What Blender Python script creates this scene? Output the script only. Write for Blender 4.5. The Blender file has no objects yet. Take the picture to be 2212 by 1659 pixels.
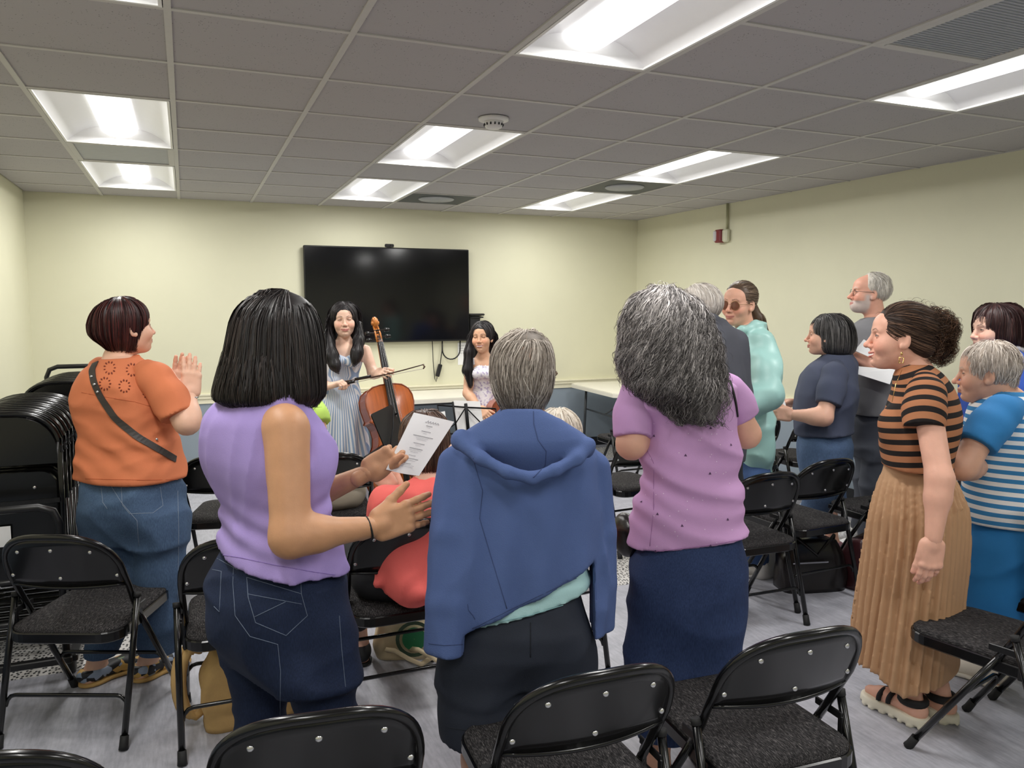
import bpy, math, random
import numpy as np
from mathutils import Matrix, Vector

# ------------------------------------------------------------------ camera / world / exposure
F_PX, YAW, PITCH, ROLL = 1695.769, 0.392197722, -0.0941285583, -0.00252996937
CAM = np.array([0.628103, -2.916769, 1.512])
CEIL = 2.503
SC = bpy.context.scene
COL = SC.collection

def _basis():
    cy, sy, cp, sp = math.cos(YAW), math.sin(YAW), math.cos(PITCH), math.sin(PITCH)
    f = np.array([sy*cp, cy*cp, sp]); r = np.array([cy, -sy, 0.0]); u = np.cross(r, f)
    cr, sr = math.cos(ROLL), math.sin(ROLL)
    return np.array([cr*r+sr*u, -sr*r+cr*u, f])
RB = _basis()

def W(px, py, zc):
    """world point seen at pixel (px, py), zc metres along the optical axis"""
    return CAM + (np.array([(px-1106)/F_PX, (829.5-py)/F_PX, 1.0]) @ RB)*zc

def WZ(px, py, z):
    d = np.array([(px-1106)/F_PX, (829.5-py)/F_PX, 1.0]) @ RB
    return CAM + d*((z-CAM[2])/d[2])

cam_d = bpy.data.cameras.new('camera'); cam_o = bpy.data.objects.new('camera', cam_d); COL.objects.link(cam_o)
cam_d.sensor_fit = 'HORIZONTAL'; cam_d.sensor_width = 36.0; cam_d.lens = F_PX/2212*36.0; cam_d.clip_start = 0.05
m = Matrix.Identity(4)
for i in range(3):
    m[i][0], m[i][1], m[i][2], m[i][3] = RB[0][i], RB[1][i], -RB[2][i], CAM[i]
cam_o.matrix_world = m
SC.camera = cam_o

wd = bpy.data.worlds.new('world'); SC.world = wd; wd.use_nodes = True
wd.node_tree.nodes['Background'].inputs[0].default_value = (0.02, 0.02, 0.02, 1)
wd.node_tree.nodes['Background'].inputs[1].default_value = 0.3
SC.view_settings.view_transform = 'Standard'; SC.view_settings.look = 'None'
SC.view_settings.exposure = 0.0; SC.view_settings.gamma = 1.0; SC.view_settings.use_curve_mapping = False
LAMP_STRENGTH = 2.2      # glow of the lens itself
LAMP_WATTS = 20.5         # each troffer's tube

# ------------------------------------------------------------------ materials
def lin(c):
    out = []
    for v in c:
        v = v/255.0
        out.append(v/12.92 if v <= 0.04045 else ((v+0.055)/1.055)**2.4)
    return tuple(out)

MATS = {}
def new_mat(name):
    mt = bpy.data.materials.new(name); mt.use_nodes = True
    nt = mt.node_tree; b = nt.nodes['Principled BSDF']
    MATS[name] = mt
    return mt, nt, b

def N(nt, kind, **kw):
    n = nt.nodes.new(kind)
    for k, v in kw.items():
        if k in n.inputs: n.inputs[k].default_value = v
        else: setattr(n, k, v)
    return n

def ramp(nt, stops, interp='LINEAR'):
    r = nt.nodes.new('ShaderNodeValToRGB'); r.color_ramp.interpolation = interp
    e = r.color_ramp.elements
    while len(e) < len(stops): e.new(0.5)
    for el, (p, c) in zip(e, stops):
        el.position = p; el.color = (c[0], c[1], c[2], 1)
    return r

def mat(name, rgb, rough=0.6, metal=0.0, var=0.0, scale=20.0, bump=0.0, bscale=200.0, coat=0.0, spec=0.5, stretch=None, sheen=0.0, sss=0.0):
    """plain procedural surface: base colour with a little noise in it, optional fine relief"""
    if name in MATS: return MATS[name]
    mt, nt, b = new_mat(name)
    L = nt.links
    c = lin(rgb)
    b.inputs['Roughness'].default_value = rough; b.inputs['Metallic'].default_value = metal
    b.inputs['Coat Weight'].default_value = coat; b.inputs['Coat Roughness'].default_value = 0.12
    b.inputs['Specular IOR Level'].default_value = spec
    b.inputs['Sheen Weight'].default_value = sheen
    tc = N(nt, 'ShaderNodeTexCoord'); mp = N(nt, 'ShaderNodeMapping')
    L.new(tc.outputs['Object'], mp.inputs[0])
    if stretch: mp.inputs['Scale'].default_value = stretch
    no = N(nt, 'ShaderNodeTexNoise', Scale=scale, Detail=4.0, Roughness=0.6)
    L.new(mp.outputs[0], no.inputs['Vector'])
    lo = tuple(max(0, v*(1-var)) for v in c); hi = tuple(min(1, v*(1+var)) for v in c)
    r = ramp(nt, [(0.25, lo), (0.75, hi)])
    L.new(no.outputs[0], r.inputs[0]); L.new(r.outputs[0], b.inputs['Base Color'])
    if bump > 0:
        n2 = N(nt, 'ShaderNodeTexNoise', Scale=bscale, Detail=2.0); L.new(mp.outputs[0], n2.inputs['Vector'])
        bp = N(nt, 'ShaderNodeBump', Strength=bump, Distance=0.002); L.new(n2.outputs[0], bp.inputs['Height'])
        L.new(bp.outputs[0], b.inputs['Normal'])
    if sss > 0:
        b.inputs['Subsurface Weight'].default_value = sss
        b.inputs['Subsurface Radius'].default_value = (0.012, 0.004, 0.002)
    return mt

def attr_mat(name, rough=0.5, bump=0.0, bscale=150.0, var=0.08, vscale=30.0, sss=0.0, spec=0.4, sheen=0.0, stretch=None, aniso=0.0):
    """surface whose colour is carried by the mesh's colour attribute, with a little noise"""
    if name in MATS: return MATS[name]
    mt, nt, b = new_mat(name); L = nt.links
    at = N(nt, 'ShaderNodeAttribute', attribute_name='Col')
    tc = N(nt, 'ShaderNodeTexCoord'); mp = N(nt, 'ShaderNodeMapping'); L.new(tc.outputs['Object'], mp.inputs[0])
    if stretch: mp.inputs['Scale'].default_value = stretch
    no = N(nt, 'ShaderNodeTexNoise', Scale=vscale, Detail=4.0); L.new(mp.outputs[0], no.inputs['Vector'])
    r = ramp(nt, [(0.25, (1-var,)*3), (0.75, (1+var,)*3)]); L.new(no.outputs[0], r.inputs[0])
    mx = N(nt, 'ShaderNodeMix', data_type='RGBA', blend_type='MULTIPLY'); mx.inputs[0].default_value = 1.0
    L.new(at.outputs['Color'], mx.inputs[6]); L.new(r.outputs[0], mx.inputs[7]); L.new(mx.outputs[2], b.inputs['Base Color'])
    b.inputs['Roughness'].default_value = rough; b.inputs['Specular IOR Level'].default_value = spec
    b.inputs['Sheen Weight'].default_value = sheen
    if aniso: b.inputs['Anisotropic'].default_value = aniso
    if sss > 0:
        b.inputs['Subsurface Weight'].default_value = sss
        b.inputs['Subsurface Radius'].default_value = (0.012, 0.004, 0.002)
    if bump > 0:
        n2 = N(nt, 'ShaderNodeTexNoise', Scale=bscale, Detail=3.0); L.new(mp.outputs[0], n2.inputs['Vector'])
        bp = N(nt, 'ShaderNodeBump', Strength=bump, Distance=0.002); L.new(n2.outputs[0], bp.inputs['Height'])
        L.new(bp.outputs[0], b.inputs['Normal'])
    return mt

def emit(name, rgb, s):
    if name in MATS: return MATS[name]
    mt, nt, b = new_mat(name)
    b.inputs['Base Color'].default_value = (0.9, 0.9, 0.9, 1)
    b.inputs['Emission Color'].default_value = (*lin(rgb), 1); b.inputs['Emission Strength'].default_value = s
    return mt

# ------------------------------------------------------------------ object helpers
def link(o, parent=None):
    COL.objects.link(o)
    if parent is not None: o.parent = parent
    return o

def tag(o, label=None, cat=None, group=None, kind=None):
    if label: o['label'] = label
    if cat: o['category'] = cat
    if group: o['group'] = group
    if kind: o['kind'] = kind
    return o

def empty(name, loc=(0, 0, 0), rz=0.0, label=None, cat=None, group=None):
    o = bpy.data.objects.new(name, None); o.empty_display_size = 0.05
    o.location = tuple(float(v) for v in loc); o.rotation_euler = (0, 0, rz)
    link(o); return tag(o, label, cat, group)

def mesh_np(name, V, Fq, smooth=True, mats=(), col=None):
    """mesh from numpy arrays: V (n,3), Fq (m,3|4) or list of faces"""
    me = bpy.data.meshes.new(name)
    V = np.asarray(V, dtype=np.float32)
    if isinstance(Fq, np.ndarray):
        k = Fq.shape[1]; nf = len(Fq)
        me.vertices.add(len(V)); me.vertices.foreach_set('co', V.ravel())
        me.loops.add(nf*k); me.loops.foreach_set('vertex_index', Fq.astype(np.int32).ravel())
        me.polygons.add(nf); me.polygons.foreach_set('loop_start', np.arange(nf, dtype=np.int32)*k)
        me.polygons.foreach_set('loop_total', np.full(nf, k, dtype=np.int32))
    else:
        me.from_pydata(V.tolist(), [], Fq)
    me.update(calc_edges=True)
    if smooth: me.polygons.foreach_set('use_smooth', np.ones(len(me.polygons), dtype=bool))
    for mt in mats: me.materials.append(mt)
    if col is not None:
        a = me.color_attributes.new('Col', 'FLOAT_COLOR', 'POINT')
        c4 = np.ones((len(V), 4), dtype=np.float32); c4[:, :3] = col
        a.data.foreach_set('color', c4.ravel())
    return me

class MB:
    """collects simple shapes into one mesh"""
    def __init__(s): s.v = []; s.f = []; s.sm = []
    def add(s, V, Fc, smooth=False):
        o = len(s.v); s.v += [tuple(float(x) for x in p) for p in V]
        s.f += [tuple(i+o for i in q) for q in Fc]; s.sm += [smooth]*len(Fc); return s
    def box(s, c, d, bev=0.0, rot=None):
        hx, hy, hz = d[0]/2, d[1]/2, d[2]/2
        if bev <= 0:
            V = [(sx*hx, sy*hy, sz*hz) for sz in (-1, 1) for sy in (-1, 1) for sx in (-1, 1)]
            Fc = [(0, 2, 3, 1), (4, 5, 7, 6), (0, 1, 5, 4), (2, 6, 7, 3), (0, 4, 6, 2), (1, 3, 7, 5)]
        else:
            b = min(bev, hx*.98, hy*.98, hz*.98)
            V, Fc = [], []
            ring = [(hx, hy-b), (hx-b, hy), (-hx+b, hy), (-hx, hy-b), (-hx, -hy+b), (-hx+b, -hy), (hx-b, -hy), (hx, -hy+b)]
            ins = [(x*(1-b/hx), y*(1-b/hy)) for x, y in ring]
            for z, rg in ((-hz, ins), (-hz+b, ring), (hz-b, ring), (hz, ins)): V += [(x, y, z) for x, y in rg]
            for k in range(3):
                for i in range(8): j = (i+1) % 8; Fc.append((k*8+i, k*8+j, k*8+8+j, k*8+8+i))
            Fc.append(tuple(range(7, -1, -1))); Fc.append(tuple(range(24, 32)))
        if rot is not None: V = [tuple(rot @ Vector(p)) for p in V]
        return s.add([(p[0]+c[0], p[1]+c[1], p[2]+c[2]) for p in V], Fc)
    def tube(s, pts, r, n=8, closed=False, caps=True, rr=None):
        P = np.array(pts, float); m_ = len(P)
        T = np.zeros_like(P)
        if closed: T = np.roll(P, -1, 0)-np.roll(P, 1, 0)
        else:
            T[1:-1] = P[2:]-P[:-2]; T[0] = P[1]-P[0]; T[-1] = P[-1]-P[-2]
        T /= np.linalg.norm(T, axis=1)[:, None]+1e-12
        a = np.array([0, 0, 1.0]) if abs(T[0][2]) < 0.9 else np.array([1.0, 0, 0])
        u = np.cross(T[0], a); u /= np.linalg.norm(u)
        V = []
        for i in range(m_):
            u = u-T[i]*np.dot(u, T[i]); u /= np.linalg.norm(u)+1e-12; w = np.cross(T[i], u)
            ri = rr[i] if rr is not None else r
            for k in range(n):
                an = 2*math.pi*k/n; V.append(P[i]+(u*math.cos(an)+w*math.sin(an))*ri)
        Fc = []
        for i in range(m_ if closed else m_-1):
            i2 = (i+1) % m_
            for k in range(n):
                k2 = (k+1) % n; Fc.append((i*n+k, i*n+k2, i2*n+k2, i2*n+k))
        s.add(V, Fc, True)
        if caps and not closed:
            o = len(s.v)-len(V)
            s.f += [tuple(o+k for k in range(n-1, -1, -1)), tuple(o+(m_-1)*n+k for k in range(n))]; s.sm += [False, False]
        return s
    def lathe(s, prof, n=16, c=(0, 0, 0), rot=None):
        V = []
        for r_, z in prof:
            for k in range(n):
                a = 2*math.pi*k/n; V.append((r_*math.cos(a), r_*math.sin(a), z))
        if rot is not None: V = [tuple(rot @ Vector(p)) for p in V]
        V = [(p[0]+c[0], p[1]+c[1], p[2]+c[2]) for p in V]
        Fc = [(i*n+k, i*n+(k+1) % n, (i+1)*n+(k+1) % n, (i+1)*n+k) for i in range(len(prof)-1) for k in range(n)]
        s.add(V, Fc, True)
        o = len(s.v)-len(V)
        s.f += [tuple(o+k for k in range(n-1, -1, -1)), tuple(o+(len(prof)-1)*n+k for k in range(n))]; s.sm += [False, False]
        return s
    def prism(s, poly, z0, z1, smooth=False):
        n = len(poly)
        V = [(x, y, z0) for x, y in poly]+[(x, y, z1) for x, y in poly]
        Fc = [(i, (i+1) % n, n+(i+1) % n, n+i) for i in range(n)]
        s.add(V, Fc, smooth); o = len(s.v)-2*n
        s.f += [tuple(o+i for i in range(n-1, -1, -1)), tuple(o+n+i for i in range(n))]; s.sm += [False, False]
        return s
    def quad(s, a, b, c, d): return s.add([a, b, c, d], [(0, 1, 2, 3)])
    def mesh(s, name, mt):
        me = bpy.data.meshes.new(name); me.from_pydata(s.v, [], s.f)
        me.polygons.foreach_set('use_smooth', np.array(s.sm, dtype=bool))
        if mt: me.materials.append(mt)
        me.update(); return me
    def build(s, name, mt, parent=None):
        o = bpy.data.objects.new(name, s.mesh(name, mt)); link(o, parent); return o

def put(name, me, parent=None, loc=None, rz=None):
    o = bpy.data.objects.new(name, me); link(o, parent)
    if loc is not None: o.location = tuple(float(v) for v in loc)
    if rz is not None: o.rotation_euler = (0, 0, rz)
    return o

def copy_tree(o, parent=None):
    c = o.copy(); COL.objects.link(c); c.parent = parent
    for ch in o.children: copy_tree(ch, c)
    return c

def arc(c, r, a0, a1, n, plane='xz', off=0.0):
    out = []
    for i in range(n+1):
        a = math.radians(a0+(a1-a0)*i/n); u, v = r*math.cos(a), r*math.sin(a)
        if plane == 'xz': out.append((c[0]+u, c[1]+off, c[2]+v))
        elif plane == 'xy': out.append((c[0]+u, c[1]+v, c[2]+off))
        else: out.append((c[0]+off, c[1]+u, c[2]+v))
    return out

def rrect(hx, hy, r, n=5, cx=0.0, cy=0.0):
    out = []
    for sx, sy, a0 in ((1, 1, 0), (-1, 1, 90), (-1, -1, 180), (1, -1, 270)):
        for i in range(n+1):
            a = math.radians(a0+90*i/n); out.append((cx+sx*(hx-r)+r*math.cos(a), cy+sy*(hy-r)+r*math.sin(a)))
    return out

# text as mesh (flat print)
def text_obj(name, body, size, mt, parent=None, extrude=0.0003, align='CENTER'):
    cu = bpy.data.curves.new(name+'_txt', 'FONT'); cu.body = body; cu.size = size; cu.extrude = extrude
    cu.align_x = align; cu.align_y = 'CENTER'; cu.resolution_u = 2
    tmp = bpy.data.objects.new(name+'_tmp', cu); COL.objects.link(tmp)
    dg = bpy.context.evaluated_depsgraph_get()
    me = bpy.data.meshes.new_from_object(tmp.evaluated_get(dg))
    bpy.data.objects.remove(tmp); bpy.data.curves.remove(cu)
    me.materials.clear(); me.materials.append(mt); me.name = name
    o = bpy.data.objects.new(name, me); link(o, parent); return o

def frame_matrix(o, x, y, z):
    mm = Matrix.Identity(4)
    for i in range(3):
        mm[i][0], mm[i][1], mm[i][2], mm[i][3] = x[i], y[i], z[i], o[i]
    return mm
def nrm(v):
    v = np.asarray(v, float); return v/(np.linalg.norm(v)+1e-12)
# ================================================================== ROOM SHELL
G = 0.61
XL, YB, YF = -0.585, 4.775, -4.90
def xr(y): return 5.335+(4.71-y)*0.0385          # right wall stands very slightly off square
M_TILE = None
def tile_material():
    mt, nt, b = new_mat('ceiling_tile_fissured'); L = nt.links
    tc = N(nt, 'ShaderNodeTexCoord')
    vo = N(nt, 'ShaderNodeTexVoronoi', Scale=75.0); L.new(tc.outputs['Object'], vo.inputs['Vector'])
    n1 = N(nt, 'ShaderNodeTexNoise', Scale=14.0, Detail=3.0); L.new(tc.outputs['Object'], n1.inputs['Vector'])
    r1 = ramp(nt, [(0.10, (0.22, 0.21, 0.2)), (0.2, (1, 1, 1))]); L.new(vo.outputs['Distance'], r1.inputs[0])
    r2 = ramp(nt, [(0.46, (0, 0, 0)), (0.56, (1, 1, 1))]); L.new(n1.outputs[0], r2.inputs[0])
    mx = N(nt, 'ShaderNodeMix', data_type='RGBA'); L.new(r2.outputs[0], mx.inputs[0])
    mx.inputs[6].default_value = (1, 1, 1, 1); L.new(r1.outputs[0], mx.inputs[7])
    m2 = N(nt, 'ShaderNodeMix', data_type='RGBA', blend_type='MULTIPLY'); m2.inputs[0].default_value = 1.0
    m2.inputs[6].default_value = (*lin((178, 175, 177)), 1); L.new(mx.outputs[2], m2.inputs[7])
    L.new(m2.outputs[2], b.inputs['Base Color']); b.inputs['Roughness'].default_value = 0.9
    return mt
M_TILE = tile_material()
M_TEE = mat('ceiling_tee_white', (196, 194, 191), 0.5, var=0.03)
M_PANEL = mat('ceiling_plain_panel', (176, 174, 177), 0.8, var=0.03)
M_WALL = mat('wall_pale_green', (218, 216, 190), 0.55, var=0.02, scale=3.0, bump=0.05, bscale=90)
M_DADO = mat('wall_blue_grey', (140, 152, 163), 0.6, var=0.03, scale=4.0)
M_RAIL = mat('rail_cream', (236, 231, 205), 0.4, var=0.02)
M_BASE = mat('baseboard_black', (22, 24, 28), 0.45, var=0.1)
M_WHITE = mat('white_enamel', (232, 232, 232), 0.35, var=0.02)
M_REFL = mat('reflector_white', (238, 238, 240), 0.45, var=0.01)
M_GREYV = mat('vent_grey', (168, 171, 176), 0.5, var=0.05)
M_DARKV = mat('vent_dark', (68, 74, 80), 0.5, var=0.08)
M_LAMP = emit('lamp_lens', (255, 254, 250), LAMP_STRENGTH)

def floor_mat():
    mt, nt, b = new_mat('floor_vinyl_grey'); L = nt.links
    tc = N(nt, 'ShaderNodeTexCoord')
    n1 = N(nt, 'ShaderNodeTexNoise', Scale=6.0, Detail=8.0, Roughness=0.7); L.new(tc.outputs['Object'], n1.inputs['Vector'])
    mp = N(nt, 'ShaderNodeMapping'); mp.inputs['Scale'].default_value = (90, 14, 1); mp.inputs['Rotation'].default_value = (0, 0, 0.6)
    L.new(tc.outputs['Object'], mp.inputs[0])
    n2 = N(nt, 'ShaderNodeTexNoise', Scale=1.0, Detail=5.0); L.new(mp.outputs[0], n2.inputs['Vector'])
    r1 = ramp(nt, [(0.3, lin((158, 159, 168))), (0.7, lin((190, 190, 199)))]); L.new(n1.outputs[0], r1.inputs[0])
    r2 = ramp(nt, [(0.35, (0.86, 0.86, 0.87)), (0.65, (1.06, 1.06, 1.06))]); L.new(n2.outputs[0], r2.inputs[0])
    mx = N(nt, 'ShaderNodeMix', data_type='RGBA', blend_type='MULTIPLY'); mx.inputs[0].default_value = 1.0
    L.new(r1.outputs[0], mx.inputs[6]); L.new(r2.outputs[0], mx.inputs[7]); L.new(mx.outputs[2], b.inputs['Base Color'])
    b.inputs['Roughness'].default_value = 0.42
    return mt
def speck_mat():
    mt, nt, b = new_mat('floor_inlay_speckled'); L = nt.links
    tc = N(nt, 'ShaderNodeTexCoord'); mp = N(nt, 'ShaderNodeMapping'); mp.inputs['Scale'].default_value = (55, 38, 1)
    mp.inputs['Rotation'].default_value = (0, 0, 0.2)
    L.new(tc.outputs['Object'], mp.inputs[0])
    vo = N(nt, 'ShaderNodeTexVoronoi', Scale=1.0, voronoi_dimensions='2D'); vo.inputs['Randomness'].default_value = 0.75
    L.new(mp.outputs[0], vo.inputs['Vector'])
    r = ramp(nt, [(0.24, lin((62, 62, 64))), (0.32, lin((216, 213, 210)))]); L.new(vo.outputs['Distance'], r.inputs[0])
    L.new(r.outputs[0], b.inputs['Base Color']); b.inputs['Roughness'].default_value = 0.45
    return mt
M_FLOOR, M_SPECK = floor_mat(), speck_mat()

mb = MB(); mb.add([(XL-.3, YF-.3, 0), (6.3, YF-.3, 0), (6.3, YB+.3, 0), (XL-.3, YB+.3, 0), (XL-.3, YF-.3, -.1), (6.3, YF-.3, -.1), (6.3, YB+.3, -.1), (XL-.3, YB+.3, -.1)],
                  [(0, 1, 2, 3), (7, 6, 5, 4), (0, 4, 5, 1), (1, 5, 6, 2), (2, 6, 7, 3), (3, 7, 4, 0)])
fl = tag(mb.build('floor', M_FLOOR), kind='structure', label='grey mottled sheet vinyl floor of the meeting room')
for (x0, x1, y0, y1) in ((XL, 5.6, 0.735, 1.255), (XL, 5.6, 4.02, 4.60)):
    o = MB().box(((x0+x1)/2, (y0+y1)/2, 0.0005), (x1-x0, y1-y0, 0.003)).build('speckled_inlay', M_SPECK, fl)

def wall(name, p, q, th, mt_up, mt_lo, label):
    """wall running from p to q (inner face), th = outward normal * thickness"""
    root = bpy.data.objects.new(name, None); link(root); tag(root, label, kind='structure')
    def slab(nm, z0, z1, mt, inset):
        n_ = nrm((th[0], th[1])); ox, oy = -n_[0]*inset, -n_[1]*inset
        a, b_ = (p[0]+ox, p[1]+oy), (q[0]+ox, q[1]+oy)
        V = [(a[0], a[1], z0), (b_[0], b_[1], z0), (q[0]+th[0], q[1]+th[1], z0), (p[0]+th[0], p[1]+th[1], z0)]
        V += [(x, y, z1) for x, y, _ in V]
        return MB().add(V, [(0, 3, 2, 1), (4, 5, 6, 7), (0, 1, 5, 4), (1, 2, 6, 5), (2, 3, 7, 6), (3, 0, 4, 7)]).build(nm, mt, root)
    slab('upper_wall', 0.66, CEIL+.02, mt_up, 0.0)
    slab('dado', 0.0, 0.66, mt_lo, 0.0)
    for (z0, z1, ins) in ((0.662, 0.708, 0.010), (0.708, 0.738, 0.022), (0.738, 0.752, 0.032)):
        slab('chair_rail', z0, z1, M_RAIL, ins)
    slab('baseboard', 0.0, 0.095, M_BASE, 0.008)
    return root
wall('wall_back', (XL, YB), (xr(YB), YB), (0, .12), M_WALL, M_DADO, 'pale green wall behind the musicians with blue-grey dado')
wall('wall_right', (xr(YB), YB), (xr(YF), YF), (.12, 0), M_WALL, M_DADO, 'long pale green wall on the right with blue-grey dado')
wall('wall_left', (XL, YF), (XL, YB), (-.12, 0), M_WALL, M_DADO, 'pale green wall on the left beside the stacked chairs')
wall('wall_rear', (xr(YF), YF), (XL, YF), (0, -.12), M_WALL, M_DADO, 'pale green wall behind the camera')

# ---- suspended ceiling: T-bar grid, lay-in tiles, troffers
ceil = bpy.data.objects.new('ceiling', None); link(ceil); tag(ceil, 'suspended ceiling of fissured tiles in a white grid', kind='structure')
mb = MB().box(((XL+6)/2, (YB+YF)/2, CEIL+0.26), (7.2, 10.2, 0.02)); mb.build('slab', M_DARKV, ceil)
R0, R1 = -8, 7
COLS = range(-1, 9)
lights = {(c, r) for c in (0, 3, 6) for r in (-6, -2, 2, 5)}
busy = {}
for c, r in lights: busy[(c, r)] = 'light'; busy[(c, r+1)] = 'light'
busy[(0, 4)] = 'panel_grey'; busy[(6, 4)] = 'diffuser'; busy[(4, 6)] = 'diffuser'; busy[(5, -2)] = 'grille'; busy[(3, 1)] = 'plain'; busy[(3, 4)] = 'plain'
tile_me = MB().box((0, 0, 0.006), (G-.016, G-.016, 0.014), 0.004).mesh('ceiling_tile', M_TILE)
plain_me = MB().box((0, 0, 0.006), (G-.016, G-.016, 0.014), 0.003).mesh('plain_panel', M_PANEL)
rng = random.Random(4)
for c in COLS:
    for r in range(R0, R1+1):
        k = busy.get((c, r))
        if k not in (None, 'plain'): continue
        x0, x1, y0, y1 = c*G, (c+1)*G, r*G, (r+1)*G
        x0, x1 = max(x0, XL), min(x1, xr(y0)); y1 = min(y1, YB); y0 = max(y0, YF)
        if x1-x0 < .03 or y1-y0 < .03: continue
        o = put('ceiling_tile' if k is None else 'plain_panel', tile_me if k is None else plain_me, ceil,
                ((x0+x1)/2, (y0+y1)/2, CEIL+.002+rng.uniform(0, .0015)))
        o.scale = ((x1-x0)/G, (y1-y0)/G, 1)
for c in range(0, 10):
    x = c*G
    MB().box((x, (YB+YF)/2, CEIL-.0005), (.024, YB-YF, .007)).build('grid_runner', M_TEE, ceil)
for r in range(R0, R1+1):
    y = r*G
    for c in COLS:
        if (c, r) in busy and (c, r-1) in busy and busy[(c, r)] == 'light' and busy[(c, r-1)] == 'light' and (c, r) not in lights: continue
        x0, x1 = max(c*G, XL), min((c+1)*G, xr(y))
        if x1-x0 < .05: continue
        MB().box(((x0+x1)/2, y, CEIL-.0003), (x1-x0-.024, .022, .006)).build('cross_tee', M_TEE, ceil)

# ---- troffer light: recessed housing, curved reflectors either side of a bright central lens
def make_troffer():
    root = empty('ceiling_light')
    w, l = G-.03, 2*G-.03
    fr = MB()
    for sx in (-1, 1): fr.box((sx*(w/2-.006), 0, .004), (.012, l, .012))
    for sy in (-1, 1): fr.box((0, sy*(l/2-.006), .004), (w, .012, .012))
    fr.build('frame', M_WHITE, root)
    for sx in (-1, 1):                               # curved wing
        V, Fc = [], []
        n, k = 10, 2
        for i in range(n+1):
            t = i/n; x = sx*(w/2-.012-(w/2-.012-.098)*t); z = .006+.085*math.sin(t*math.pi/2)
            V += [(x, -l/2+.012, z), (x, l/2-.012, z)]
        for i in range(n): Fc.append((2*i, 2*i+1, 2*i+3, 2*i+2))
        MB().add(V, Fc, True).build('reflector', M_REFL, root)
    def wing_z(x):
        t = min(1.0, max(0.0, (w/2-.012-abs(x))/(w/2-.012-.098))); return .006+.085*math.sin(t*math.pi/2)
    for sy in (-1, 1):                               # end plates closing the trough
        V = []; n = 20
        for i in range(n+1):
            x = -w/2+.012+(w-.024)*i/n; V += [(x, sy*(l/2-.010), .004), (x, sy*(l/2-.034), wing_z(x)+.003)]
        MB().add(V, [(2*i, 2*i+1, 2*i+3, 2*i+2) for i in range(n)], True).build('end_plate', M_REFL, root)
    le = MB(); V = []; n = 10
    for i in range(n+1):
        a = math.pi*i/n; V += [(-.1*math.cos(a), -l/2+.03, .088-.05*math.sin(a)), (-.1*math.cos(a), l/2-.03, .088-.05*math.sin(a))]
    le.add(V, [(2*i, 2*i+2, 2*i+3, 2*i+1) for i in range(n)], True); le.build('lens', M_LAMP, root)
    ld = bpy.data.lights.new('lamp_tube', 'AREA'); ld.shape = 'RECTANGLE'; ld.size = .13; ld.size_y = l-.07
    ld.energy = LAMP_WATTS; ld.color = (1.0, .985, .955); ld.spread = math.radians(180)
    lo = bpy.data.objects.new('lamp_tube', ld); link(lo, root); lo.location = (0, 0, .033)
    MB().box((0, 0, .12), (w, l, .02)).build('housing', M_WHITE, root)
    return root
names = {(0, -2): 'troffer light at the top left edge of the picture', (0, 2): 'troffer light over the woman in orange, left of the ceiling grid',
         (0, 5): 'small far troffer light nearest the left back corner', (3, -2): 'largest troffer light at the top centre of the ceiling',
         (3, 2): 'troffer light just beyond the smoke detector', (3, 5): 'far troffer light above the left end of the television',
         (6, -2): 'troffer light at the right edge beside the grey grille', (6, 2): 'long troffer light before the dark diffuser on the right',
         (6, 5): 'far troffer light beyond the dark diffuser on the right', (0, -6): 'troffer light behind the camera on the left',
         (3, -6): 'troffer light behind the camera in the middle', (6, -6): 'troffer light behind the camera on the right'}
proto = make_troffer()
for i, (c, r) in enumerate(sorted(lights)):
    o = proto if i == 0 else copy_tree(proto)
    o.location = ((c+.5)*G, (r+1)*G, CEIL-.003)
    tag(o, names[(c, r)], 'ceiling light', 'troffer lights in the ceiling')

# grey linear panel, dark round diffusers, perforated return grille, smoke detector
def flat_panel(c, r, name, label, mt):
    root = empty(name, ((c+.5)*G, (r+.5)*G, CEIL), 0, label, 'vent')
    f = MB()
    for s in (-1, 1): f.box((s*(G/2-.03), 0, 0), (.035, G-.024, .008)); f.box((0, s*(G/2-.022), 0), (G-.09, .018, .008))
    f.build('frame', M_TEE, root)
    MB().box((0, 0, .006), (G-.05, G-.05, .008)).build('face', mt, root)
    return root
p_ = flat_panel(0, 4, 'air_return_panel', 'plain grey air return panel between the two left lights', M_GREYV)
g_ = flat_panel(5, -2, 'return_grille', 'grey perforated return grille at the upper right', M_GREYV)
for i in range(30): MB().box((0, -.26+i*.018, .0005), (G-.06, .005, .004)).build('louvre', M_GREYV, g_)
for (c, r, lb) in ((6, 4, 'dark square air diffuser with round disc between the right lights'), (4, 6, 'dark square air diffuser with round disc above the television')):
    root = empty('air_diffuser', ((c+.5)*G, (r+.5)*G, CEIL), 0, lb, 'vent', 'ceiling air diffusers')
    MB().box((0, 0, .006), (G-.026, G-.026, .008)).build('plate', M_DARKV, root)
    MB().lathe([(.001, -.012), (.15, -.010), (.16, -.004), (.16, .002)], 28).build('disc', M_GREYV, root)
root = empty('smoke_detector', (3.51*G, 1.61*G, CEIL), 0, 'round white smoke detector on a plain ceiling panel', 'smoke detector')
MB().lathe([(.001, -.056), (.03, -.056), (.042, -.05), (.05, -.03), (.052, -.018)], 24).build('sensing_head', M_WHITE, root)
MB().lathe([(.05, -.02), (.078, -.014), (.08, -.002)], 24).build('mounting_base', M_WHITE, root)
for k in range(14):
    a = 2*math.pi*k/14
    MB().box((.049*math.cos(a), .049*math.sin(a), -.036), (.006, .006, .012), rot=None).build('vent_slot', M_BASE, root)
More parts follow.
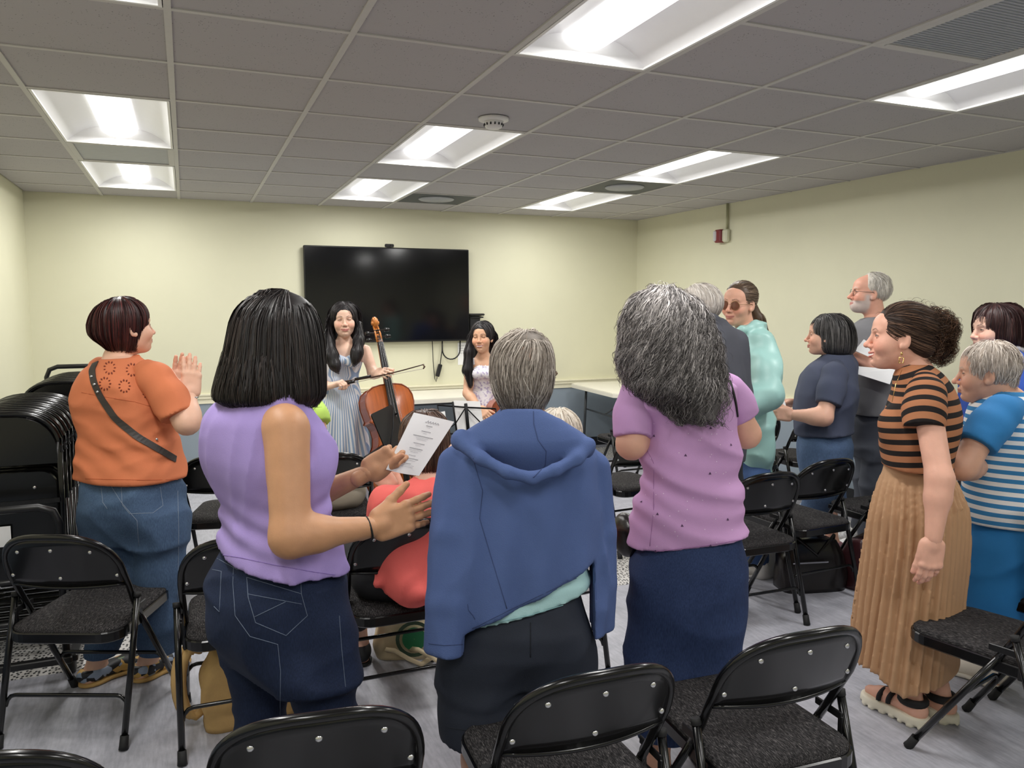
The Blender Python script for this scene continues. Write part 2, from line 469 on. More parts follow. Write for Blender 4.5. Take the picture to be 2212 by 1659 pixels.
# ================================================================== FOLDING CHAIRS
M_BLK = mat('black_gloss_paint', (8, 8, 9), 0.24, coat=0.25, var=0.1, spec=.35)
M_BLKM = mat('black_metal_satin', (16, 16, 18), 0.38, var=0.1)
M_RUB = mat('rubber_black', (20, 20, 21), 0.7, var=0.1)
M_RIV = mat('rivet_steel', (200, 200, 200), 0.25, metal=0.9)
def chair_fabric():
    mt, nt, b = new_mat('charcoal_streaked_fabric'); L = nt.links
    tc = N(nt, 'ShaderNodeTexCoord'); mp = N(nt, 'ShaderNodeMapping'); mp.inputs['Scale'].default_value = (420, 70, 420)
    mp.inputs['Rotation'].default_value = (0, 0, .1)
    L.new(tc.outputs['Object'], mp.inputs[0])
    n1 = N(nt, 'ShaderNodeTexNoise', Scale=1.0, Detail=3.0, Roughness=.7); L.new(mp.outputs[0], n1.inputs['Vector'])
    r = ramp(nt, [(0.42, lin((24, 23, 24))), (0.58, lin((62, 60, 61))), (0.72, lin((118, 114, 113)))]); L.new(n1.outputs[0], r.inputs[0])
    L.new(r.outputs[0], b.inputs['Base Color']); b.inputs['Roughness'].default_value = 0.95; b.inputs['Specular IOR Level'].default_value = .2
    bp = N(nt, 'ShaderNodeBump', Strength=.5, Distance=.002); L.new(n1.outputs[0], bp.inputs['Height']); L.new(bp.outputs[0], b.inputs['Normal'])
    return mt
M_FAB = chair_fabric()
def ybk(x, z): return -.178-(z-.56)*.43-.034*(1-min(1, (x/.2)**2))
AX, AZ0, AZ1 = .203, .588, .752
def arch_pts(n=26, grow=0.0):
    out = []
    for i in range(n+1):
        a = math.pi*i/n; c, s_ = math.cos(a), math.sin(a)
        x = (AX+grow)*math.copysign(abs(c)**(2/2.9), c); z = AZ0+(AZ1+grow-AZ0)*abs(s_)**(2/2.3)
        out.append((x, z))
    return out
def leg_y(z): return .177-z*(.177+.084)/.41
def chair_meshes():
    D = {}
    side = [(.197, leg_y(.41), .41), (.199, -.128, .482), (.202, -.158, .54)]
    pts = side+[(x, ybk(x, z)+.004, z) for x, z in arch_pts()]+[(-x, y, z) for x, y, z in reversed(side)]
    D['back_frame'] = MB().tube(pts, .0115, 9).mesh('back_frame', M_BLK)
    for s in (-1, 1):
        D[f'front{s}'] = MB().tube([(s*.197, leg_y(.42), .42), (s*.205, leg_y(.2), .2), (s*.212, leg_y(.012), .012)], .0115, 8).mesh('leg', M_BLK)
        D[f'rear{s}'] = MB().tube([(s*.221, -.138, .50), (s*.221, -.195, .305), (s*.219, -.28, .012)], .0115, 8).mesh('leg', M_BLK)
        D[f'ffoot{s}'] = MB().tube([(s*.212, leg_y(.04), .045), (s*.212, leg_y(.012), .012), (s*.212, leg_y(.0), .001)], .0155, 9, rr=[.0145, .0155, .0165]).mesh('rubber_foot', M_RUB)
        D[f'rfoot{s}'] = MB().tube([(s*.219, -.271, .045), (s*.219, -.28, .012), (s*.219, -.283, .001)], .0155, 9, rr=[.0145, .0155, .0165]).mesh('rubber_foot', M_RUB)
        D[f'cap{s}'] = MB().tube([(s*.221, -.140, .492), (s*.221, -.136, .508)], .0135, 9).mesh('leg_cap', M_RUB)
        D[f'link{s}'] = MB().box((s*.209, -.11, .445), (.006, .10, .022), .002).box((s*.209, -.155, .405), (.006, .016, .08), .002).mesh('hinge_link', M_BLKM)
    def ustretch(y0, z0, hx, dy):
        p = [(-hx, y0, z0)]+[(-hx+.035-.035*math.cos(a), y0+dy*.5, z0+.04*math.sin(a)) for a in (.5, 1.1, math.pi/2)]
        p += [(-q[0], q[1], q[2]) for q in reversed(p)]
        return p
    D['fstretch'] = MB().tube(ustretch(leg_y(.16), .15, .205, -.01), .0075, 7).mesh('stretcher', M_BLK)
    D['rstretch'] = MB().tube(ustretch(-.238, .13, .214, .01), .0075, 7).mesh('stretcher', M_BLK)
    # seat pan and cushion
    def outline(gr=0.0):
        return [(x*(1.0+.07*(y+.255)/.48*-1+.02), y) for x, y in rrect(.198+gr, .240+gr, .075, 6, 0, -.015)]
    o1, o2 = outline(), outline(-.006)
    mb = MB(); n = len(o1)
    V = [(x*.97, y*.97, .362) for x, y in o1]+[(x, y, .368) for x, y in o1]+[(x, y, .398) for x, y in o1]+[(x*.985, y*.985, .402) for x, y in o1]
    Fc = [(k*n+i, k*n+(i+1) % n, (k+1)*n+(i+1) % n, (k+1)*n+i) for k in range(3) for i in range(n)]
    mb.add(V, Fc, False); mb.f += [tuple(range(n-1, -1, -1)), tuple(range(3*n, 4*n))]; mb.sm += [False, False]
    D['seat'] = mb.mesh('seat', M_BLK)
    mb = MB(); V = []
    for s_, z in ((1.0, .401), (1.0, .409), (.97, .4145), (.85, .418), (.6, .4205), (.3, .4215)): V += [(x*s_, (y+.015)*s_-.015, z) for x, y in o2]
    V.append((0, -.015, .422)); Fc = [(k*n+i, k*n+(i+1) % n, (k+1)*n+(i+1) % n, (k+1)*n+i) for k in range(5) for i in range(n)]
    Fc += [(5*n+i, 5*n+(i+1) % n, 6*n) for i in range(n)]
    mb.add(V, Fc, True); D['cushion'] = mb.mesh('seat_cushion', M_FAB)
    # backrest panel (metal, towards the rear) and padded front
    def panel(y_front, y_back, zb, gr, mt, nm, dome=0.0):
        xs = np.linspace(-1, 1, 21); V = []; ar = arch_pts(80, gr)
        ax = np.array([p[0] for p in ar]); az = np.array([p[1] for p in ar])
        nz = 6
        for layer, off in ((0, y_back), (1, y_front)):
            for u in xs:
                x = u*(AX+gr-.002); zt = np.interp(x, ax[::-1], az[::-1]) if True else 0
                zl = zb+.022*(1-u*u)*0-.006*(1-u*u)
                for j in range(nz+1):
                    t = j/nz; z = zl+(max(zt, zl+.004)-zl)*t
                    d = dome*layer*(math.sin(math.pi*min(1, max(0, t)))**.5)*(1-u**6)
                    V.append((x, ybk(x, z)+off+d, z))
        nx = len(xs); st = nx*(nz+1); idx = lambda l, i, j: l*st+i*(nz+1)+j; Fc = []
        for i in range(nx-1):
            for j in range(nz):
                Fc.append((idx(0, i, j), idx(0, i+1, j), idx(0, i+1, j+1), idx(0, i, j+1)))
                Fc.append((idx(1, i, j), idx(1, i, j+1), idx(1, i+1, j+1), idx(1, i+1, j)))
            for j in (0, nz):
                q = (idx(0, i, j), idx(1, i, j), idx(1, i+1, j), idx(0, i+1, j)); Fc.append(q if j == 0 else q[::-1])
        for i in (0, nx-1):
            for j in range(nz):
                q = (idx(0, i, j), idx(0, i, j+1), idx(1, i, j+1), idx(1, i, j)); Fc.append(q if i == 0 else q[::-1])
        return MB().add(V, Fc, True).mesh(nm, mt)
    D['backrest'] = panel(.008, -.002, .556, -.004, M_BLK, 'backrest')
    D['pad'] = panel(.016, .008, .566, .006, M_FAB, 'back_pad', .012)
    D['lip'] = MB().tube([(x, ybk(x, .553)+.002, .552-.006*(1-(x/.2)**2)) for x in np.linspace(-.198, .198, 15)], .006, 7).mesh('lower_edge', M_BLK)
    for i, (x, z) in enumerate(((0, .702), (.125, .692), (-.125, .692), (0, .589), (.183, .592), (-.183, .592))):
        mb = MB().lathe([(.001, .004), (.004, .0038), (.0075, .001), (.0075, -.002)], 10, (x, ybk(x, z)-.002, z), Matrix.Rotation(math.radians(90-23), 3, 'X'))
        D[f'riv{i}'] = mb.mesh('rivet', M_RIV)
    return D
CM = chair_meshes()
def make_chair():
    root = empty('folding_chair')
    put('back_frame', CM['back_frame'], root)
    for s in (-1, 1):
        for a, b_ in (('front', 'ffoot'), ('rear', 'rfoot')):
            lg = put('leg', CM[f'{a}{s}'], root); put('rubber_foot', CM[f'{b_}{s}'], lg)
        put('leg_cap', CM[f'cap{s}'], root); put('hinge_link', CM[f'link{s}'], root)
    put('stretcher', CM['fstretch'], root); put('stretcher', CM['rstretch'], root)
    st = put('seat', CM['seat'], root); put('seat_cushion', CM['cushion'], st)
    bk = put('backrest', CM['backrest'], root); put('back_pad', CM['pad'], bk); put('lower_edge', CM['lip'], bk)
    for i in range(6): put('rivet', CM[f'riv{i}'], bk)
    return root
CHAIRS = [(.282, .332, 23.3, 'black folding chair in front of the floral shoes, left foreground'), (.784, .084, 1, 'black folding chair with a tan bag beneath it'),
          (.819, 1.66, 12.9, 'black folding chair between the orange and purple tops'), (1.365, 1.511, 9.6, 'black folding chair in front of the cello'),
          (1.346, .068, .2, 'black folding chair holding the seated person in coral'), (1.955, .067, 0, 'black folding chair hidden behind the blue hoodie'),
          (.865, -1.191, 7.2, 'black folding chair back at the bottom edge below the purple top'), (.33, -1.11, 15, 'black folding chair back in the bottom left corner'),
          (1.428, -1.246, 2, 'black folding chair back in front of the navy shorts'), (1.979, -1.256, 3.2, 'black folding chair in front of the denim skirt, bottom right of centre'),
          (3.12, .203, 1.9, 'black folding chair right beside the lilac shirt'), (3.605, .345, -2.9, 'black folding chair above the black handbag'),
          (3.212, 1.435, -4.3, 'black folding chair between the blue hoodie and the lilac shirt'), (4.345, 1.737, -2.2, 'black folding chair behind the mint jacket'),
          (4.875, 1.717, 0, 'black folding chair just left of the navy t-shirt'), (4.172, .273, 0, 'black folding chair just left of the tan skirt'),
          (3.131, -1.168, -13.4, 'black folding chair with empty seat beside the tan skirt at right edge'), (3.716, -1.047, -13, 'black folding chair behind the white tote bag'),
          (.338, 1.70, 17.4, 'black folding chair behind the woman in orange'), (4.121, 2.945, 0, 'black folding chair standing near the folding table on the right')]
cproto = make_chair()
for i, (x, y, a, lb) in enumerate(CHAIRS):
    o = cproto if i == 0 else copy_tree(cproto)
    o.location = (x, y, 0.002); o.rotation_euler = (0, 0, -math.radians(a)); tag(o, lb, 'chair', 'black folding chairs set out in rows')
# ================================================================== FITTINGS ON THE WALLS
M_SCREEN = mat('screen_black', (9, 10, 13), 0.10, spec=0.5, var=0.05)
M_BEZEL = mat('bezel_black', (14, 14, 16), 0.35)
M_PLASTIC = mat('plastic_black', (20, 20, 22), 0.45, var=0.1)
M_PAPER = mat('paper_white', (240, 240, 240), 0.8, var=0.01)
M_PRINT = mat('print_grey', (138, 138, 142), 0.8)
M_PRINT_L = mat('print_light_grey', (176, 176, 180), 0.8)
M_TABLE = mat('table_top_ivory', (232, 228, 214), 0.45, var=0.02)
M_TLEG = mat('table_leg_grey', (58, 62, 66), 0.4, var=0.1)
M_RED = mat('alarm_red', (120, 22, 38), 0.35, var=0.05)
M_STROBE = mat('strobe_clear', (205, 205, 208), 0.12)
M_CONDUIT = mat('conduit_painted', (176, 176, 142), 0.5)

YT = YB-.075
tv = empty('television', (2.475, YB, 1.65), 0, 'large black wall-mounted flat screen television', 'television')
tx0, tx1, tz0, tz1 = -.805, .835, -.452, .472
MB().box(((tx0+tx1)/2, -.05, (tz0+tz1)/2), (tx1-tx0, .04, tz1-tz0), .006).build('casing', M_BEZEL, tv)
MB().box(((tx0+tx1)/2, -.0712, (tz0+tz1)/2+.004), (tx1-tx0-.02, .003, tz1-tz0-.03)).build('screen', M_SCREEN, tv)
MB().box((0, -.015, 0), (.5, .028, .4)).build('wall_bracket', M_PLASTIC, tv)
wc = empty('webcam', (2.49, YB-.06, 1.65+.472), 0, 'small black webcam clipped on top of the television', 'webcam')
MB().box((0, -.005, .018), (.088, .03, .03), .006).build('body', M_PLASTIC, wc)
MB().lathe([(.001, .003), (.010, .002), (.011, -.006)], 14, (0, -.02, .018), Matrix.Rotation(math.radians(90), 3, 'X')).build('lens', M_SCREEN, wc)
MB().box((0, .01, -.004), (.05, .035, .012), .003).build('clip', M_PLASTIC, wc)
sb = empty('media_box', (3.375, YB, 1.30), 0, 'black device on the wall at the right edge of the television', 'device')
MB().box((0, -.035, 0), (.11, .06, .30), .006).build('body', M_PLASTIC, sb)
MB().box((.02, -.045, .165), (.16, .085, .022), .008).build('top_shelf', M_PLASTIC, sb)
MB().box((.02, -.045, .137), (.14, .075, .014), .006).build('lower_shelf', M_PLASTIC, sb)
cb = empty('power_adapter', (2.96, YB, 1.0), 0, 'black power adapter hanging on its cord below the television', 'power adapter')
MB().box((.03, -.03, -.10), (.04, .032, .13), .006, rot=Matrix.Rotation(math.radians(16), 3, 'Y')).build('brick', M_PLASTIC, cb)
MB().tube([(.07, -.03, .2), (.066, -.03, .1), (.05, -.03, .0), (.045, -.03, -.04)], .005, 6).build('cord', M_PLASTIC, cb)
MB().tube([(-.035, -.03, .2), (-.03, -.03, .0), (-.015, -.03, -.18), (.0, -.03, -.215), (.012, -.03, -.17)], .004, 6).build('cord', M_PLASTIC, cb)
MB().tube([(.025+.075*0, -.03, .2)]+[(.125+.085*math.cos(a), -.03, .12+.10*math.sin(a)) for a in np.linspace(math.pi, 2*math.pi, 12)]+[(.215, -.03, .2)], .006, 6)
lp = tag(MB().tube([(3.03, YB-.03, 1.2), (3.03, YB-.03, 1.12)]+[(3.125+.095*math.cos(a), YB-.03, 1.11+.10*math.sin(a)) for a in np.linspace(math.pi, 2*math.pi, 12)]+[(3.222, YB-.03, 1.2)], .007, 7).build('cable_loop', M_PLASTIC),
         'thick black cable looping below the television', 'cable')
nt_ = empty('paper_notice', (3.29, YB-.002, 1.063), 0, 'white printed notice taped to the wall under the television', 'notice')
MB().box((0, 0, 0), (.17, .0015, .23)).build('sheet', M_PAPER, nt_)
for i, (tx, w) in enumerate((('If your meeting', .1), ('please contact', .1), ('Kindly leave', .1), ('the room as', .1))):
    t = text_obj('print_line', tx, .021, M_PRINT, nt_, 0.0001, 'LEFT'); t.rotation_euler = (math.pi/2, 0, 0); t.location = (-.072, -.0012, .082-.025*i)

al = empty('fire_alarm', (xr(3.29)-.0, 3.29, 2.205), math.radians(90), 'red and white fire alarm strobe on the right wall', 'fire alarm')
MB().box((-.045, .025, 0), (.075, .05, .118), .012).build('back_box', mat('alarm_cream', (214, 214, 190), .4), al)
MB().box((.03, .038, 0), (.10, .076, .122), .012).build('red_housing', M_RED, al)
MB().box((.058, .05, .002), (.045, .072, .10), .01).build('strobe_lens', M_STROBE, al)
MB().tube([(-.045, .016, .06), (-.045, .016, CEIL-2.205)], .011, 8).build('conduit', M_CONDUIT, al)

# ================================================================== TABLES
def folding_table(name, loc, lx, ly, h, label, rz=0.0, chamfer=.07, sheet=None):
    root = empty(name, loc, rz, label, 'table')
    c = chamfer; hx, hy = lx/2, ly/2
    poly = [(hx-c, -hy), (hx, -hy+c), (hx, hy-c), (hx-c, hy), (-hx+c, hy), (-hx, hy-c), (-hx, -hy+c), (-hx+c, -hy)]
    mb = MB(); n = 8
    mb.prism(poly, h-.042, h-.006); mb.prism([(x*.994, y*.99) for x, y in poly], h-.006, h)
    mb.build('table_top', M_TABLE, root)
    for sx in (-1, 1):
        for sy in (-1, 1):
            MB().tube([(sx*(hx-.16), sy*(hy-.12), h-.045), (sx*(hx-.14), sy*(hy-.1), 0.001)], .0145, 8).build('leg', M_TLEG, root)
        MB().tube([(sx*(hx-.155), -hy+.115, h*.62), (sx*(hx-.155), hy-.115, h*.62)], .009, 7).build('crossbar', M_TLEG, root)
        MB().tube([(sx*(hx-.16), 0, h*.62), (sx*(hx-.55), 0, h-.045)], .008, 7).build('brace', M_TLEG, root)
    for s in (-1, 1): MB().box((0, s*(hy-.08), h-.055), (lx-.3, .022, .026)).build('apron_rail', M_TLEG, root)
    return root
folding_table('folding_table', (2.76, 4.325, 0), 1.83, .76, .706, 'white folding table against the wall under the television')
folding_table('folding_table', (5.02-.0, 4.02, 0), 1.28, .76*1.62, .722, 'ivory folding table in the right back corner', math.radians(-5.0), .09)

# ================================================================== STACKED FOLDED CHAIRS ON TROLLEYS
def folded_meshes():
    D = {}
    w, h = .215, .97
    pts = [(w-.012, 0, .02), (w-.01, 0, .55), (w-.008, 0, .86)]
    pts += [(x*(w/AX)*.98, 0, .80+(z-AZ0)*(.17/(AZ1-AZ0))) for x, z in arch_pts(22)]
    pts += [(-w+.008, 0, .86), (-w+.01, 0, .55), (-w+.012, 0, .02)]
    D['frame'] = MB().tube(pts, .0115, 8).mesh('frame', M_BLK)
    r = [(w+.004, .022, .60), (w+.004, .022, .06), (w-.03, .022, .03), (-w+.03, .022, .03), (-w-.004, .022, .06), (-w-.004, .022, .60)]
    D['rear'] = MB().tube(r, .011, 7).mesh('rear_leg_frame', M_BLK)
    poly = [(x*(w-.012)/AX, .755+(z-AZ0)*(.20/(AZ1-AZ0))) for x, z in arch_pts(20)]
    mb = MB(); n = len(poly)
    mb.add([(x, -.004, z) for x, z in poly]+[(x, .010, z) for x, z in poly], [(i, (i+1) % n, n+(i+1) % n, n+i) for i in range(n)])
    mb.f += [tuple(range(n)), tuple(range(2*n-1, n-1, -1))]; mb.sm += [False]*2
    D['back'] = mb.mesh('backrest', M_BLK)
    q = rrect(.19, .225, .06, 5, 0, .50); n = len(q)
    mb = MB(); mb.add([(x, -.012, z) for x, z in q]+[(x, .018, z) for x, z in q], [(i, (i+1) % n, n+(i+1) % n, n+i) for i in range(n)])
    mb.f += [tuple(range(n)), tuple(range(2*n-1, n-1, -1))]; mb.sm += [False]*2
    D['seat'] = mb.mesh('seat', M_BLK)
    D['bar'] = MB().box((0, -.012, .60), (2*w-.03, .012, .018)).mesh('crossbar', M_BLKM)
    D['riv'] = MB().lathe([(.001, .003), (.005, .0028), (.008, .0)], 9, (.11, -.013, .66), Matrix.Rotation(math.radians(90), 3, 'X')).mesh('rivet', M_RIV)
    return D
FM = folded_meshes()
def folded_chair():
    root = empty('folded_chair')
    put('frame', FM['frame'], root); put('rear_leg_frame', FM['rear'], root); bk = put('backrest', FM['back'], root)
    st = put('seat', FM['seat'], root); put('crossbar', FM['bar'], root); put('rivet', FM['riv'], st)
    return root
M_GREYBAR = mat('cart_bar_grey', (120, 121, 126), .4, var=.08)
def cart(name, loc, rz, length, hnear, hfar, label):
    root = empty(name, loc, rz, label, 'chair cart')
    hw = .245
    for s in (-1, 1): MB().box((s*hw, 0, .105), (.035, length, .03), .004).build('side_rail', M_BLKM, root)
    for t in (-.5, -.17, .17, .5): MB().box((0, t*length, .105), (2*hw, .035, .028), .004).build('cross_rail', M_BLKM, root)
    for t, h in ((-.5, hnear), (.5, hfar)):
        y = t*length
        p = [(-hw+.02, y, .12), (-hw+.02, y, h-.07), (-hw+.04, y, h-.02), (-hw+.09, y, h), (hw-.09, y, h), (hw-.04, y, h-.02), (hw-.02, y, h-.07), (hw-.02, y, .12)]
        MB().tube(p, .016, 8).build('end_handle', M_BLKM, root)
        for zz in (.28, .45): MB().tube([(-hw+.02, y, zz), (hw-.02, y, zz)], .011, 7).build('end_bar', M_BLKM, root)
    for sx in (-1, 1):
        for sy in (-1, 1):
            MB().lathe([(.001, -.015), (.04, -.015), (.045, 0), (.04, .015), (.001, .015)], 14, (sx*(hw-.02), sy*(length/2-.1), .046), Matrix.Rotation(math.radians(90), 3, 'Y')).build('caster', M_RUB, root)
    return root
cart('chair_cart', (-.095, 1.22, 0), 0, 1.22, .74, .98, 'nearer black trolley loaded with folded chairs')
cart('chair_cart', (-.07, 2.82, 0), 0, 1.22, .98, 1.12, 'farther black trolley loaded with folded chairs by the wall')
fp = folded_chair(); k = 0
ORD = ['nearest', 'second', 'third', 'fourth', 'fifth', 'sixth', 'seventh', 'eighth', 'ninth', 'tenth', 'eleventh', 'twelfth']
for ci, (x0, y0, n, dz) in enumerate(((-.09, .80, 12, .122), (-.07, 2.36, 11, .122))):
    for i in range(n):
        o = fp if k == 0 else copy_tree(fp); k += 1
        o.location = (x0+.006*math.sin(i*2.1), y0+i*.074, dz); o.rotation_euler = (-.03, 0, .01*math.sin(i*1.7))
        tag(o, f'black folded chair, {ORD[i]} of those standing on the {"nearer" if ci == 0 else "farther"} trolley', 'folded chair', 'folded chairs on trolleys')
lb = tag(MB().box((-.17, .80-.0165, .122+.47), (.2, .001, .085)).build('paper_label', M_PAPER), 'white paper label on the underside of the nearest folded chair', 'label')

# ================================================================== CELLOS
def wood(name, rgb, rough=.28):
    mt, nt, b = new_mat(name); L = nt.links
    tc = N(nt, 'ShaderNodeTexCoord'); mp = N(nt, 'ShaderNodeMapping'); mp.inputs['Scale'].default_value = (90, 90, 6); L.new(tc.outputs['Object'], mp.inputs[0])
    n1 = N(nt, 'ShaderNodeTexNoise', Scale=1.0, Detail=5.0); L.new(mp.outputs[0], n1.inputs['Vector'])
    c = lin(rgb); r = ramp(nt, [(.3, tuple(v*.8 for v in c)), (.7, tuple(min(1, v*1.15) for v in c))]); L.new(n1.outputs[0], r.inputs[0])
    L.new(r.outputs[0], b.inputs['Base Color']); b.inputs['Roughness'].default_value = rough; b.inputs['Coat Weight'].default_value = .5; b.inputs['Coat Roughness'].default_value = .12
    return mt
M_SPRUCE = wood('varnished_spruce_amber', (186, 96, 40)); M_MAPLE = wood('varnished_maple_brown', (140, 66, 36)); M_SCROLL = wood('varnished_scroll_honey', (206, 126, 56))
M_SPR2 = wood('varnished_spruce_red', (150, 74, 44)); M_MAP2 = wood('varnished_maple_rose', (176, 112, 92))
M_EBONY = mat('ebony_black', (18, 17, 18), .3, var=.1); M_STR = mat('string_steel', (150, 150, 155), .25, metal=.8); M_BRIDGE = mat('bridge_maple', (206, 160, 106), .5)
OUT = [(0, 0), (.08, .004), (.145, .028), (.192, .082), (.212, .16), (.205, .235), (.186, .285), (.172, .312), (.181, .328), (.150, .338), (.127, .376), (.116, .43), (.121, .478), (.138, .512), (.16, .522),
       (.15, .54), (.157, .575), (.167, .625), (.164, .672), (.145, .715), (.103, .744), (.05, .754), (0, .755)]
def dens(P, k=3):
    out = []
    for a, b_ in zip(P[:-1], P[1:]):
        for i in range(k): t = i/k; out.append((a[0]+(b_[0]-a[0])*t, a[1]+(b_[1]-a[1])*t))
    return out+[P[-1]]
def make_cello(mtx, s, front, rib, scroll, label, detail=True):
    root = empty('cello', (0, 0, 0), 0, label, 'cello'); root.matrix_world = mtx
    half = dens(OUT, 2); n = len(half); z0 = .30
    def plate(ysurf, bulge, nm, mt, flip):
        V, Fc = [], []; S = [1, .93, .8, .6, .35, 0]
        for sg in (1, -1):
            o = len(V)
            for q in S:
                for x, z in half:
                    e = 1-q**2.2
                    V.append((sg*x*q*s, (ysurf-bulge*e*(math.sin(math.pi*min(1, max(0, z/.755)))**.6))*s, (z0+z)*s))
            for k in range(len(S)-1):
                for i in range(n-1):
                    f_ = (o+k*n+i, o+k*n+i+1, o+(k+1)*n+i+1, o+(k+1)*n+i); Fc.append(f_ if (sg > 0) != flip else f_[::-1])
        return MB().add(V, Fc, True).build(nm, mt, root)
    plate(-.062, .022, 'front_plate', front, False); plate(.062, -.02, 'back_plate', rib, True)
    loop = [(x*.972, z+(.006 if z < .3 else -.004)) for x, z in half]; loop = loop+[(-x, z) for x, z in reversed(loop[1:-1])]; m_ = len(loop)
    V = [(x*s, y*s, (z0+z)*s) for y in (-.06, .06) for x, z in loop]
    MB().add(V, [(i, m_+i, m_+(i+1) % m_, (i+1) % m_) for i in range(m_)], False).build('ribs', rib, root)
    full = half+[(-x, z) for x, z in reversed(half[1:-1])]
    MB().tube([(x*1.0*s, -.0625*s, (z0+z)*s) for x, z in full], .0045*s, 6, closed=True).build('purfling_edge', rib, root)
    # neck, fingerboard, pegbox, scroll
    zt = z0+.755
    MB().tube([(0, -.055*s, (zt-.01)*s), (0, -.062*s, (zt+.10)*s), (0, -.062*s, (zt+.27)*s)], .017*s, 9).build('neck', scroll, root)
    V = []
    for z, w, y in ((z0+.40, .031, -.118), (zt, .024, -.100), (zt+.28, .0165, -.082)):
        V += [(-w*s, (y+.004)*s, z*s), (0, (y-.006)*s, z*s), (w*s, (y+.004)*s, z*s), (w*s, (y+.016)*s, z*s), (-w*s, (y+.016)*s, z*s)]
    Fc = [(k*5+i, k*5+(i+1) % 5, k*5+5+(i+1) % 5, k*5+5+i) for k in range(2) for i in range(5)]+[(4, 3, 2, 1, 0), (10, 11, 12, 13, 14)]
    MB().add(V, Fc, False).build('fingerboard', M_EBONY, root)
    pb = MB()
    for sx in (-1, 1): pb.tube([(sx*.0165*s, -.066*s, (zt+.28)*s), (sx*.017*s, -.060*s, (zt+.34)*s), (sx*.013*s, -.042*s, (zt+.40)*s)], .006*s, 7)
    pb.tube([(0, -.05*s, (zt+.28)*s), (0, -.045*s, (zt+.34)*s), (0, -.03*s, (zt+.40)*s)], .012*s, 7)
    pb.build('pegbox', scroll, root)
    sp = [(0, (-.042+.026*(1-t)*math.cos(1.2+t*9.0)*1.0)*s, (zt+.415+.026*(1-t*.85)*math.sin(1.2+t*9.0))*s) for t in np.linspace(0, 1, 30)]
    sc = MB().tube([(0, -.034*s, (zt+.385)*s)]+sp, .017*s, 9, rr=[.015*s]+[(.017-.006*t)*s for t in np.linspace(0, 1, 30)])
    sc.lathe([(.001, -.026*s), (.014*s, -.024*s), (.015*s, 0), (.014*s, .024*s), (.001, .026*s)], 12, (0, -.045*s, (zt+.413)*s), Matrix.Rotation(math.radians(90), 3, 'Y'))
    sc.build('scroll', scroll, root)
    for i, (sx, z) in enumerate(((-1, .30), (1, .318), (-1, .345), (1, .362))):
        MB().tube([(-sx*.022*s, -.056*s, (zt+z)*s), (sx*.05*s, -.056*s, (zt+z)*s), (sx*.055*s, -.056*s, (zt+z)*s), (sx*.085*s, -.056*s, (zt+z)*s)], .006, 8, rr=[.0045*s, .006*s, .013*s, .012*s]).build('peg', M_EBONY, root)
    # bridge, tailpiece, strings, f-holes, endpin
    bz = z0+.335
    MB().add([(-.045*s, -.084*s, bz*s), (.045*s, -.084*s, bz*s), (.04*s, -.15*s, bz*s), (0, -.168*s, bz*s), (-.04*s, -.15*s, bz*s)]+[(-.045*s, -.084*s, (bz+.012)*s), (.045*s, -.084*s, (bz+.012)*s), (.04*s, -.15*s, (bz+.007)*s), (0, -.168*s, (bz+.007)*s), (-.04*s, -.15*s, (bz+.007)*s)],
             [(0, 1, 2, 3, 4), (9, 8, 7, 6, 5)]+[(i, 5+i, 5+(i+1) % 5, (i+1) % 5) for i in range(5)]).build('bridge', M_BRIDGE, root)
    MB().add([(x*s, y*s, z*s) for z, w, y in ((z0+.01, .012, -.085), (z0+.22, .028, -.135)) for x, y in ((-w, y), (0, y-.012), (w, y), (0, y+.006))],
             [(0, 1, 5, 4), (1, 2, 6, 5), (2, 3, 7, 6), (3, 0, 4, 7), (3, 2, 1, 0), (4, 5, 6, 7)]).build('tailpiece', M_EBONY, root)
    for i in range(4):
        t = (i-1.5)/1.5
        MB().tube([(t*.02*s, -.147*s, (z0+.22)*s), (t*.034*s, (-.168+.012*t*t)*s, (bz+.004)*s), (t*.012*s, (-.094+.004*t*t)*s, (zt+.28)*s), (t*.008*s, -.06*s, (zt+.33)*s)], .0011*s, 5).build('string', M_STR, root)
    if detail:
        for sx in (-1, 1):
            fh = [(sx*.062, .445), (sx*.070, .455), (sx*.078, .445), (sx*.076, .42), (sx*.085, .37), (sx*.098, .325), (sx*.106, .285), (sx*.104, .262), (sx*.094, .258), (sx*.09, .27)]
            MB().tube([(x*s, -.0785*s, (z0+z)*s) for x, z in fh], .0045*s, 6, rr=[r_*s for r_ in (.007, .005, .004, .0045, .005, .005, .0045, .004, .005, .007)]).build('f_hole', M_EBONY, root)
    MB().tube([(0, 0, .001), (0, 0, .02*s), (0, 0, (z0+.01)*s)], .005*s, 8, rr=[.001, .005*s, .005*s]).build('endpin', M_STR, root)
    return root
def axis_frame(base, top, face):
    """matrix with local z from base to top and local -y turned towards the direction face"""
    z = nrm(np.array(top)-np.array(base)); y = -np.array(face, float); y = nrm(y-z*np.dot(y, z)); x = np.cross(y, z)
    return frame_matrix(base, x, y, z)
_top = W(803, 692, 5.20); _bt = W(842, 915, 5.12); _d = nrm(_top-_bt); _base = _top-_d*(_top[2]/_d[2])
CELLO_S = np.linalg.norm(_top-_base)/1.50
_fc = nrm(CAM-_bt); _fc = np.array([_fc[0]*math.cos(.42)-_fc[1]*math.sin(.42), _fc[0]*math.sin(.42)+_fc[1]*math.cos(.42), 0])
make_cello(axis_frame(_base, _top, _fc), CELLO_S, M_SPRUCE, M_MAPLE, M_SCROLL, 'amber varnished cello held upright by the girl in the striped dress')
_top = W(1128, 748, 5.55); _bt = W(1092, 890, 5.5); _d = nrm(_top-_bt); _base = _top-_d*(_top[2]/_d[2])
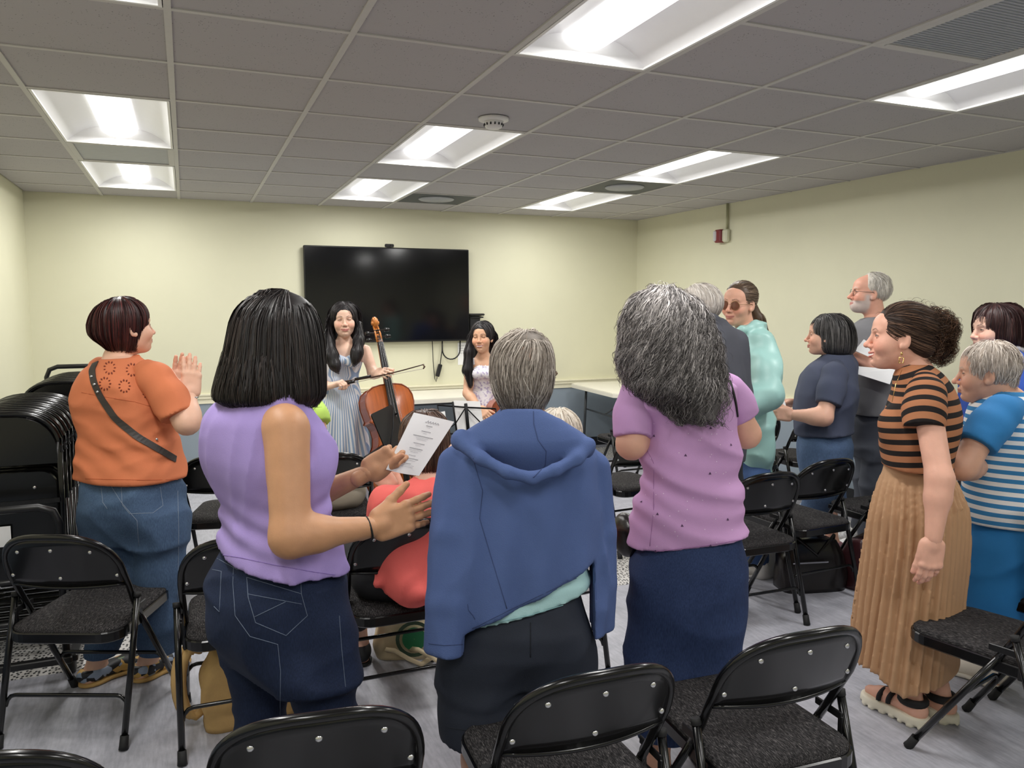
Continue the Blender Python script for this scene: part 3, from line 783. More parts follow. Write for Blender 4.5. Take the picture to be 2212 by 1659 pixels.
_fc2 = nrm(CAM-_bt); _fc2 = np.array([_fc2[0]*math.cos(.5)-_fc2[1]*math.sin(.5), _fc2[0]*math.sin(.5)+_fc2[1]*math.cos(.5), 0])
make_cello(axis_frame(_base, _top, _fc2), np.linalg.norm(_top-_base)/1.50, M_SPR2, M_MAP2, M_SPR2, 'reddish brown cello mostly hidden behind the grey-haired woman', False)
def make_bow(a, b_, label):
    root = empty('cello_bow', (0, 0, 0), 0, label, 'bow'); a, b_ = np.array(a), np.array(b_); d = nrm(b_-a); L_ = np.linalg.norm(b_-a)
    up = nrm(np.array([0, 0, 1.0])-d*d[2])
    P = [a+d*L_*t+up*(-.012*math.sin(math.pi*t)) for t in np.linspace(0, 1, 12)]
    MB().tube(P, .0045, 7, rr=[.0055-.002*t for t in np.linspace(0, 1, 12)]).build('stick', mat('bow_stick_brown', (58, 34, 24), .3), root)
    MB().tube([a+d*.05-up*.022, a+d*L_*.5-up*.021, b_-d*.012-up*.026], .0022, 5).build('bow_hair', mat('bow_hair_white', (216, 210, 196), .6), root)
    MB().tube([a+d*.03-up*.014, a+d*.085-up*.014], .011, 6).build('frog', M_EBONY, root)
    MB().tube([a+d*.09, a+d*.2], .0068, 7).build('grip', M_EBONY, root)
    MB().tube([b_-d*.006, b_-up*.016, b_-up*.028-d*.012], .006, 6, rr=[.005, .0065, .004]).build('tip', mat('bow_tip_brown', (96, 74, 58), .4), root)
make_bow(W(738, 825, 5.08), W(916, 787, 5.02), 'dark cello bow held out by the girl in the striped dress')
make_bow(W(1052, 815, 5.45), W(1203, 802, 5.35), 'cello bow whose tip shows right of the grey-haired head')

# ================================================================== MUSIC STANDS
M_IRON = mat('stand_black', (7, 8, 12), .6, var=.1, spec=.2)
def stand_base(root, h):
    MB().tube([(0, 0, .10), (0, 0, h)], .010, 8).build('pole', M_IRON, root)
    MB().tube([(0, 0, .25), (0, 0, .40)], .014, 8).build('collar', M_IRON, root)
    for k in range(3):
        a = 2*math.pi*k/3+.4
        MB().tube([(0, 0, .30), (.26*math.cos(a), .26*math.sin(a), .012)], .007, 6).build('leg', M_IRON, root)
        MB().tube([(0, 0, .12), (.15*math.cos(a), .15*math.sin(a), .125)], .005, 6).build('strut', M_IRON, root)
b0 = W(842, 940, 4.72); b0[2] = 0
ms = empty('music_stand', b0, -math.radians(-25), 'black solid-backed music stand in front of the large cello', 'music stand')
ms.rotation_euler = (0, 0, math.radians(62)); stand_base(ms, .70)
tilt = Matrix.Rotation(math.radians(-22), 3, 'X')
mbd = MB(); q = rrect(.235, .13, .018, 4); n = len(q)
V = [tuple(tilt @ Vector((x, y_, z))) for y_ in (-.003, .003) for x, z in q]; V = [(x, y, z+.80) for x, y, z in V]
mbd.add(V, [(i, (i+1) % n, n+(i+1) % n, n+i) for i in range(n)]); mbd.f += [tuple(range(n-1, -1, -1)), tuple(range(n, 2*n))]; mbd.sm += [False]*2
mbd.build('desk', M_IRON, ms)
MB().box((0, .06, .675), (.5, .06, .006)).build('shelf', M_IRON, ms)
MB().tube([(-.2, -.05, .72), (0, -.02, .80), (.18, .02, .9)], .004, 6).build('rib', M_IRON, ms)
MB().tube([(.24, .05, .68), (.25, .05, .78), (.23, .02, .86), (.2, .0, .87)], .006, 6).build('page_holder', M_IRON, ms)
sh = empty('sheet_music', tuple(b0), 0, 'white sheet music resting on the solid-backed stand', 'sheet music'); sh.rotation_euler = (0, 0, math.radians(62))
V = [tuple(tilt @ Vector((x, y_, z))) for y_ in (.008, .010) for x, z in ((-.2, -.11), (.225, -.11), (.225, .09), (-.2, .09))]
MB().add([(x, y, z+.80) for x, y, z in V], [(3, 2, 1, 0), (4, 5, 6, 7), (0, 1, 5, 4), (1, 2, 6, 5), (2, 3, 7, 6), (3, 0, 4, 7)]).build('sheet', M_PAPER, sh)
# wire stand
zc = 4.95; P = lambda px, py, dz=0.0: W(px, py, zc+dz)
b1 = W(1008, 930, zc); b1[2] = 0
ws = empty('music_stand', b1, 0, 'folding wire music stand holding a white folder', 'music stand'); stand_base(ws, .74)
loc = lambda p: tuple(np.array(p)-np.array(b1))
for pts, r, nm in (([P(945, 875), P(1006, 880), P(1071, 883)], .0055, 'top_wire'), ([P(945, 875), P(955, 935, -.05)], .0045, 'side_wire'), ([P(1071, 883), P(1073, 935, -.05)], .0045, 'side_wire'),
                   ([P(950, 937, -.06), P(1000, 937, -.06), P(1075, 940, -.06)], .0055, 'shelf_wire'), ([P(1006, 880), P(984, 915, -.03)], .004, 'cross_wire'), ([P(1006, 880), P(1043, 918, -.03)], .004, 'cross_wire'),
                   ([P(984, 915, -.03), P(968, 926, -.04)], .004, 'cross_wire'), ([P(1043, 918, -.03), P(1060, 930, -.04)], .004, 'cross_wire'), ([P(978, 868), P(987, 936, -.05)], .006, 'centre_bar'), ([P(1006, 872), P(1013, 945, -.05)], .011, 'centre_bar')):
    MB().tube([loc(p) for p in pts], r, 7).build(nm, M_IRON, ws)
def slab_quad(c4, th, mt, name, label, cat):
    c4 = [np.array(p) for p in c4]; nn = nrm(np.cross(c4[1]-c4[0], c4[3]-c4[0]))*th; o = sum(c4)/4
    V = [p-o for p in c4]+[p+nn-o for p in c4]
    me = MB().add(V, [(3, 2, 1, 0), (4, 5, 6, 7), (0, 1, 5, 4), (1, 2, 6, 5), (2, 3, 7, 6), (3, 0, 4, 7)]).mesh(name, mt)
    ob = put(name, me, None, o); tag(ob, label, cat); return ob
slab_quad([P(980, 865, .03), P(1037, 867, .03), P(1046, 930, -.02), P(988, 936, -.02)], .012, M_PAPER, 'music_folder', 'white folder standing on the wire music stand', 'folder')
slab_quad([P(937, 893, .03), P(961, 888, .03), P(968, 935, -.02), P(944, 938, -.02)], .003, M_PAPER, 'sheet_music', 'loose white page at the left end of the wire stand', 'sheet music')

# ================================================================== BAGS
def blob_bag(name, P0, dims, rz, mt, label, folds=.012, sag=.25, seed=0, parts=True):
    """soft bag: rounded box with creases"""
    rr_ = random.Random(seed); root = empty(name, P0, rz, label, 'bag')
    nu, nv = 28, 14; V, Fc = [], []
    ph = [rr_.uniform(0, 6.28) for _ in range(6)]
    for j in range(nv+1):
        t = j/nv
        for i in range(nu):
            a = 2*math.pi*i/nu; c, s_ = math.cos(a), math.sin(a); e = 2/4.5
            k = (1-.12*t+.08*math.sin(math.pi*t))*(1-sag*max(0, t-.75)*2)
            x = dims[0]/2*math.copysign(abs(c)**e, c)*k; y = dims[1]/2*math.copysign(abs(s_)**e, s_)*(k-.25*t)
            d = folds*(math.sin(3*a+ph[0]+4*t)+.6*math.sin(7*a+ph[1]-5*t)+.5*math.sin(9*t+ph[2]+2*a))*math.sin(math.pi*min(1, t*1.1+.05))
            V.append((x+c*d, y+s_*d, max(.001, dims[2]*t+.01*math.sin(2*a+ph[3])*t)))
    for j in range(nv):
        for i in range(nu): Fc.append((j*nu+i, j*nu+(i+1) % nu, (j+1)*nu+(i+1) % nu, (j+1)*nu+i))
    Fc += [tuple(range(nu-1, -1, -1)), tuple(range(nv*nu, nv*nu+nu))]
    MB().add(V, Fc, True).build('body', mt, root)
    return root
M_TAN = mat('canvas_tan', (196, 160, 104), .85, var=.12, scale=14, bump=.3, bscale=300)
M_CREAM = mat('canvas_cream', (226, 208, 172), .85, var=.06, bump=.2, bscale=300)
M_LEATH = mat('leather_black', (24, 18, 18), .28, var=.15, bump=.15, bscale=120)
M_WBAG = mat('plastic_white', (226, 224, 220), .4, var=.05)
tb = blob_bag('tan_handbag', (.80, .06, 0), (.34, .17, .29), .1, M_TAN, 'tan canvas handbag with rounded handles under a chair', .010, seed=3)
for i in (0, 1): MB().tube([(-.165-.02*i, .05, .27)]+[(-.19-.045*math.sin(a)-.02*i, .03+.02*i, .16+.13*math.cos(a)) for a in np.linspace(.1, math.pi-.1, 9)]+[(-.15, .05, .05)], .016, 8).build('handle', M_TAN, tb)
MB().box((.02, -.088, .14), (.2, .006, .16), .003).build('front_pocket', M_TAN, tb)
ct = blob_bag('canvas_tote', (1.50, .38, 0), (.30, .2, .20), -.3, M_CREAM, 'cream canvas tote with a green printed badge under the coral chair', .008, seed=5)
def disc(mt, r0, r1, c, nm, par, nrm_y=-.105):
    V, Fc = [], []; n = 28
    for i in range(n):
        a = 2*math.pi*i/n
        for r in (r0, r1): V.append((c[0]+r*math.cos(a), nrm_y+.0*r, c[1]+r*math.sin(a)))
    for i in range(n): j = (i+1) % n; Fc.append((2*i, 2*i+1, 2*j+1, 2*j))
    return MB().add(V, Fc).build(nm, mt, par)
disc(mat('print_green', (44, 130, 86), .7), .001, .052, (.02, .10), 'badge', ct, -.116); disc(mat('print_dark_green', (70, 92, 72), .7), .064, .080, (.02, .10), 'badge_ring', ct, -.116)
for s in (0, 1): MB().tube([(-.1+.1*s, -.1, .05), (-.06+.1*s, -.16, .07), (.0+.1*s, -.20, .05), (.05+.08*s, -.19, .02), (.1+.05*s, -.14, .03)], .012, 4).build('strap', M_CREAM, ct)
hb = blob_bag('black_handbag', (3.72, .32, 0), (.36, .2, .27), -.25, M_LEATH, 'black leather handbag standing under a chair', .006, seed=8)
MB().tube([(-.12, -.02, .25), (-.11, -.05, .30), (0, -.08, .2), (.11, -.05, .30), (.12, -.02, .25)], .009, 7).build('handle', M_LEATH, hb)
MB().box((-.05, -.104, .17), (.2, .004, .008)).build('zip', M_STR, hb)
hb2 = blob_bag('burgundy_handbag', (4.0, .22, 0), (.22, .2, .27), .2, mat('leather_burgundy', (58, 26, 30), .35, var=.15), 'dark burgundy leather bag beside the black handbag', .008, seed=12)
MB().lathe([(.012, 0), (.018, .004), (.018, .008), (.012, .008)], 14, (-.02, -.11, .16), Matrix.Rotation(math.radians(90), 3, 'X')).build('ring', M_RIV, hb2)
wb = blob_bag('white_plastic_bag', (3.67, .60, 0), (.30, .18, .30), .15, M_WBAG, 'crumpled white plastic bag behind the black handbag', .016, seed=21)
MB().tube([(-.05, 0, .28), (-.03, .01, .35), (.03, .01, .35), (.05, 0, .28)], .01, 6).build('handle', M_WBAG, wb)
# white tote on the right-hand chair
tw = empty('white_tote', (3.585, -1.20, .43), -math.radians(2), 'white canvas tote with black lettering propped on a chair at right', 'bag')
V, Fc = [], []; nu, nv = 20, 10
for j in range(nv+1):
    t = j/nv
    for i in range(nu):
        a = 2*math.pi*i/nu; c, s_ = math.cos(a), math.sin(a)
        x = .19*math.copysign(abs(c)**.35, c)*(1-.06*t); y = (.065-.04*t)*math.copysign(abs(s_)**.6, s_)+.10*t+.006*math.sin(4*x*10+5*t)
        V.append((x, y, max(0, .40*t+.01*math.sin(8*x)*t)))
for j in range(nv):
    for i in range(nu): Fc.append((j*nu+i, j*nu+(i+1) % nu, (j+1)*nu+(i+1) % nu, (j+1)*nu+i))
Fc += [tuple(range(nu-1, -1, -1)), tuple(range(nv*nu, nv*nu+nu))]
MB().add(V, Fc, True).build('body', mat('canvas_white', (228, 220, 214), .85, var=.03, bump=.2, bscale=300), tw)
for i, tx in enumerate(('EAT.', 'SLEEP.', 'READ BOOKS.')):
    t = text_obj('printed_letters', tx, .062, M_EBONY, tw, .0004, 'LEFT'); t.scale = (.82, 1.15, 1)
    t.rotation_euler = (math.radians(90-16), 0, 0); z = .285-.082*i; t.location = (-.165, -.071+.14*z/.4*.98, z)
for s in (-1, 1): MB().tube([(s*.08-.03, .09, .39), (s*.08-.02, .10, .46), (s*.08+.02, .10, .46), (s*.08+.03, .09, .39)], .008, 6).build('handle', M_CREAM, tw)
# ================================================================== IMPLICIT-SURFACE BODY MODELLER
def smin(a, b, k):
    if k <= 0: return np.minimum(a, b)
    h = np.maximum(k-np.abs(a-b), 0)/k
    return np.minimum(a, b)-h*h*k*.25
def smax(a, b, k): return -smin(-a, -b, k)

class Field:
    """list of implicit shapes combined in order; evaluates at any points, meshes by surface nets"""
    def __init__(s): s.ops = []
    def _add(s, fn, lo, hi, op, k):
        s.ops.append((fn, np.array(lo, float)-.02-k, np.array(hi, float)+.02+k, op, k)); return s
    def cone(s, a, b, ra, rb, k=.02, op='u'):
        a, b = np.array(a, float), np.array(b, float); d = b-a; L2 = max(float(d@d), 1e-9); r = max(ra, rb)
        def fn(P):
            t = np.clip(((P-a)@d)/L2, 0, 1)
            return np.linalg.norm(P-a-t[..., None]*d, axis=-1)-(ra+(rb-ra)*t)
        return s._add(fn, np.minimum(a, b)-r, np.maximum(a, b)+r, op, k)
    def chain(s, pts, rs, k=.02, op='u'):
        for i in range(len(pts)-1): s.cone(pts[i], pts[i+1], rs[i], rs[i+1], k, op)
        return s
    def ell(s, c, r, R=None, k=.02, op='u'):
        c, r = np.array(c, float), np.array(r, float); Rm = np.eye(3) if R is None else np.array(R, float)   # columns = axes
        def fn(P):
            q = (P-c)@Rm; k0 = np.linalg.norm(q/r, axis=-1); k1 = np.linalg.norm(q/(r*r), axis=-1)+1e-9
            return k0*(k0-1)/k1
        e = np.sqrt(((Rm*r)**2).sum(1))
        return s._add(fn, c-e, c+e, op, k)
    def rbox(s, c, h, rad, R=None, k=.01, op='u'):
        c, h = np.array(c, float), np.array(h, float); Rm = np.eye(3) if R is None else np.array(R, float)
        def fn(P):
            q = np.abs((P-c)@Rm)-(h-rad)
            return np.linalg.norm(np.maximum(q, 0), axis=-1)+np.minimum(q.max(-1), 0)-rad
        e = (np.abs(Rm)*h).sum(1)
        return s._add(fn, c-e, c+e, op, k)
    def loft(s, rows, yaw, k=.02, op='u', p=2.3, mod=None):
        """rows: (z, cx, cy, halfwidth, front, back) bottom to top; yaw = facing"""
        A = np.array(sorted(rows), float); c, sn = math.cos(yaw), math.sin(yaw)
        zt = A[:, 0]; zf = np.linspace(zt[0], zt[-1], 160)
        T = []                                       # smooth (monotone-ish) resample
        for j in range(1, 6):
            v = np.interp(zf, zt, A[:, j]); w = 9
            ve = np.concatenate([np.full(w, v[0]), v, np.full(w, v[-1])]); ker = np.hanning(2*w+1); ker /= ker.sum()
            T.append(np.convolve(ve, ker, 'valid'))
        r = A[:, 3:6].max()
        def fn(P):
            z = P[..., 2]; cx, cy, hw, fr, bk = (np.interp(z, zf, t) for t in T)
            x, y = P[..., 0]-cx, P[..., 1]-cy; u = x*c-y*sn; v = x*sn+y*c      # right, forward
            d = np.where(v > 0, fr, bk); rho = (np.abs(u/hw)**p+np.abs(v/d)**p+1e-9)**(1/p)
            dd = (rho-1)*np.minimum(hw, d)
            if mod is not None: dd = dd-mod(u, v, z, np.arctan2(u/hw, v/d))
            e = np.maximum(zt[0]-z, z-zt[-1])
            return np.maximum(dd, e)
        return s._add(fn, (A[:, 1].min()-r-.03, A[:, 2].min()-r-.03, zt[0]), (A[:, 1].max()+r+.03, A[:, 2].max()+r+.03, zt[-1]), op, k)
    def half(s, pt, n, k=.006):
        """cut away everything on the side n points to"""
        pt, n = np.array(pt, float), nrm(n)
        return s._add(lambda P: (P-pt)@n, (-99,)*3, (99,)*3, 'i', k)
    def fn(s, f, op='w', lo=(-99,)*3, hi=(99,)*3, k=0.0): return s._add(f, lo, hi, op, k)
    def _comb(s, d, v, op, k):
        if op == 'u': return smin(d, v, k)
        if op == 's': return smax(d, -v, k)
        if op == 'i': return smax(d, v, k)
        if op == 'w': return d-v
    def __call__(s, P):
        P = np.asarray(P, float); d = np.full(P.shape[:-1], .5)
        for fn, lo, hi, op, k in s.ops:
            if op in 'us':
                m_ = ((P >= lo) & (P <= hi)).all(-1)
                if m_.any(): d[m_] = s._comb(d[m_], fn(P[m_]), op, k)
            else: d = s._comb(d, fn(P), op, k)
        return d
    def bounds(s):
        L = [o for o in s.ops if o[3] == 'u']
        return np.min([o[1] for o in L], 0), np.max([o[2] for o in L], 0)
    def mesh(s, h, lo=None, hi=None):
        b0, b1 = s.bounds(); lo = b0 if lo is None else np.maximum(lo, b0); hi = b1 if hi is None else np.minimum(hi, b1)
        n = np.ceil((hi-lo)/h).astype(int)+1
        ax = [lo[i]+h*np.arange(n[i]) for i in range(3)]
        D = np.full(n, .5, dtype=np.float64)
        for fn, a, b, op, k in s.ops:
            i0 = np.maximum(np.floor((a-lo)/h).astype(int), 0); i1 = np.minimum(np.ceil((b-lo)/h).astype(int)+1, n)
            if op not in 'us': i0, i1 = np.zeros(3, int), n
            if (i1 <= i0).any(): continue
            sl = tuple(slice(p, q) for p, q in zip(i0, i1))
            sub = D[sl]
            if op in 'us':
                P = np.stack(np.meshgrid(*[ax[i][sl[i]] for i in range(3)], indexing='ij'), -1)
                D[sl] = s._comb(sub, fn(P), op, k)
            else:                                    # only near the surface matters
                m_ = np.abs(sub) < .12
                if op == 'i': m_ = sub < .12
                I = np.argwhere(m_)
                if len(I) == 0: continue
                P = lo+h*I
                sub[m_] = s._comb(sub[m_], fn(P), op, k)
        return surface_nets(D, lo, h)

def surface_nets(D, lo, h):
    n = D.shape; neg = D < 0
    c = np.zeros((n[0]-1, n[1]-1, n[2]-1), dtype=np.int8)
    for i in (0, 1):
        for j in (0, 1):
            for k in (0, 1): c += neg[i:n[0]-1+i, j:n[1]-1+j, k:n[2]-1+k]
    act = (c > 0) & (c < 8); I = np.argwhere(act)
    if len(I) == 0: return np.zeros((0, 3)), np.zeros((0, 4), int)
    idx = -np.ones(act.shape, dtype=np.int64); idx[act] = np.arange(len(I))
    acc = np.zeros((len(I), 3)); cnt = np.zeros(len(I))
    cor = [(i, j, k) for i in (0, 1) for j in (0, 1) for k in (0, 1)]
    val = {q: D[I[:, 0]+q[0], I[:, 1]+q[1], I[:, 2]+q[2]] for q in cor}
    for a in cor:
        for ax in range(3):
            if a[ax]: continue
            b = list(a); b[ax] = 1; b = tuple(b)
            va, vb = val[a], val[b]; m_ = (va < 0) != (vb < 0)
            t = va[m_]/(va[m_]-vb[m_]); p = np.tile(np.array(a, float), (m_.sum(), 1)); p[:, ax] = t
            acc[m_] += p; cnt[m_] += 1
    V = lo+h*(I+acc/cnt[:, None])
    Q = []
    for ax in range(3):
        o1, o2 = [(1, 2), (2, 0), (0, 1)][ax]
        sl0 = [slice(1, -1)]*3; sl0[ax] = slice(0, n[ax]-1); sl1 = list(sl0); sl1[ax] = slice(1, n[ax])
        a, b = neg[tuple(sl0)], neg[tuple(sl1)]
        E = np.argwhere(a != b)
        if len(E) == 0: continue
        E = E.copy(); s0 = a[tuple(E.T)]
        off = np.array([1, 1, 1]); off[ax] = 0; E = E+off
        def g(d1, d2):
            F_ = E.copy(); F_[:, o1] -= d1; F_[:, o2] -= d2; return idx[tuple(F_.T)]
        q = np.stack([g(1, 1), g(0, 1), g(0, 0), g(1, 0)], 1)
        q[~s0] = q[~s0][:, ::-1]; Q.append(q)
    Q = np.concatenate(Q); Q = Q[(Q >= 0).all(1)]
    return V, Q

def join_meshes(L):
    V, Q, o = [], [], 0
    for v, q in L: V.append(v); Q.append(q+o); o += len(v)
    return np.concatenate(V), np.concatenate(Q)

def noise3(P, f, seed):
    """cheap smooth noise: a few warped sine products"""
    r = np.random.RandomState(seed); out = 0
    for i in range(4):
        d = r.normal(size=3); d /= np.linalg.norm(d); e = r.normal(size=3); e /= np.linalg.norm(e)
        out = out+np.sin(f*(P@d)+r.uniform(0, 6.28)+1.3*np.sin(.7*f*(P@e)+r.uniform(0, 6.28)))
    return out/4
def folds(amp, f, seed, stretch=(1, 1, 1), dirs=None, sharp=1.6, mask=None):
    st = np.array(stretch, float)
    def fn(P):
        n = noise3(P*st, f, seed); v = (1-np.abs(n))**sharp*2-1.0
        v = amp*v
        return v if mask is None else v*mask(P)
    return fn

# ------------------------------------------------------------------ hands
def hand(Fd, wrist, d, palm, side, curl=(.25, .3, .35, .4), spread=.10, thumb=(.5, .35, .3), size=1.0, tcurl=.25):
    s = size
    """d: wrist->knuckle direction, palm: palm normal, side: direction of the thumb side (unit, roughly perpendicular)"""
    d = nrm(d); palm = nrm(np.array(palm)-d*np.dot(palm, d)); l = np.cross(d, palm)
    if np.dot(l, side) < 0: l = -l                     # l points to the thumb side
    w = np.array(wrist, float)
    R = np.stack([l, d, palm], 1)
    tips = []
    Fd.cone(w-d*.03*s, w+d*.02*s, .024*s, .023*s, .02)
    Fd.rbox(w+d*.052*s-l*.002*s, np.array([.038, .048, .0135])*s, .0125*s, R, .016)
    Fd.ell(w+d*.035*s+l*.024*s+palm*.006*s, np.array([.018, .034, .016])*s, R, .014)
    Fd.ell(w+d*.035*s-l*.024*s+palm*.005*s, np.array([.014, .034, .014])*s, R, .014)
    base = [(.0285, .090, .068, .0088), (.0095, .095, .077, .0090), (-.0095, .092, .071, .0086), (-.0275, .084, .055, .0076)]
    for (bl, bd, ln, r), c, k in zip(base, curl, (1.2, .35, -.4, -1.3)):
        p = w+(l*bl+d*bd)*s; dirv = nrm(d+l*spread*k)
        seg = (.45, .30, .25); a = c
        Fd.ell(p-palm*.003*s, (.0105*s,)*3, None, .008)
        q = p; rr_ = (r*1.02, r, r*.95, r*.82)
        for i in range(3):
            v = dirv*math.cos(a)+palm*math.sin(a); q2 = q+v*ln*seg[i]*s
            Fd.cone(q, q2, rr_[i]*s, rr_[i+1]*s, .004); q = q2; a += c*1.15
        tips.append(q)
    a0, a1, a2 = thumb
    p = w+(d*.022+l*.022+palm*.006)*s; v = nrm(d*math.cos(a0)*1.0+l*math.sin(a0)+palm*a1)
    q = p+v*.045*s; Fd.cone(p, q, .015*s, .0118*s, .012)
    v2 = nrm(v*math.cos(tcurl)+d*math.sin(tcurl)+palm*a2*.4); q2 = q+v2*.032*s; Fd.cone(q, q2, .0112*s, .0102*s, .005)
    v3 = nrm(v2+palm*a2*.3); q3 = q2+v3*.024*s; Fd.cone(q2, q3, .0102*s, .0082*s, .004)
    tips.append(q3)
    return tips

# ------------------------------------------------------------------ head
def head_frame(c, yaw, pitch=0.0, roll=0.0):
    """columns right, forward, up of a head facing yaw (clockwise from +Y), pitch > 0 looks down"""
    f = np.array([math.sin(yaw), math.cos(yaw), 0.0]); r = np.array([math.cos(yaw), -math.sin(yaw), 0.0]); u = np.array([0, 0, 1.0])
    f2 = f*math.cos(pitch)-u*math.sin(pitch); u2 = u*math.cos(pitch)+f*math.sin(pitch)
    r3 = r*math.cos(roll)+u2*math.sin(roll); u3 = -r*math.sin(roll)+u2*math.cos(roll)
    return np.array(c, float), np.stack([r3, f2, u3], 1)

def head_field(Fd, c, R, s, face=True, o=None):
    o = o or {}
    g = lambda k, d: o.get(k, d)
    T = lambda x, y, z: c+R@(np.array([x, y, z])*s)
    def E(p, r, k=.02, op='u', RR=None): Fd.ell(T(*p), np.array(r)*s, R if RR is None else RR, k*s, op)
    def Cn(a, b, ra, rb, k=.01, op='u'): Fd.cone(T(*a), T(*b), ra*s, rb*s, k*s, op)
    jw = g('jaw', 1.0); fl = g('full', 0.0)
    E((0, -.014, .034), (.073, .092, .080), .0)
    E((0, .028, -.016), (.0635+fl*.4, .060, .082), .03)
    E((0, .028, -.062), ((.050+fl*.8)*jw, .054, .050), .03)
    E((0, .058, -.093), (.024*jw+fl*.3, .026, .020), .026)                  # chin
    if not face:
        for sx in (-1, 1):
            RR = R@np.array(Matrix.Rotation(sx*.35, 3, 'Z'))
            E((sx*.073, -.008, -.008), (.008, .019, .031), .008, 'u', RR)
        return
    E((0, .055, .045), (.050, .032, .034), .03)                             # forehead
    for sx in (-1, 1):
        Cn((sx*.014, .082, .0205), (sx*.040, .072, .0225), .0085, .0075, .016)   # brow ridge
        E((sx*.041, .056, -.028), (.022, .024, .024), .026)                      # cheekbone
        if g('smile', 0) > 0:
            E((sx*.036, .0715, -.036), (.0155, .0115, .0135), .024)              # smiling cheek
            Cn((sx*.020, .091, -.040), (sx*.034, .077, -.074), .0022, .0022, .011, 's')   # nasolabial line
        E((sx*.0315, .091, .0035), (.0155, .0125, .0095), .012, 's')             # eye socket
        E((sx*.0315, .0735, .0035), (.0142, .0135, .0125), .003)                 # eyeball under the lid
        RR = R@np.array(Matrix.Rotation(sx*.4, 3, 'Z'))
        E((sx*.0725, -.004, -.010), (.0075, .019, .031), .008, 'u', RR)          # ear
        E((sx*.079, .000, -.008), (.004, .010, .017), .004, 's', RR)
        E((sx*.074, .006, -.032), (.006, .008, .010), .006)
    nl = g('nose', 1.0)
    Cn((0, .084, .014), (0, .090+.014*nl, -.026), .0070, .0085, .012)           # nose
    E((0, .0945+.0135*nl, -.0325), (.0108, .0105, .0095), .010)
    for sx in (-1, 1):
        E((sx*.0118, .0965, -.0360), (.0072, .0095, .0075), .006)
        E((sx*.0062, .102, -.0425), (.0035, .0052, .003), .002, 's')            # nostril
    E((0, .078, -.068), (.026, .018, .024), .02)                                # muzzle
    sm = g('smile', 0); w = .0215+.0065*sm; up = .007*sm; zm = -.0675; op_ = g('open', 0)
    for sx in (-1, 1):
        Cn((0, .0970, zm+.0058+.001*op_), (sx*w, .083, zm+.0015+up), .0044, .0020, .006)          # upper lip
        Cn((0, .0950, zm-.0062-.002*op_), (sx*w*.85, .082, zm-.0005+up*.8), .0056, .0024, .007)   # lower lip
        Cn((0, .1040, zm), (sx*w*1.02, .087, zm+.001+up), .0014+.0030*op_, .0010+.0008*op_, .002, 's')
    if op_ > 0:
        for sx in (-1, 1): Cn((0, .0885, zm+.0005), (sx*w*.75, .0815, zm+.001+up*.55), .0052, .0038, .001)   # teeth
    Cn((-.012, .092, -.083), (.012, .092, -.083), .004, .004, .014, 's')        # dip under the lip
    E((0, .069, -.0945), (.0165, .0165, .0135), .018)
    if g('beard', 0): E((0, .056, -.082), (.046, .040, .030), .02)

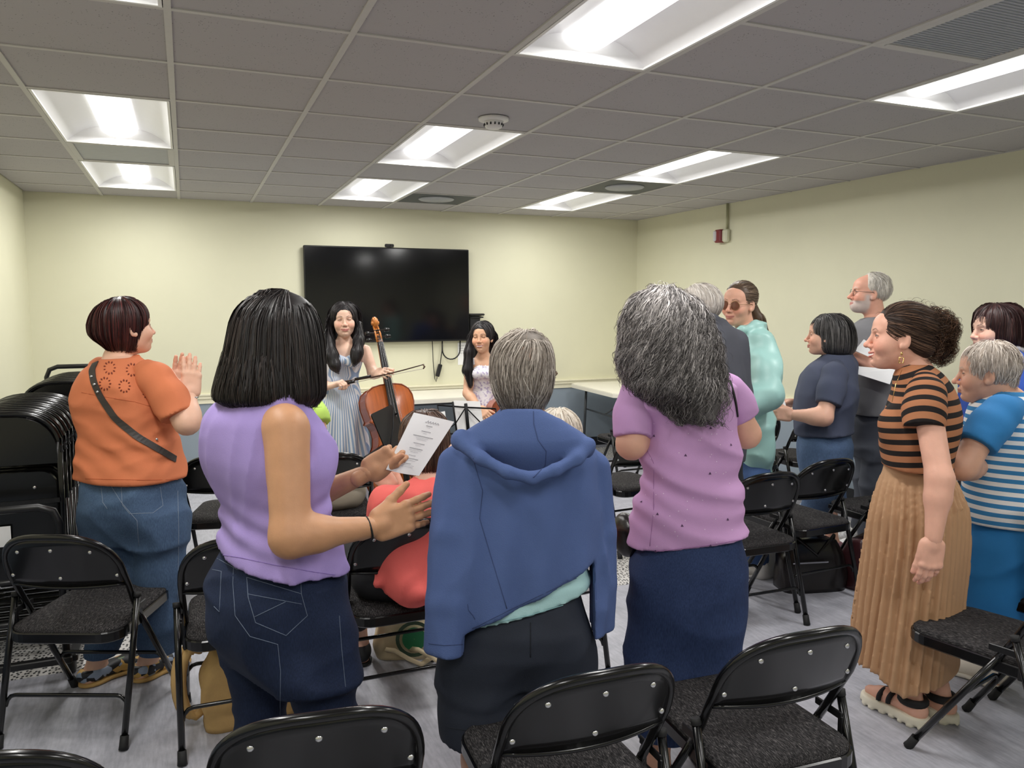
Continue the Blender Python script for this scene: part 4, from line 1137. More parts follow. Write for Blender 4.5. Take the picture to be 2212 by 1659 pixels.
def head_colors(P, c, R, s, o, skin, hair):
    """per-vertex colour from position in the head's own frame"""
    q = ((P-c)@R)/s; x, y, z = q[:, 0], q[:, 1], q[:, 2]; ax = np.abs(x)
    skin = np.array(lin(skin)); col = np.tile(skin, (len(P), 1))
    def bl(m_, cc, a=1.0):
        nonlocal col
        m_ = (np.clip(m_, 0, 1)*a)[:, None]; col = col*(1-m_)+np.array(cc)*m_
    front = np.clip((y-.045)/.02, 0, 1)
    red = skin*np.array([1.08, .72, .68])
    bl(np.exp(-((ax-.042)**2+(z+.03)**2)/(2*.016**2))*front, red, .55)
    bl(np.exp(-(x**2+(z+.033)**2)/(2*.011**2))*np.clip((y-.09)/.012, 0, 1), red, .45)
    sm = o.get('smile', 0); w = .0225+.0065*sm; up = .007*sm; zm = -.0675; op_ = o.get('open', 0)
    zl = zm+.0005+up*(ax/w)**2
    lips = np.clip((.0098+.0015*op_-.0050*(ax/w)**2-np.abs(z-zl))/.002, 0, 1)*(ax < w*1.02)*(y > .078)
    bl(lips, np.array(lin(o.get('lip', (190, 104, 100)))), .8)
    if op_ > 0:
        zt = zm+.0008+up*.75*(ax/w)**2
        bl(np.clip((.0040*op_-.0026*(ax/w)**2-np.abs(z-zt))/.0012, 0, 1)*(ax < w*.82)*(y > .075), (.78, .75, .70))
    else:
        bl(np.exp(-((z-zl)/.0016)**2)*(ax < w)*(y > .08), skin*.28, .8)
    bl(((np.abs(ax-.0062) < .0034)*(z < -.0395)*(z > -.0455)*(y > .09)).astype(float), skin*.22, .8)
    # brows
    zb = .0235+.006*np.clip((ax-.014)/.02, 0, 1)-.010*np.clip((ax-.034)/.014, 0, 1)+o.get('brow', 0)
    bl(np.clip((.0034-.0016*np.clip((ax-.02)/.026, 0, 1)-np.abs(z-zb))/.0012, 0, 1)*(ax > .013)*(ax < .047)*(y > .05), np.array(lin(hair))*1.1+skin*.08, o.get('browa', .75))
    # eyes: lashes / lid line, whites, iris
    ex, ez = .0315, .0030; op = o.get('eye', .5)                 # op: how far the lids are open
    arch = (1-np.clip(np.abs(ax-ex)/.0135, 0, 1)**2)
    upper = ez+.0055*op*arch+.0012*(1-op)*arch; lower = ez-.0040*op*arch+.0016*(1-op)*arch
    ineye = (np.abs(ax-ex) < .0132)*(y > .06)
    if op <= .15: bl(np.exp(-((z-ez-.0022*arch+.0012)/.0021)**2)*ineye, np.array([.025, .016, .014]), .95)
    if op > .15:
        inn = (z < upper)*(z > lower)*ineye
        bl(inn.astype(float), (.48, .46, .44))
        gx = o.get('gaze', 0.0); di = np.sqrt((x-np.sign(x)*ex-gx)**2+(z-ez-.0006)**2)
        bl(inn*np.clip((.0066-di)/.0008, 0, 1), np.array(lin(o.get('iris', (58, 38, 26)))))
        bl(inn*np.clip((.0026-di)/.0006, 0, 1), (.005, .005, .005))
    bl(np.exp(-((z-upper)/.0022)**2)*ineye, np.array([.02, .014, .012]), .92)
    bl(np.exp(-((z-lower)/.0011)**2)*ineye, skin*.4, .4)
    bl(np.exp(-((ax-.034)**2/(2*.013**2)+(z+.011)**2/(2*.004**2)))*front, skin*.62, .35)    # under-eye
    if o.get('beard', 0):
        m_ = np.clip((-.046-z)/.008, 0, 1)*np.clip((y-.005)/.02, 0, 1)*(1-lips)*np.clip((z+.125)/.012, 0, 1)
        side = np.clip((ax-.045)/.01, 0, 1)*np.clip((.0-z)/.02, 0, 1)*np.clip((y+.0)/.02, 0, 1)*np.clip((.05-y)/.02, 0, 1)*np.clip((z+.125)/.012, 0, 1)
        bl(np.clip(m_+side, 0, 1), lin(o.get('beardc', (205, 200, 196))), .75)
    return col

# ------------------------------------------------------------------ strands lying on a hair volume
def grow_strands(F, roots, n, step, comb, lift=.002, jitter=.3, rs=None, curl=None, frizz=0.0):
    rs = rs or np.random.RandomState(1); P = np.array(roots, float); e = .002
    for _ in range(5):
        d0 = F(P); g = np.stack([F(P+np.eye(3)[k]*e)-F(P-np.eye(3)[k]*e) for k in range(3)], 1)/(2*e); P = P-g*np.clip(d0, -.03, .03)[:, None]
    P = P[np.abs(F(P)) < .008]; N_ = len(P); out = [P.copy()]; bad = np.zeros(N_, bool)
    jit = rs.normal(size=(N_, 3))*jitter; off = lift*rs.uniform(.2, 1.6, N_)
    ph = rs.uniform(0, 6.28, N_); e = .002
    V = None
    for i in range(n):
        g = np.stack([F(P+np.eye(3)[k]*e)-F(P-np.eye(3)[k]*e) for k in range(3)], 1)/(2*e)
        g /= np.linalg.norm(g, axis=1)[:, None]+1e-9
        d = comb(P, i/n)+jit*.35
        d = d-g*np.sum(d*g, 1)[:, None]*.95
        d /= np.linalg.norm(d, axis=1)[:, None]+1e-9
        V = d if V is None else .6*V+.4*d
        P = P+V*step
        dist = F(P); P = P-g*np.clip(dist-off, -.02, .02)[:, None]*.85; bad |= dist > .03
        Q = P.copy()
        if curl is not None:
            amp, wl = curl; t = (i+1)*step
            b = np.cross(V, g); a_ = amp*min(1, (i+1)/(n*.35))
            Q = Q+b*(a_*np.sin(t/wl*6.28+ph))[:, None]+g*(a_*.8*np.cos(t/wl*6.28+ph)+a_*.3)[:, None]
        if frizz: Q = Q+rs.normal(size=Q.shape)*frizz
        out.append(Q)
    return np.stack(out, 1)[~bad]                               # (N, n+1, 3)

def strand_mesh(S, r, cols, center, taper=.35):
    """each strand a thin flat ribbon lying against the head"""
    N_, m_, _ = S.shape
    T = np.zeros_like(S); T[:, 1:-1] = S[:, 2:]-S[:, :-2]; T[:, 0] = S[:, 1]-S[:, 0]; T[:, -1] = S[:, -1]-S[:, -2]
    T /= np.linalg.norm(T, axis=2)[..., None]+1e-9
    g = S-np.asarray(center); g[..., 2] *= .35
    u = np.cross(T, g); u /= np.linalg.norm(u, axis=2)[..., None]+1e-9
    w = np.cross(u, T); tw = np.sin(np.arange(N_)*12.9898)*.7
    u = u*np.cos(tw)[:, None, None]+w*np.sin(tw)[:, None, None]
    t = np.linspace(0, 1, m_); rad = (np.asarray(r).reshape(-1, 1)*(1-(1-taper)*t[None]**2))
    V = np.stack([S-u*rad[..., None], S+u*rad[..., None]], 2)
    idx = np.arange(N_*m_*2).reshape(N_, m_, 2)
    Q = np.stack([idx[:, :-1, 0], idx[:, :-1, 1], idx[:, 1:, 1], idx[:, 1:, 0]], -1).reshape(-1, 4)
    C = np.repeat(np.repeat(cols[:, None, None], m_, 1), 2, 2).reshape(-1, 3)
    return V.reshape(-1, 3), Q, C

M_SKIN = attr_mat('skin', rough=.48, bump=.12, bscale=260, var=.06, vscale=26, sss=.06, spec=.35)
M_HAIR = attr_mat('hair', rough=.46, var=.12, vscale=60, spec=.45)
M_HAIRM = attr_mat('hair_matte', rough=.62, var=.15, vscale=60, spec=.3)
# ================================================================== PERSON BUILDER
def view_ang(px): return YAW+math.atan((px-1106)/F_PX)
def rad(d): return math.radians(d)
UP = np.array([0, 0, 1.0])
def fwd_of(y): return np.array([math.sin(y), math.cos(y), 0.0])
def right_of(y): return np.array([math.cos(y), -math.sin(y), 0.0])

def rows_px(L, zc, yaw, rho, ff=1.0, fb=1.0, grow=0.0):
    """silhouette rows (py, pxL, pxR[, zc[, rho]]) at depth zc -> loft rows for a body facing yaw"""
    out = []
    for r in L:
        py, a, b = r[:3]; z = r[3] if len(r) > 3 and r[3] else zc; rh = r[4] if len(r) > 4 else rho
        c = W((a+b)/2, py, z); e = (b-a)/2*z/F_PX; al = yaw-view_ang((a+b)/2)
        hw = e/math.sqrt(math.cos(al)**2+(rh*math.sin(al))**2)
        out.append((c[2], c[0], c[1], hw+grow, rh*hw*ff+grow, rh*hw*fb+grow))
    return out
def grow_rows(rows, g): return [(z, x, y, max(.02, hw+g), max(.02, f+g), max(.02, b+g)) for z, x, y, hw, f, b in rows]

class Person:
    def __init__(s, label, xy, yaw, skin):
        s.root = empty('person', (xy[0], xy[1], 0), 0, label, 'person'); s.o = np.array([xy[0], xy[1], 0.0])
        s.yaw = yaw; s.skin = skin; s.parts = []; s.F = Field(); s.cols = []
    def mesh(s, name, V, Q, mt, col=None, attr=None, label=None):
        me = mesh_np(name, V-s.o, Q, True, [mt], col)
        if attr is not None:
            a = me.attributes.new('s', 'FLOAT', 'POINT'); a.data.foreach_set('value', np.asarray(attr, np.float32))
        ob = put(name, me, s.root)
        if label: ob['label'] = label
        return ob
    def garment(s, name, Fd, h, mt, attr=None, col=None, label=None, lo=None, hi=None):
        V, Q = Fd.mesh(h*1.2, lo, hi)
        return s.mesh(name, V, Q, mt, None if col is None else col(V), None if attr is None else attr(V), label)
    def arm(s, sh, el, wr, r=(.048, .040, .036, .026), k=.02):
        sh, el, wr = map(np.array, (sh, el, wr)); m_ = el+(wr-el)*.3
        s.F.cone(sh, el, r[0], r[1], k); s.F.cone(el, m_, r[1]*.98, r[2]*1.06, k); s.F.cone(m_, wr, r[2]*1.06, r[3], k)
    def leg(s, hip, kn, an, r=(.075, .052, .050, .034), foot=None, fl=.2, k=.02):
        hip, kn, an = map(np.array, (hip, kn, an)); m_ = kn+(an-kn)*.35
        s.F.cone(hip, kn, r[0], r[1], k); s.F.cone(kn, m_, r[1]*.96, r[2], k); s.F.cone(m_, an, r[2], r[3], k)
        if foot is not None:
            d = nrm(foot); h = an.copy(); h[2] = .035
            s.F.cone(an, h-d*.03, r[3], .03, .02); s.F.cone(h-d*.035, h+d*fl*.45, .030, .028, .02); s.F.cone(h+d*fl*.4, h+d*fl*.72-UP*.012, .028, .020, .02)
    def head(s, c, yaw, pitch, roll, sc, neck, face=None, hair=(40, 28, 24), res=.0022, nr=.050):
        c, R = head_frame(c, yaw, pitch, roll); s.hc, s.hR, s.hs = c, R, sc
        Fh = Field(); head_field(Fh, c, R, sc, face is not None, face)
        a = c+R@np.array([0, -.022, -.055])*sc; nb = np.array(neck, float)
        Fh.cone(a, nb, nr*sc*.98, nr*sc*1.06, .03*sc); s.F.cone(a, nb, nr*sc*.96, nr*sc*1.04, .02); s.F.cone(nb, nb-UP*.05, nr*sc*1.04, nr*sc*1.3, .03)
        s.Fh = Fh; V, Q = Fh.mesh(res*1.18 if face is not None else .006)
        C = head_colors(V, c, R, sc, face or dict(browa=0, eye=0), s.skin, hair) if face is not None else np.tile(lin(s.skin), (len(V), 1))
        s.parts.append((V, Q)); s.cols.append(C)
    def hand(s, wr, d, palm, side, res=.0032, **kw):
        Fd = Field(); tips = hand(Fd, wr, d, palm, side, **kw); V, Q = Fd.mesh(res)
        C = np.tile(lin(s.skin), (len(V), 1)); 
        for t in tips:
            w = np.exp(-((V-t)**2).sum(1)/(2*.012**2))[:, None]*.35; C = C*(1-w)+C*np.array([1.05, .72, .68])*w
        s.parts.append((V, Q)); s.cols.append(C); return tips
    def body(s, h=.008, lo=None, hi=None):
        V, Q = s.F.mesh(h*1.35, lo, hi); s.parts.append((V, Q)); s.cols.append(np.tile(lin(s.skin), (len(V), 1)))
        V, Q = join_meshes(s.parts)
        return s.mesh('body', V, Q, M_SKIN, np.concatenate(s.cols))
    def H(s, x, y, z): return s.hc+s.hR@(np.array([x, y, z])*s.hs)
    def hair(s, Fd, h, base, strands=None, mt=None, seed=1, hl=None, name='hair', crown=(0, -.03, .11)):
        """hair volume plus strands: list of dicts(n, len, steps, comb, roots, r, curl, frizz, tones)"""
        mt = mt or M_HAIR; rs = np.random.RandomState(seed)
        V, Q = Fd.mesh(h*1.25); b = np.array(lin(base)); C = np.tile(b, (len(V), 1))*(1+.25*noise3(V*np.array([1, 1, .25]), 260, seed))[:, None]
        if hl is not None: C = hl(V, C)
        L, CC = [(V, Q)], [C]
        for st in strands or []:
            R0 = st['roots'](rs, int(st['n']*st.get('mul', 1.4))); S = grow_strands(Fd, R0, st['steps'], st['len']/st['steps'], st['comb'], st.get('lift', .003), st.get('jitter', .3), rs, st.get('curl'), st.get('frizz', 0))
            R0 = S[:, 0]; tone = rs.uniform(0, 1, len(R0)); t0, t1 = np.array(lin(st['tones'][0])), np.array(lin(st['tones'][1]))
            cc = t0+(t1-t0)*(tone**st.get('tp', 1.5))[:, None]
            if 'tint' in st: cc = st['tint'](R0, cc)
            v, q, c_ = strand_mesh(S, st.get('r', .0012)*.85*rs.uniform(.5, 1.4, len(R0)), cc, s.hc, st.get('taper', .3)); L.append((v, q)); CC.append(c_)
        V, Q = join_meshes(L)
        return s.mesh(name, V, Q, mt, np.concatenate(CC))
    def surf_roots(s, Fd, fn):
        """random points on the hair surface, in head coordinates chosen by fn(rs, n) -> directions/points, projected"""
        def f(rs, n):
            P = s.hc+(fn(rs, n)*s.hs)@s.hR.T; e = .002
            for _ in range(6):
                d = Fd(P); g = np.stack([Fd(P+np.eye(3)[k]*e)-Fd(P-np.eye(3)[k]*e) for k in range(3)], 1)/(2*e); P = P-g*np.clip(d, -.03, .03)[:, None]
            ok = np.abs(Fd(P)) < .01; P = P[ok]
            return P[rs.randint(0, len(P), n)]+rs.normal(size=(n, 3))*.0015
        return f
    def shoe(s, an, d, L=.25, mt=None, sole=None, name='shoe', w=.042, h=.075, solez=.018):
        an = np.array(an, float); d = nrm(d); c = an.copy(); c[2] = 0
        heel, toe = c-d*.06, c+d*(L-.06); r = np.cross(d, UP); R = np.stack([r, d, UP], 1)
        Fd = Field(); Fd.ell(heel+d*.035+UP*(solez+.028), (w*.9, .055, .036), R, .01); Fd.cone(heel+d*.05+UP*(solez+.03), toe-d*.07+UP*(solez+.018), w*.80, w*.85, .02)
        Fd.ell(toe-d*.055+UP*(solez+.014), (w*1.02, .062, .030), R, .02); Fd.cone(c+UP*(solez+.04), c+UP*(solez+h), .038, .034, .03)
        Fd.half(c+UP*(solez+h-.012), UP, .004); Fd.half(c+UP*(solez*.6), -UP, .002)
        V, Q = Fd.mesh(.007); ob = s.mesh(name, V, Q, mt)
        Fs = Field(); Fs.ell(heel+d*.045+UP*.5*solez, (w*.98, .058, .05), R, .02); Fs.cone(heel+d*.05+UP*.5*solez, toe-d*.07+UP*.5*solez, w*.88, w*.95, .03); Fs.ell(toe-d*.06+UP*.5*solez, (w*1.07, .066, .05), R, .03)
        Fs.half(c+UP*solez, UP, .003); Fs.half(c+UP*.001, -UP, .002)
        V, Q = Fs.mesh(.007); me = mesh_np('sole', V-s.o, Q, True, [sole or mt]); put('sole', me, ob)
        return ob

def fabric(name, rgb, rough=.85, var=.05, scale=9, bump=.25, bscale=420, **kw): return mat(name, rgb, rough, var=var, scale=scale, bump=bump, bscale=bscale, **kw)
def denim(name, rgb, fade=(1.5, 1.5, 1.5)):
    mt, nt, b = new_mat(name); L = nt.links; c = lin(rgb)
    tc = N(nt, 'ShaderNodeTexCoord'); n1 = N(nt, 'ShaderNodeTexNoise', Scale=6.0, Detail=3.0); L.new(tc.outputs['Object'], n1.inputs['Vector'])
    mp = N(nt, 'ShaderNodeMapping'); mp.inputs['Scale'].default_value = (500, 500, 60); L.new(tc.outputs['Object'], mp.inputs[0])
    n2 = N(nt, 'ShaderNodeTexNoise', Scale=1.0, Detail=2.0); L.new(mp.outputs[0], n2.inputs['Vector'])
    r1 = ramp(nt, [(.35, c), (.75, tuple(min(1, v*f) for v, f in zip(c, fade)))]); L.new(n1.outputs[0], r1.inputs[0])
    r2 = ramp(nt, [(.3, (.72, .72, .74)), (.7, (1.2, 1.2, 1.2))]); L.new(n2.outputs[0], r2.inputs[0])
    mx = N(nt, 'ShaderNodeMix', data_type='RGBA', blend_type='MULTIPLY'); mx.inputs[0].default_value = 1.0
    L.new(r1.outputs[0], mx.inputs[6]); L.new(r2.outputs[0], mx.inputs[7]); L.new(mx.outputs[2], b.inputs['Base Color'])
    b.inputs['Roughness'].default_value = .85; b.inputs['Specular IOR Level'].default_value = .25
    bp = N(nt, 'ShaderNodeBump', Strength=.25, Distance=.002); L.new(n2.outputs[0], bp.inputs['Height']); L.new(bp.outputs[0], b.inputs['Normal'])
    return mt
def stripe_mat(name, stops, rough=.85):
    """repeating bands along the mesh's 's' attribute"""
    mt, nt, b = new_mat(name); L = nt.links
    at = N(nt, 'ShaderNodeAttribute', attribute_name='s'); fr = N(nt, 'ShaderNodeMath', operation='FRACT'); L.new(at.outputs['Fac'], fr.inputs[0])
    r = ramp(nt, [(p, lin(c)) for p, c in stops], 'CONSTANT'); L.new(fr.outputs[0], r.inputs[0]); L.new(r.outputs[0], b.inputs['Base Color'])
    b.inputs['Roughness'].default_value = rough; b.inputs['Specular IOR Level'].default_value = .25
    tc = N(nt, 'ShaderNodeTexCoord'); n2 = N(nt, 'ShaderNodeTexNoise', Scale=350.0, Detail=2.0); L.new(tc.outputs['Object'], n2.inputs['Vector'])
    bp = N(nt, 'ShaderNodeBump', Strength=.2, Distance=.002); L.new(n2.outputs[0], bp.inputs['Height']); L.new(bp.outputs[0], b.inputs['Normal'])
    return mt
GRAV = np.array([0, 0, -1.0])
def comb_down(center, out=.35, swirl=0.0):
    center = np.array(center, float)
    def f(P, t):
        d = P-center; d[:, 2] = 0; d /= np.linalg.norm(d, axis=1)[:, None]+1e-6
        return GRAV+d*out*(1-t)*(P[:, 2:3] > center[2]-.02)
    return f
def cap_roots(rs, n, lo=-.2, front=.9):
    """random directions over the scalp (head coordinates, a little outside the skull), lo = lowest z/r"""
    out = []
    while len(out) < n:
        v = rs.normal(size=(n, 3)); v /= np.linalg.norm(v, axis=1)[:, None]
        v = v[(v[:, 2] > lo) & (v[:, 1] < front)]
        out += list(v)
    v = np.array(out[:n]); return v*np.array([.085, .105, .095])+np.array([0, -.012, .03])

def ray_hit(Fd, pts, z0=1.2, z1=8.0, off=0.0):
    """points of a garment's surface seen at the given pixels (sphere tracing), pushed out by off"""
    pts = np.array(pts, float); D = np.stack([(pts[:, 0]-1106)/F_PX, (829.5-pts[:, 1])/F_PX, np.ones(len(pts))], 1)@RB
    Ln = np.linalg.norm(D, axis=1); t = np.full(len(pts), z0)
    for _ in range(90):
        d = Fd(CAM+D*t[:, None]); t = np.minimum(t+np.clip(d, -.02, .08)*.6/Ln, z1)
    P = CAM+D*t[:, None]; e = .003
    g = np.stack([Fd(P+np.eye(3)[k]*e)-Fd(P-np.eye(3)[k]*e) for k in range(3)], 1); g /= np.linalg.norm(g, axis=1)[:, None]+1e-9
    return P+g*off, g
def dense(pts, n=6):
    out = []
    for a, b in zip(pts[:-1], pts[1:]):
        for i in range(n): t = i/n; out.append((a[0]+(b[0]-a[0])*t, a[1]+(b[1]-a[1])*t))
    return out+[pts[-1]]
def seam(per, Fd, px, mt, r=.0012, name='seam', n=6, z0=1.2, off=0.0):
    P, _ = ray_hit(Fd, dense(px, n), z0, 8.0, off); ok = Fd(P) < .02
    if ok.sum() < 3: return None
    return put(name, MB().tube(P[ok]-per.o, r, 5).mesh(name, mt), per.root)
def ribbon(per, Fd, px, w, mt, name, th=.003, n=6, z0=1.2, label=None):
    """flat strap lying on a garment"""
    P, g = ray_hit(Fd, dense(px, n), z0, 8.0, .001); ok = np.abs(Fd(P)) < .02; P, g = P[ok], g[ok]
    for _ in range(2): P[1:-1] = (P[:-2]+2*P[1:-1]+P[2:])/4; g[1:-1] = (g[:-2]+2*g[1:-1]+g[2:])/4
    T = np.gradient(P, axis=0); T /= np.linalg.norm(T, axis=1)[:, None]; B = np.cross(T, g); B /= np.linalg.norm(B, axis=1)[:, None]
    V = []
    for p, b, q in zip(P, B, g): V += [p-b*w/2, p+b*w/2, p+b*w/2+q*th, p-b*w/2+q*th]
    V = np.array(V)-per.o; Fc = []
    for i in range(len(P)-1):
        for k in range(4): Fc.append((i*4+k, i*4+(k+1) % 4, i*4+4+(k+1) % 4, i*4+4+k))
    Fc += [(3, 2, 1, 0), tuple(len(P)*4-4+k for k in range(4))]
    ob = put(name, MB().add(V, Fc).mesh(name, mt), per.root)
    if label: ob['label'] = label
    return ob
def cutline(Fd, a, b, zc, keep_above=True, k=.005):
    """cut a garment along the line seen from pixel a to pixel b at depth zc (plane through both, level in depth)"""
    A, B = W(*a, zc), W(*b, zc); h = nrm(B-A); v = np.array([RB[2][0], RB[2][1], 0]); n = nrm(np.cross(h, v))
    if (n[2] > 0) == keep_above: n = -n
    Fd.half((A+B)/2, n, k)
def hair_rows(L, zc, rho=1.0, yaw=None, ff=1.0, fb=1.0):
    px = np.mean([(r[1]+r[2])/2 for r in L]); return rows_px(L, zc, view_ang(px) if yaw is None else yaw, rho, ff, fb)

def hit_ok(Fd, pts, z0=1.2, z1=8.0, off=0.0):
    P, g = ray_hit(Fd, pts, z0, z1, off); ok = np.abs(Fd(P)) < .02
    return P[ok], g[ok]
def skull(p, H, g=.010, k=.02):
    """hair hugging the skull so no scalp shows"""
    s_ = p.hs; H.ell(p.H(0, -.016, .036), (np.array([.073, .092, .080])+g/s_)*s_, p.hR, k)
def face_cut(p, H, r=(.066, .07, .105), c=(0, .115, -.045), k=.012):
    H.ell(p.H(*c), np.array(r)*p.hs, p.hR, k, 's')
def glasses(p, tint=None, wire=(150, 130, 90), r=(.026, .021), y=.096, z=.0):
    root = empty('eyeglasses', tuple(p.hc), 0, None, None); o = p.hc
    mtw = mat('glasses_wire_%d' % wire[0], wire, .3, metal=.8)
    Hh = lambda *q: p.H(*q)-o
    for sx in (-1, 1):
        ring = [Hh(sx*.033+r[0]*math.cos(t), y-.004*abs(math.cos(t)), z-.002+r[1]*math.sin(t)) for t in np.linspace(0, 2*math.pi, 25)[:-1]]
        MB().tube(ring, .0013, 5, closed=True).build('rim', mtw, root)
        if tint:
            mt = mat('lens_tint_%d' % tint[0], tint, .12); n = len(ring); MB().add([Hh(sx*.033, y+.001, z-.002)]+ring, [(0, 1+i, 1+(i+1) % n) for i in range(n)], True).build('lens', mt, root)
        MB().tube([Hh(sx*(.033+r[0]), y-.004, z+.004), Hh(sx*.072, .06, z+.004), Hh(sx*.077, .0, z+.002), Hh(sx*.076, -.012, z-.012)], .0013, 5).build('temple', mtw, root)
    MB().tube([Hh(-.008, y, z+.003), Hh(0, y+.003, z+.006), Hh(.008, y, z+.003)], .0013, 5).build('bridge', mtw, root)
    return root

def sleeve(F, pts, rs, cut=True, k=.03, seed=0, amp=.004):
    """sleeve tube with a crisp open end; call before the torso is added"""
    pts = [np.array(q, float) for q in pts]; F.chain(pts, rs, k)
    if cut:
        d = nrm(pts[-1]-pts[-2]); a = nrm(np.cross(d, [.3, .5, .8])); b = np.cross(d, a); R = np.stack([a, d, b], 1); r = rs[-1]
        F.rbox(pts[-1]+d*.06, (r*1.3, .06, r*1.3), .003, R, .003, 's')
        F.cone(pts[-1]-d*.004+d*(r-.016), pts[-1]+d*.05+d*(r-.016), r-.016, r-.016, .002, 's')

def sleeve_part(p, pts, rs, mt, h=.007, attr=None, amp=.004, seed=1, name='sleeve'):
    F = Field(); sleeve(F, pts, rs); F.fn(folds(amp, 18, seed, (1, 1, 1.2)))
    return p.garment(name, F, h, mt, attr), F
def along_attr(a, b, period, off=0.0):
    a, b = np.array(a), np.array(b); d = nrm(b-a); return lambda V: -((V-a)@d)/period+off
# ------------------------------------------------------------------ woman in the purple sleeveless top
def build_purple():
    zc, yaw = 2.2, rad(66); p = Person('woman in purple sleeveless top and dark jeans reading a programme, back turned', W(600, 1300, zc)[:2], yaw, (198, 148, 112))
    shirt = [(838, 545, 640), (852, 505, 652), (870, 470, 660), (900, 448, 672), (940, 443, 686), (982, 444, 700), (1015, 452, 705), (1054, 466, 697), (1085, 480, 696), (1114, 483, 704), (1154, 477, 714), (1204, 459, 727), (1252, 454, 738)]
    rows = rows_px(shirt, zc, yaw, .72)
    pel = rows_px([(1110, 510, 680, 0, .55), (1180, 492, 700, 0, .66), (1212, 474, 716), (1262, 457, 740), (1310, 458, 745), (1350, 466, 748), (1392, 478, 746, 0, .70), (1440, 494, 748, 0, .5)], zc, yaw, .82)
    # body
    p.F.loft(grow_rows(rows[:-3], -.024), yaw); p.F.loft(grow_rows(pel, -.035), yaw)
    sh, el, wr = W(620, 930, 2.06), W(628, 1160, 1.99), W(806, 1138, 2.10)
    p.F.ell(W(612, 918, 2.08), (.056, .052, .058), None, .03)
    p.arm(sh, el, wr, (.058, .050, .041, .0275), .03)
    shl, ell_, wrl = W(560, 900, 2.36), W(640, 1090, 2.44), W(792, 1022, 2.39)
    p.arm(shl, ell_, wrl, (.05, .042, .038, .026))
    legs = ((W(556, 1380, 2.28), W(566, 1600, 2.28), W(572, 1800, 2.27)), (W(688, 1380, 2.13), W(716, 1600, 2.14), W(722, 1840, 2.13)))
    for h_, k_, a_ in legs:
        a_ = a_.copy(); a_[2] = .08; p.leg(h_, k_, a_, (.078, .055, .050, .034), fwd_of(yaw), .22)
        p.shoe(a_, fwd_of(yaw), .25, fabric('sneaker_black', (28, 28, 30)), M_WHITE)
    p.head(W(612, 735, 2.2), rad(70), .25, 0, 1.0, W(575, 868, 2.22))
    p.hand(wr, W(900, 1108, 2.15)-wr, RB[2]*1.0, UP, .0026, curl=(.10, .10, .12, .16), spread=.06, thumb=(.6, .05, .1), size=1.12)
    p.hand(wrl, W(868, 972, 2.43)-wrl, RB[2]+UP*.1, -UP, .003, curl=(.42, .5, .6, .7), spread=.0, thumb=(-.10, -.30, -.3), size=1.0, tcurl=.0)
    p.body(.007)
    # top
    F = Field(); F.loft(rows, yaw, .02, p=2.4)
    F.ell(W(668, 985, 2.2), (.075, .075, .075), None, .05)
    F.cone(W(613, 868, 2.1), W(540, 862, 2.3), .03, .03, .04)
    F.fn(folds(.009, 11, 3, (1.8, 1.8, .7), mask=lambda P: np.clip((W(0, 1000, zc)[2]-P[..., 2])/.15+.45, .4, 1))); F.fn(folds(.004, 26, 13, (1.5, 1.5, .8)))
    F.fn(lambda P: .006*np.sin(P[..., 2]*95+6*np.sin(P[..., 0]*9))*np.exp(-((P[..., 2]-W(500, 1120, zc)[2])/.07)**2))
    # armhole: bare shoulder
    F.ell(W(640, 925, 2.02), (.085, .070, .105), None, .012, 's')
    cutline(F, (455, 1203), (735, 1251), 2.1)
    p.garment('sleeveless_top', F, .006, fabric('jersey_purple', (162, 142, 204), .9, .07, 5, .3, 500))
    p.topF = F
    for q in (0,): seam(p, F, [(462, 1196), (520, 1205), (600, 1222), (680, 1236), (724, 1242)], fabric('jersey_purple_stitch', (132, 108, 178)), .0012, 'hem_stitch')
    # jeans
    J = Field(); J.loft(pel, yaw, .02, p=2.5)
    for i, (h_, k_, a_) in enumerate(legs):
        a2 = a_.copy(); a2[2] = .07
        J.chain([h_+UP*.02, h_+(k_-h_)*.35, k_, a2], [(.084, .090)[i], (.078, .086)[i], (.068, .074)[i], .058], .045)
    J.ell(W(522, 1335, 2.16), (.08, .08, .075), None, .05)
    J.fn(folds(.006, 17, 9, (1, 1, 1.8)))
    J.half(W(600, 1120, zc), UP, .004)
    p.garment('jeans', J, .0065, denim('denim_dark_indigo', (26, 36, 60), (1.7, 1.6, 1.5)))
    st = mat('stitch_faded_blue', (104, 116, 136), .9)
    for L in ([(533, 1247), (652, 1283)], [(533, 1247), (536, 1290), (552, 1345), (618, 1373), (664, 1330), (651, 1283), (649, 1236)], [(549, 1333), (617, 1300)], [(535, 1283), (652, 1305)],
              [(469, 1206), (512, 1230), (560, 1228), (600, 1225)], [(506, 1195), (503, 1260), (508, 1330), (540, 1375), (600, 1392), (606, 1450), (605, 1545)],
              [(458, 1230), (478, 1234), (474, 1322), (462, 1310)], [(733, 1330), (738, 1400), (748, 1500)]):
        seam(p, J, L, st, .0009, 'stitching')
    # hair: dark straight bob
    F = Field()
    F.loft(hair_rows([(627, 590, 612), (632, 562, 632), (643, 538, 655), (662, 518, 674), (690, 505, 688), (730, 497, 697), (775, 488, 701), (815, 477, 702), (845, 470, 702), (862, 472, 698), (874, 500, 680)], 2.2, .98), view_ang(590), 0, p=2.1)
    F.fn(lambda P: .0035*noise3(P*np.array([1, 1, .16]), 70, 5))
    F.ell(p.H(0, .12, -.04), np.array([.062, .09, .11]), p.hR, .02, 's')
    roots = p.surf_roots(F, lambda rs, n: cap_roots(rs, n, -.1))
    cen = p.H(0, 0, .1)
    def tip(P, t):
        d = comb_down(cen, .8)(P, t); return d
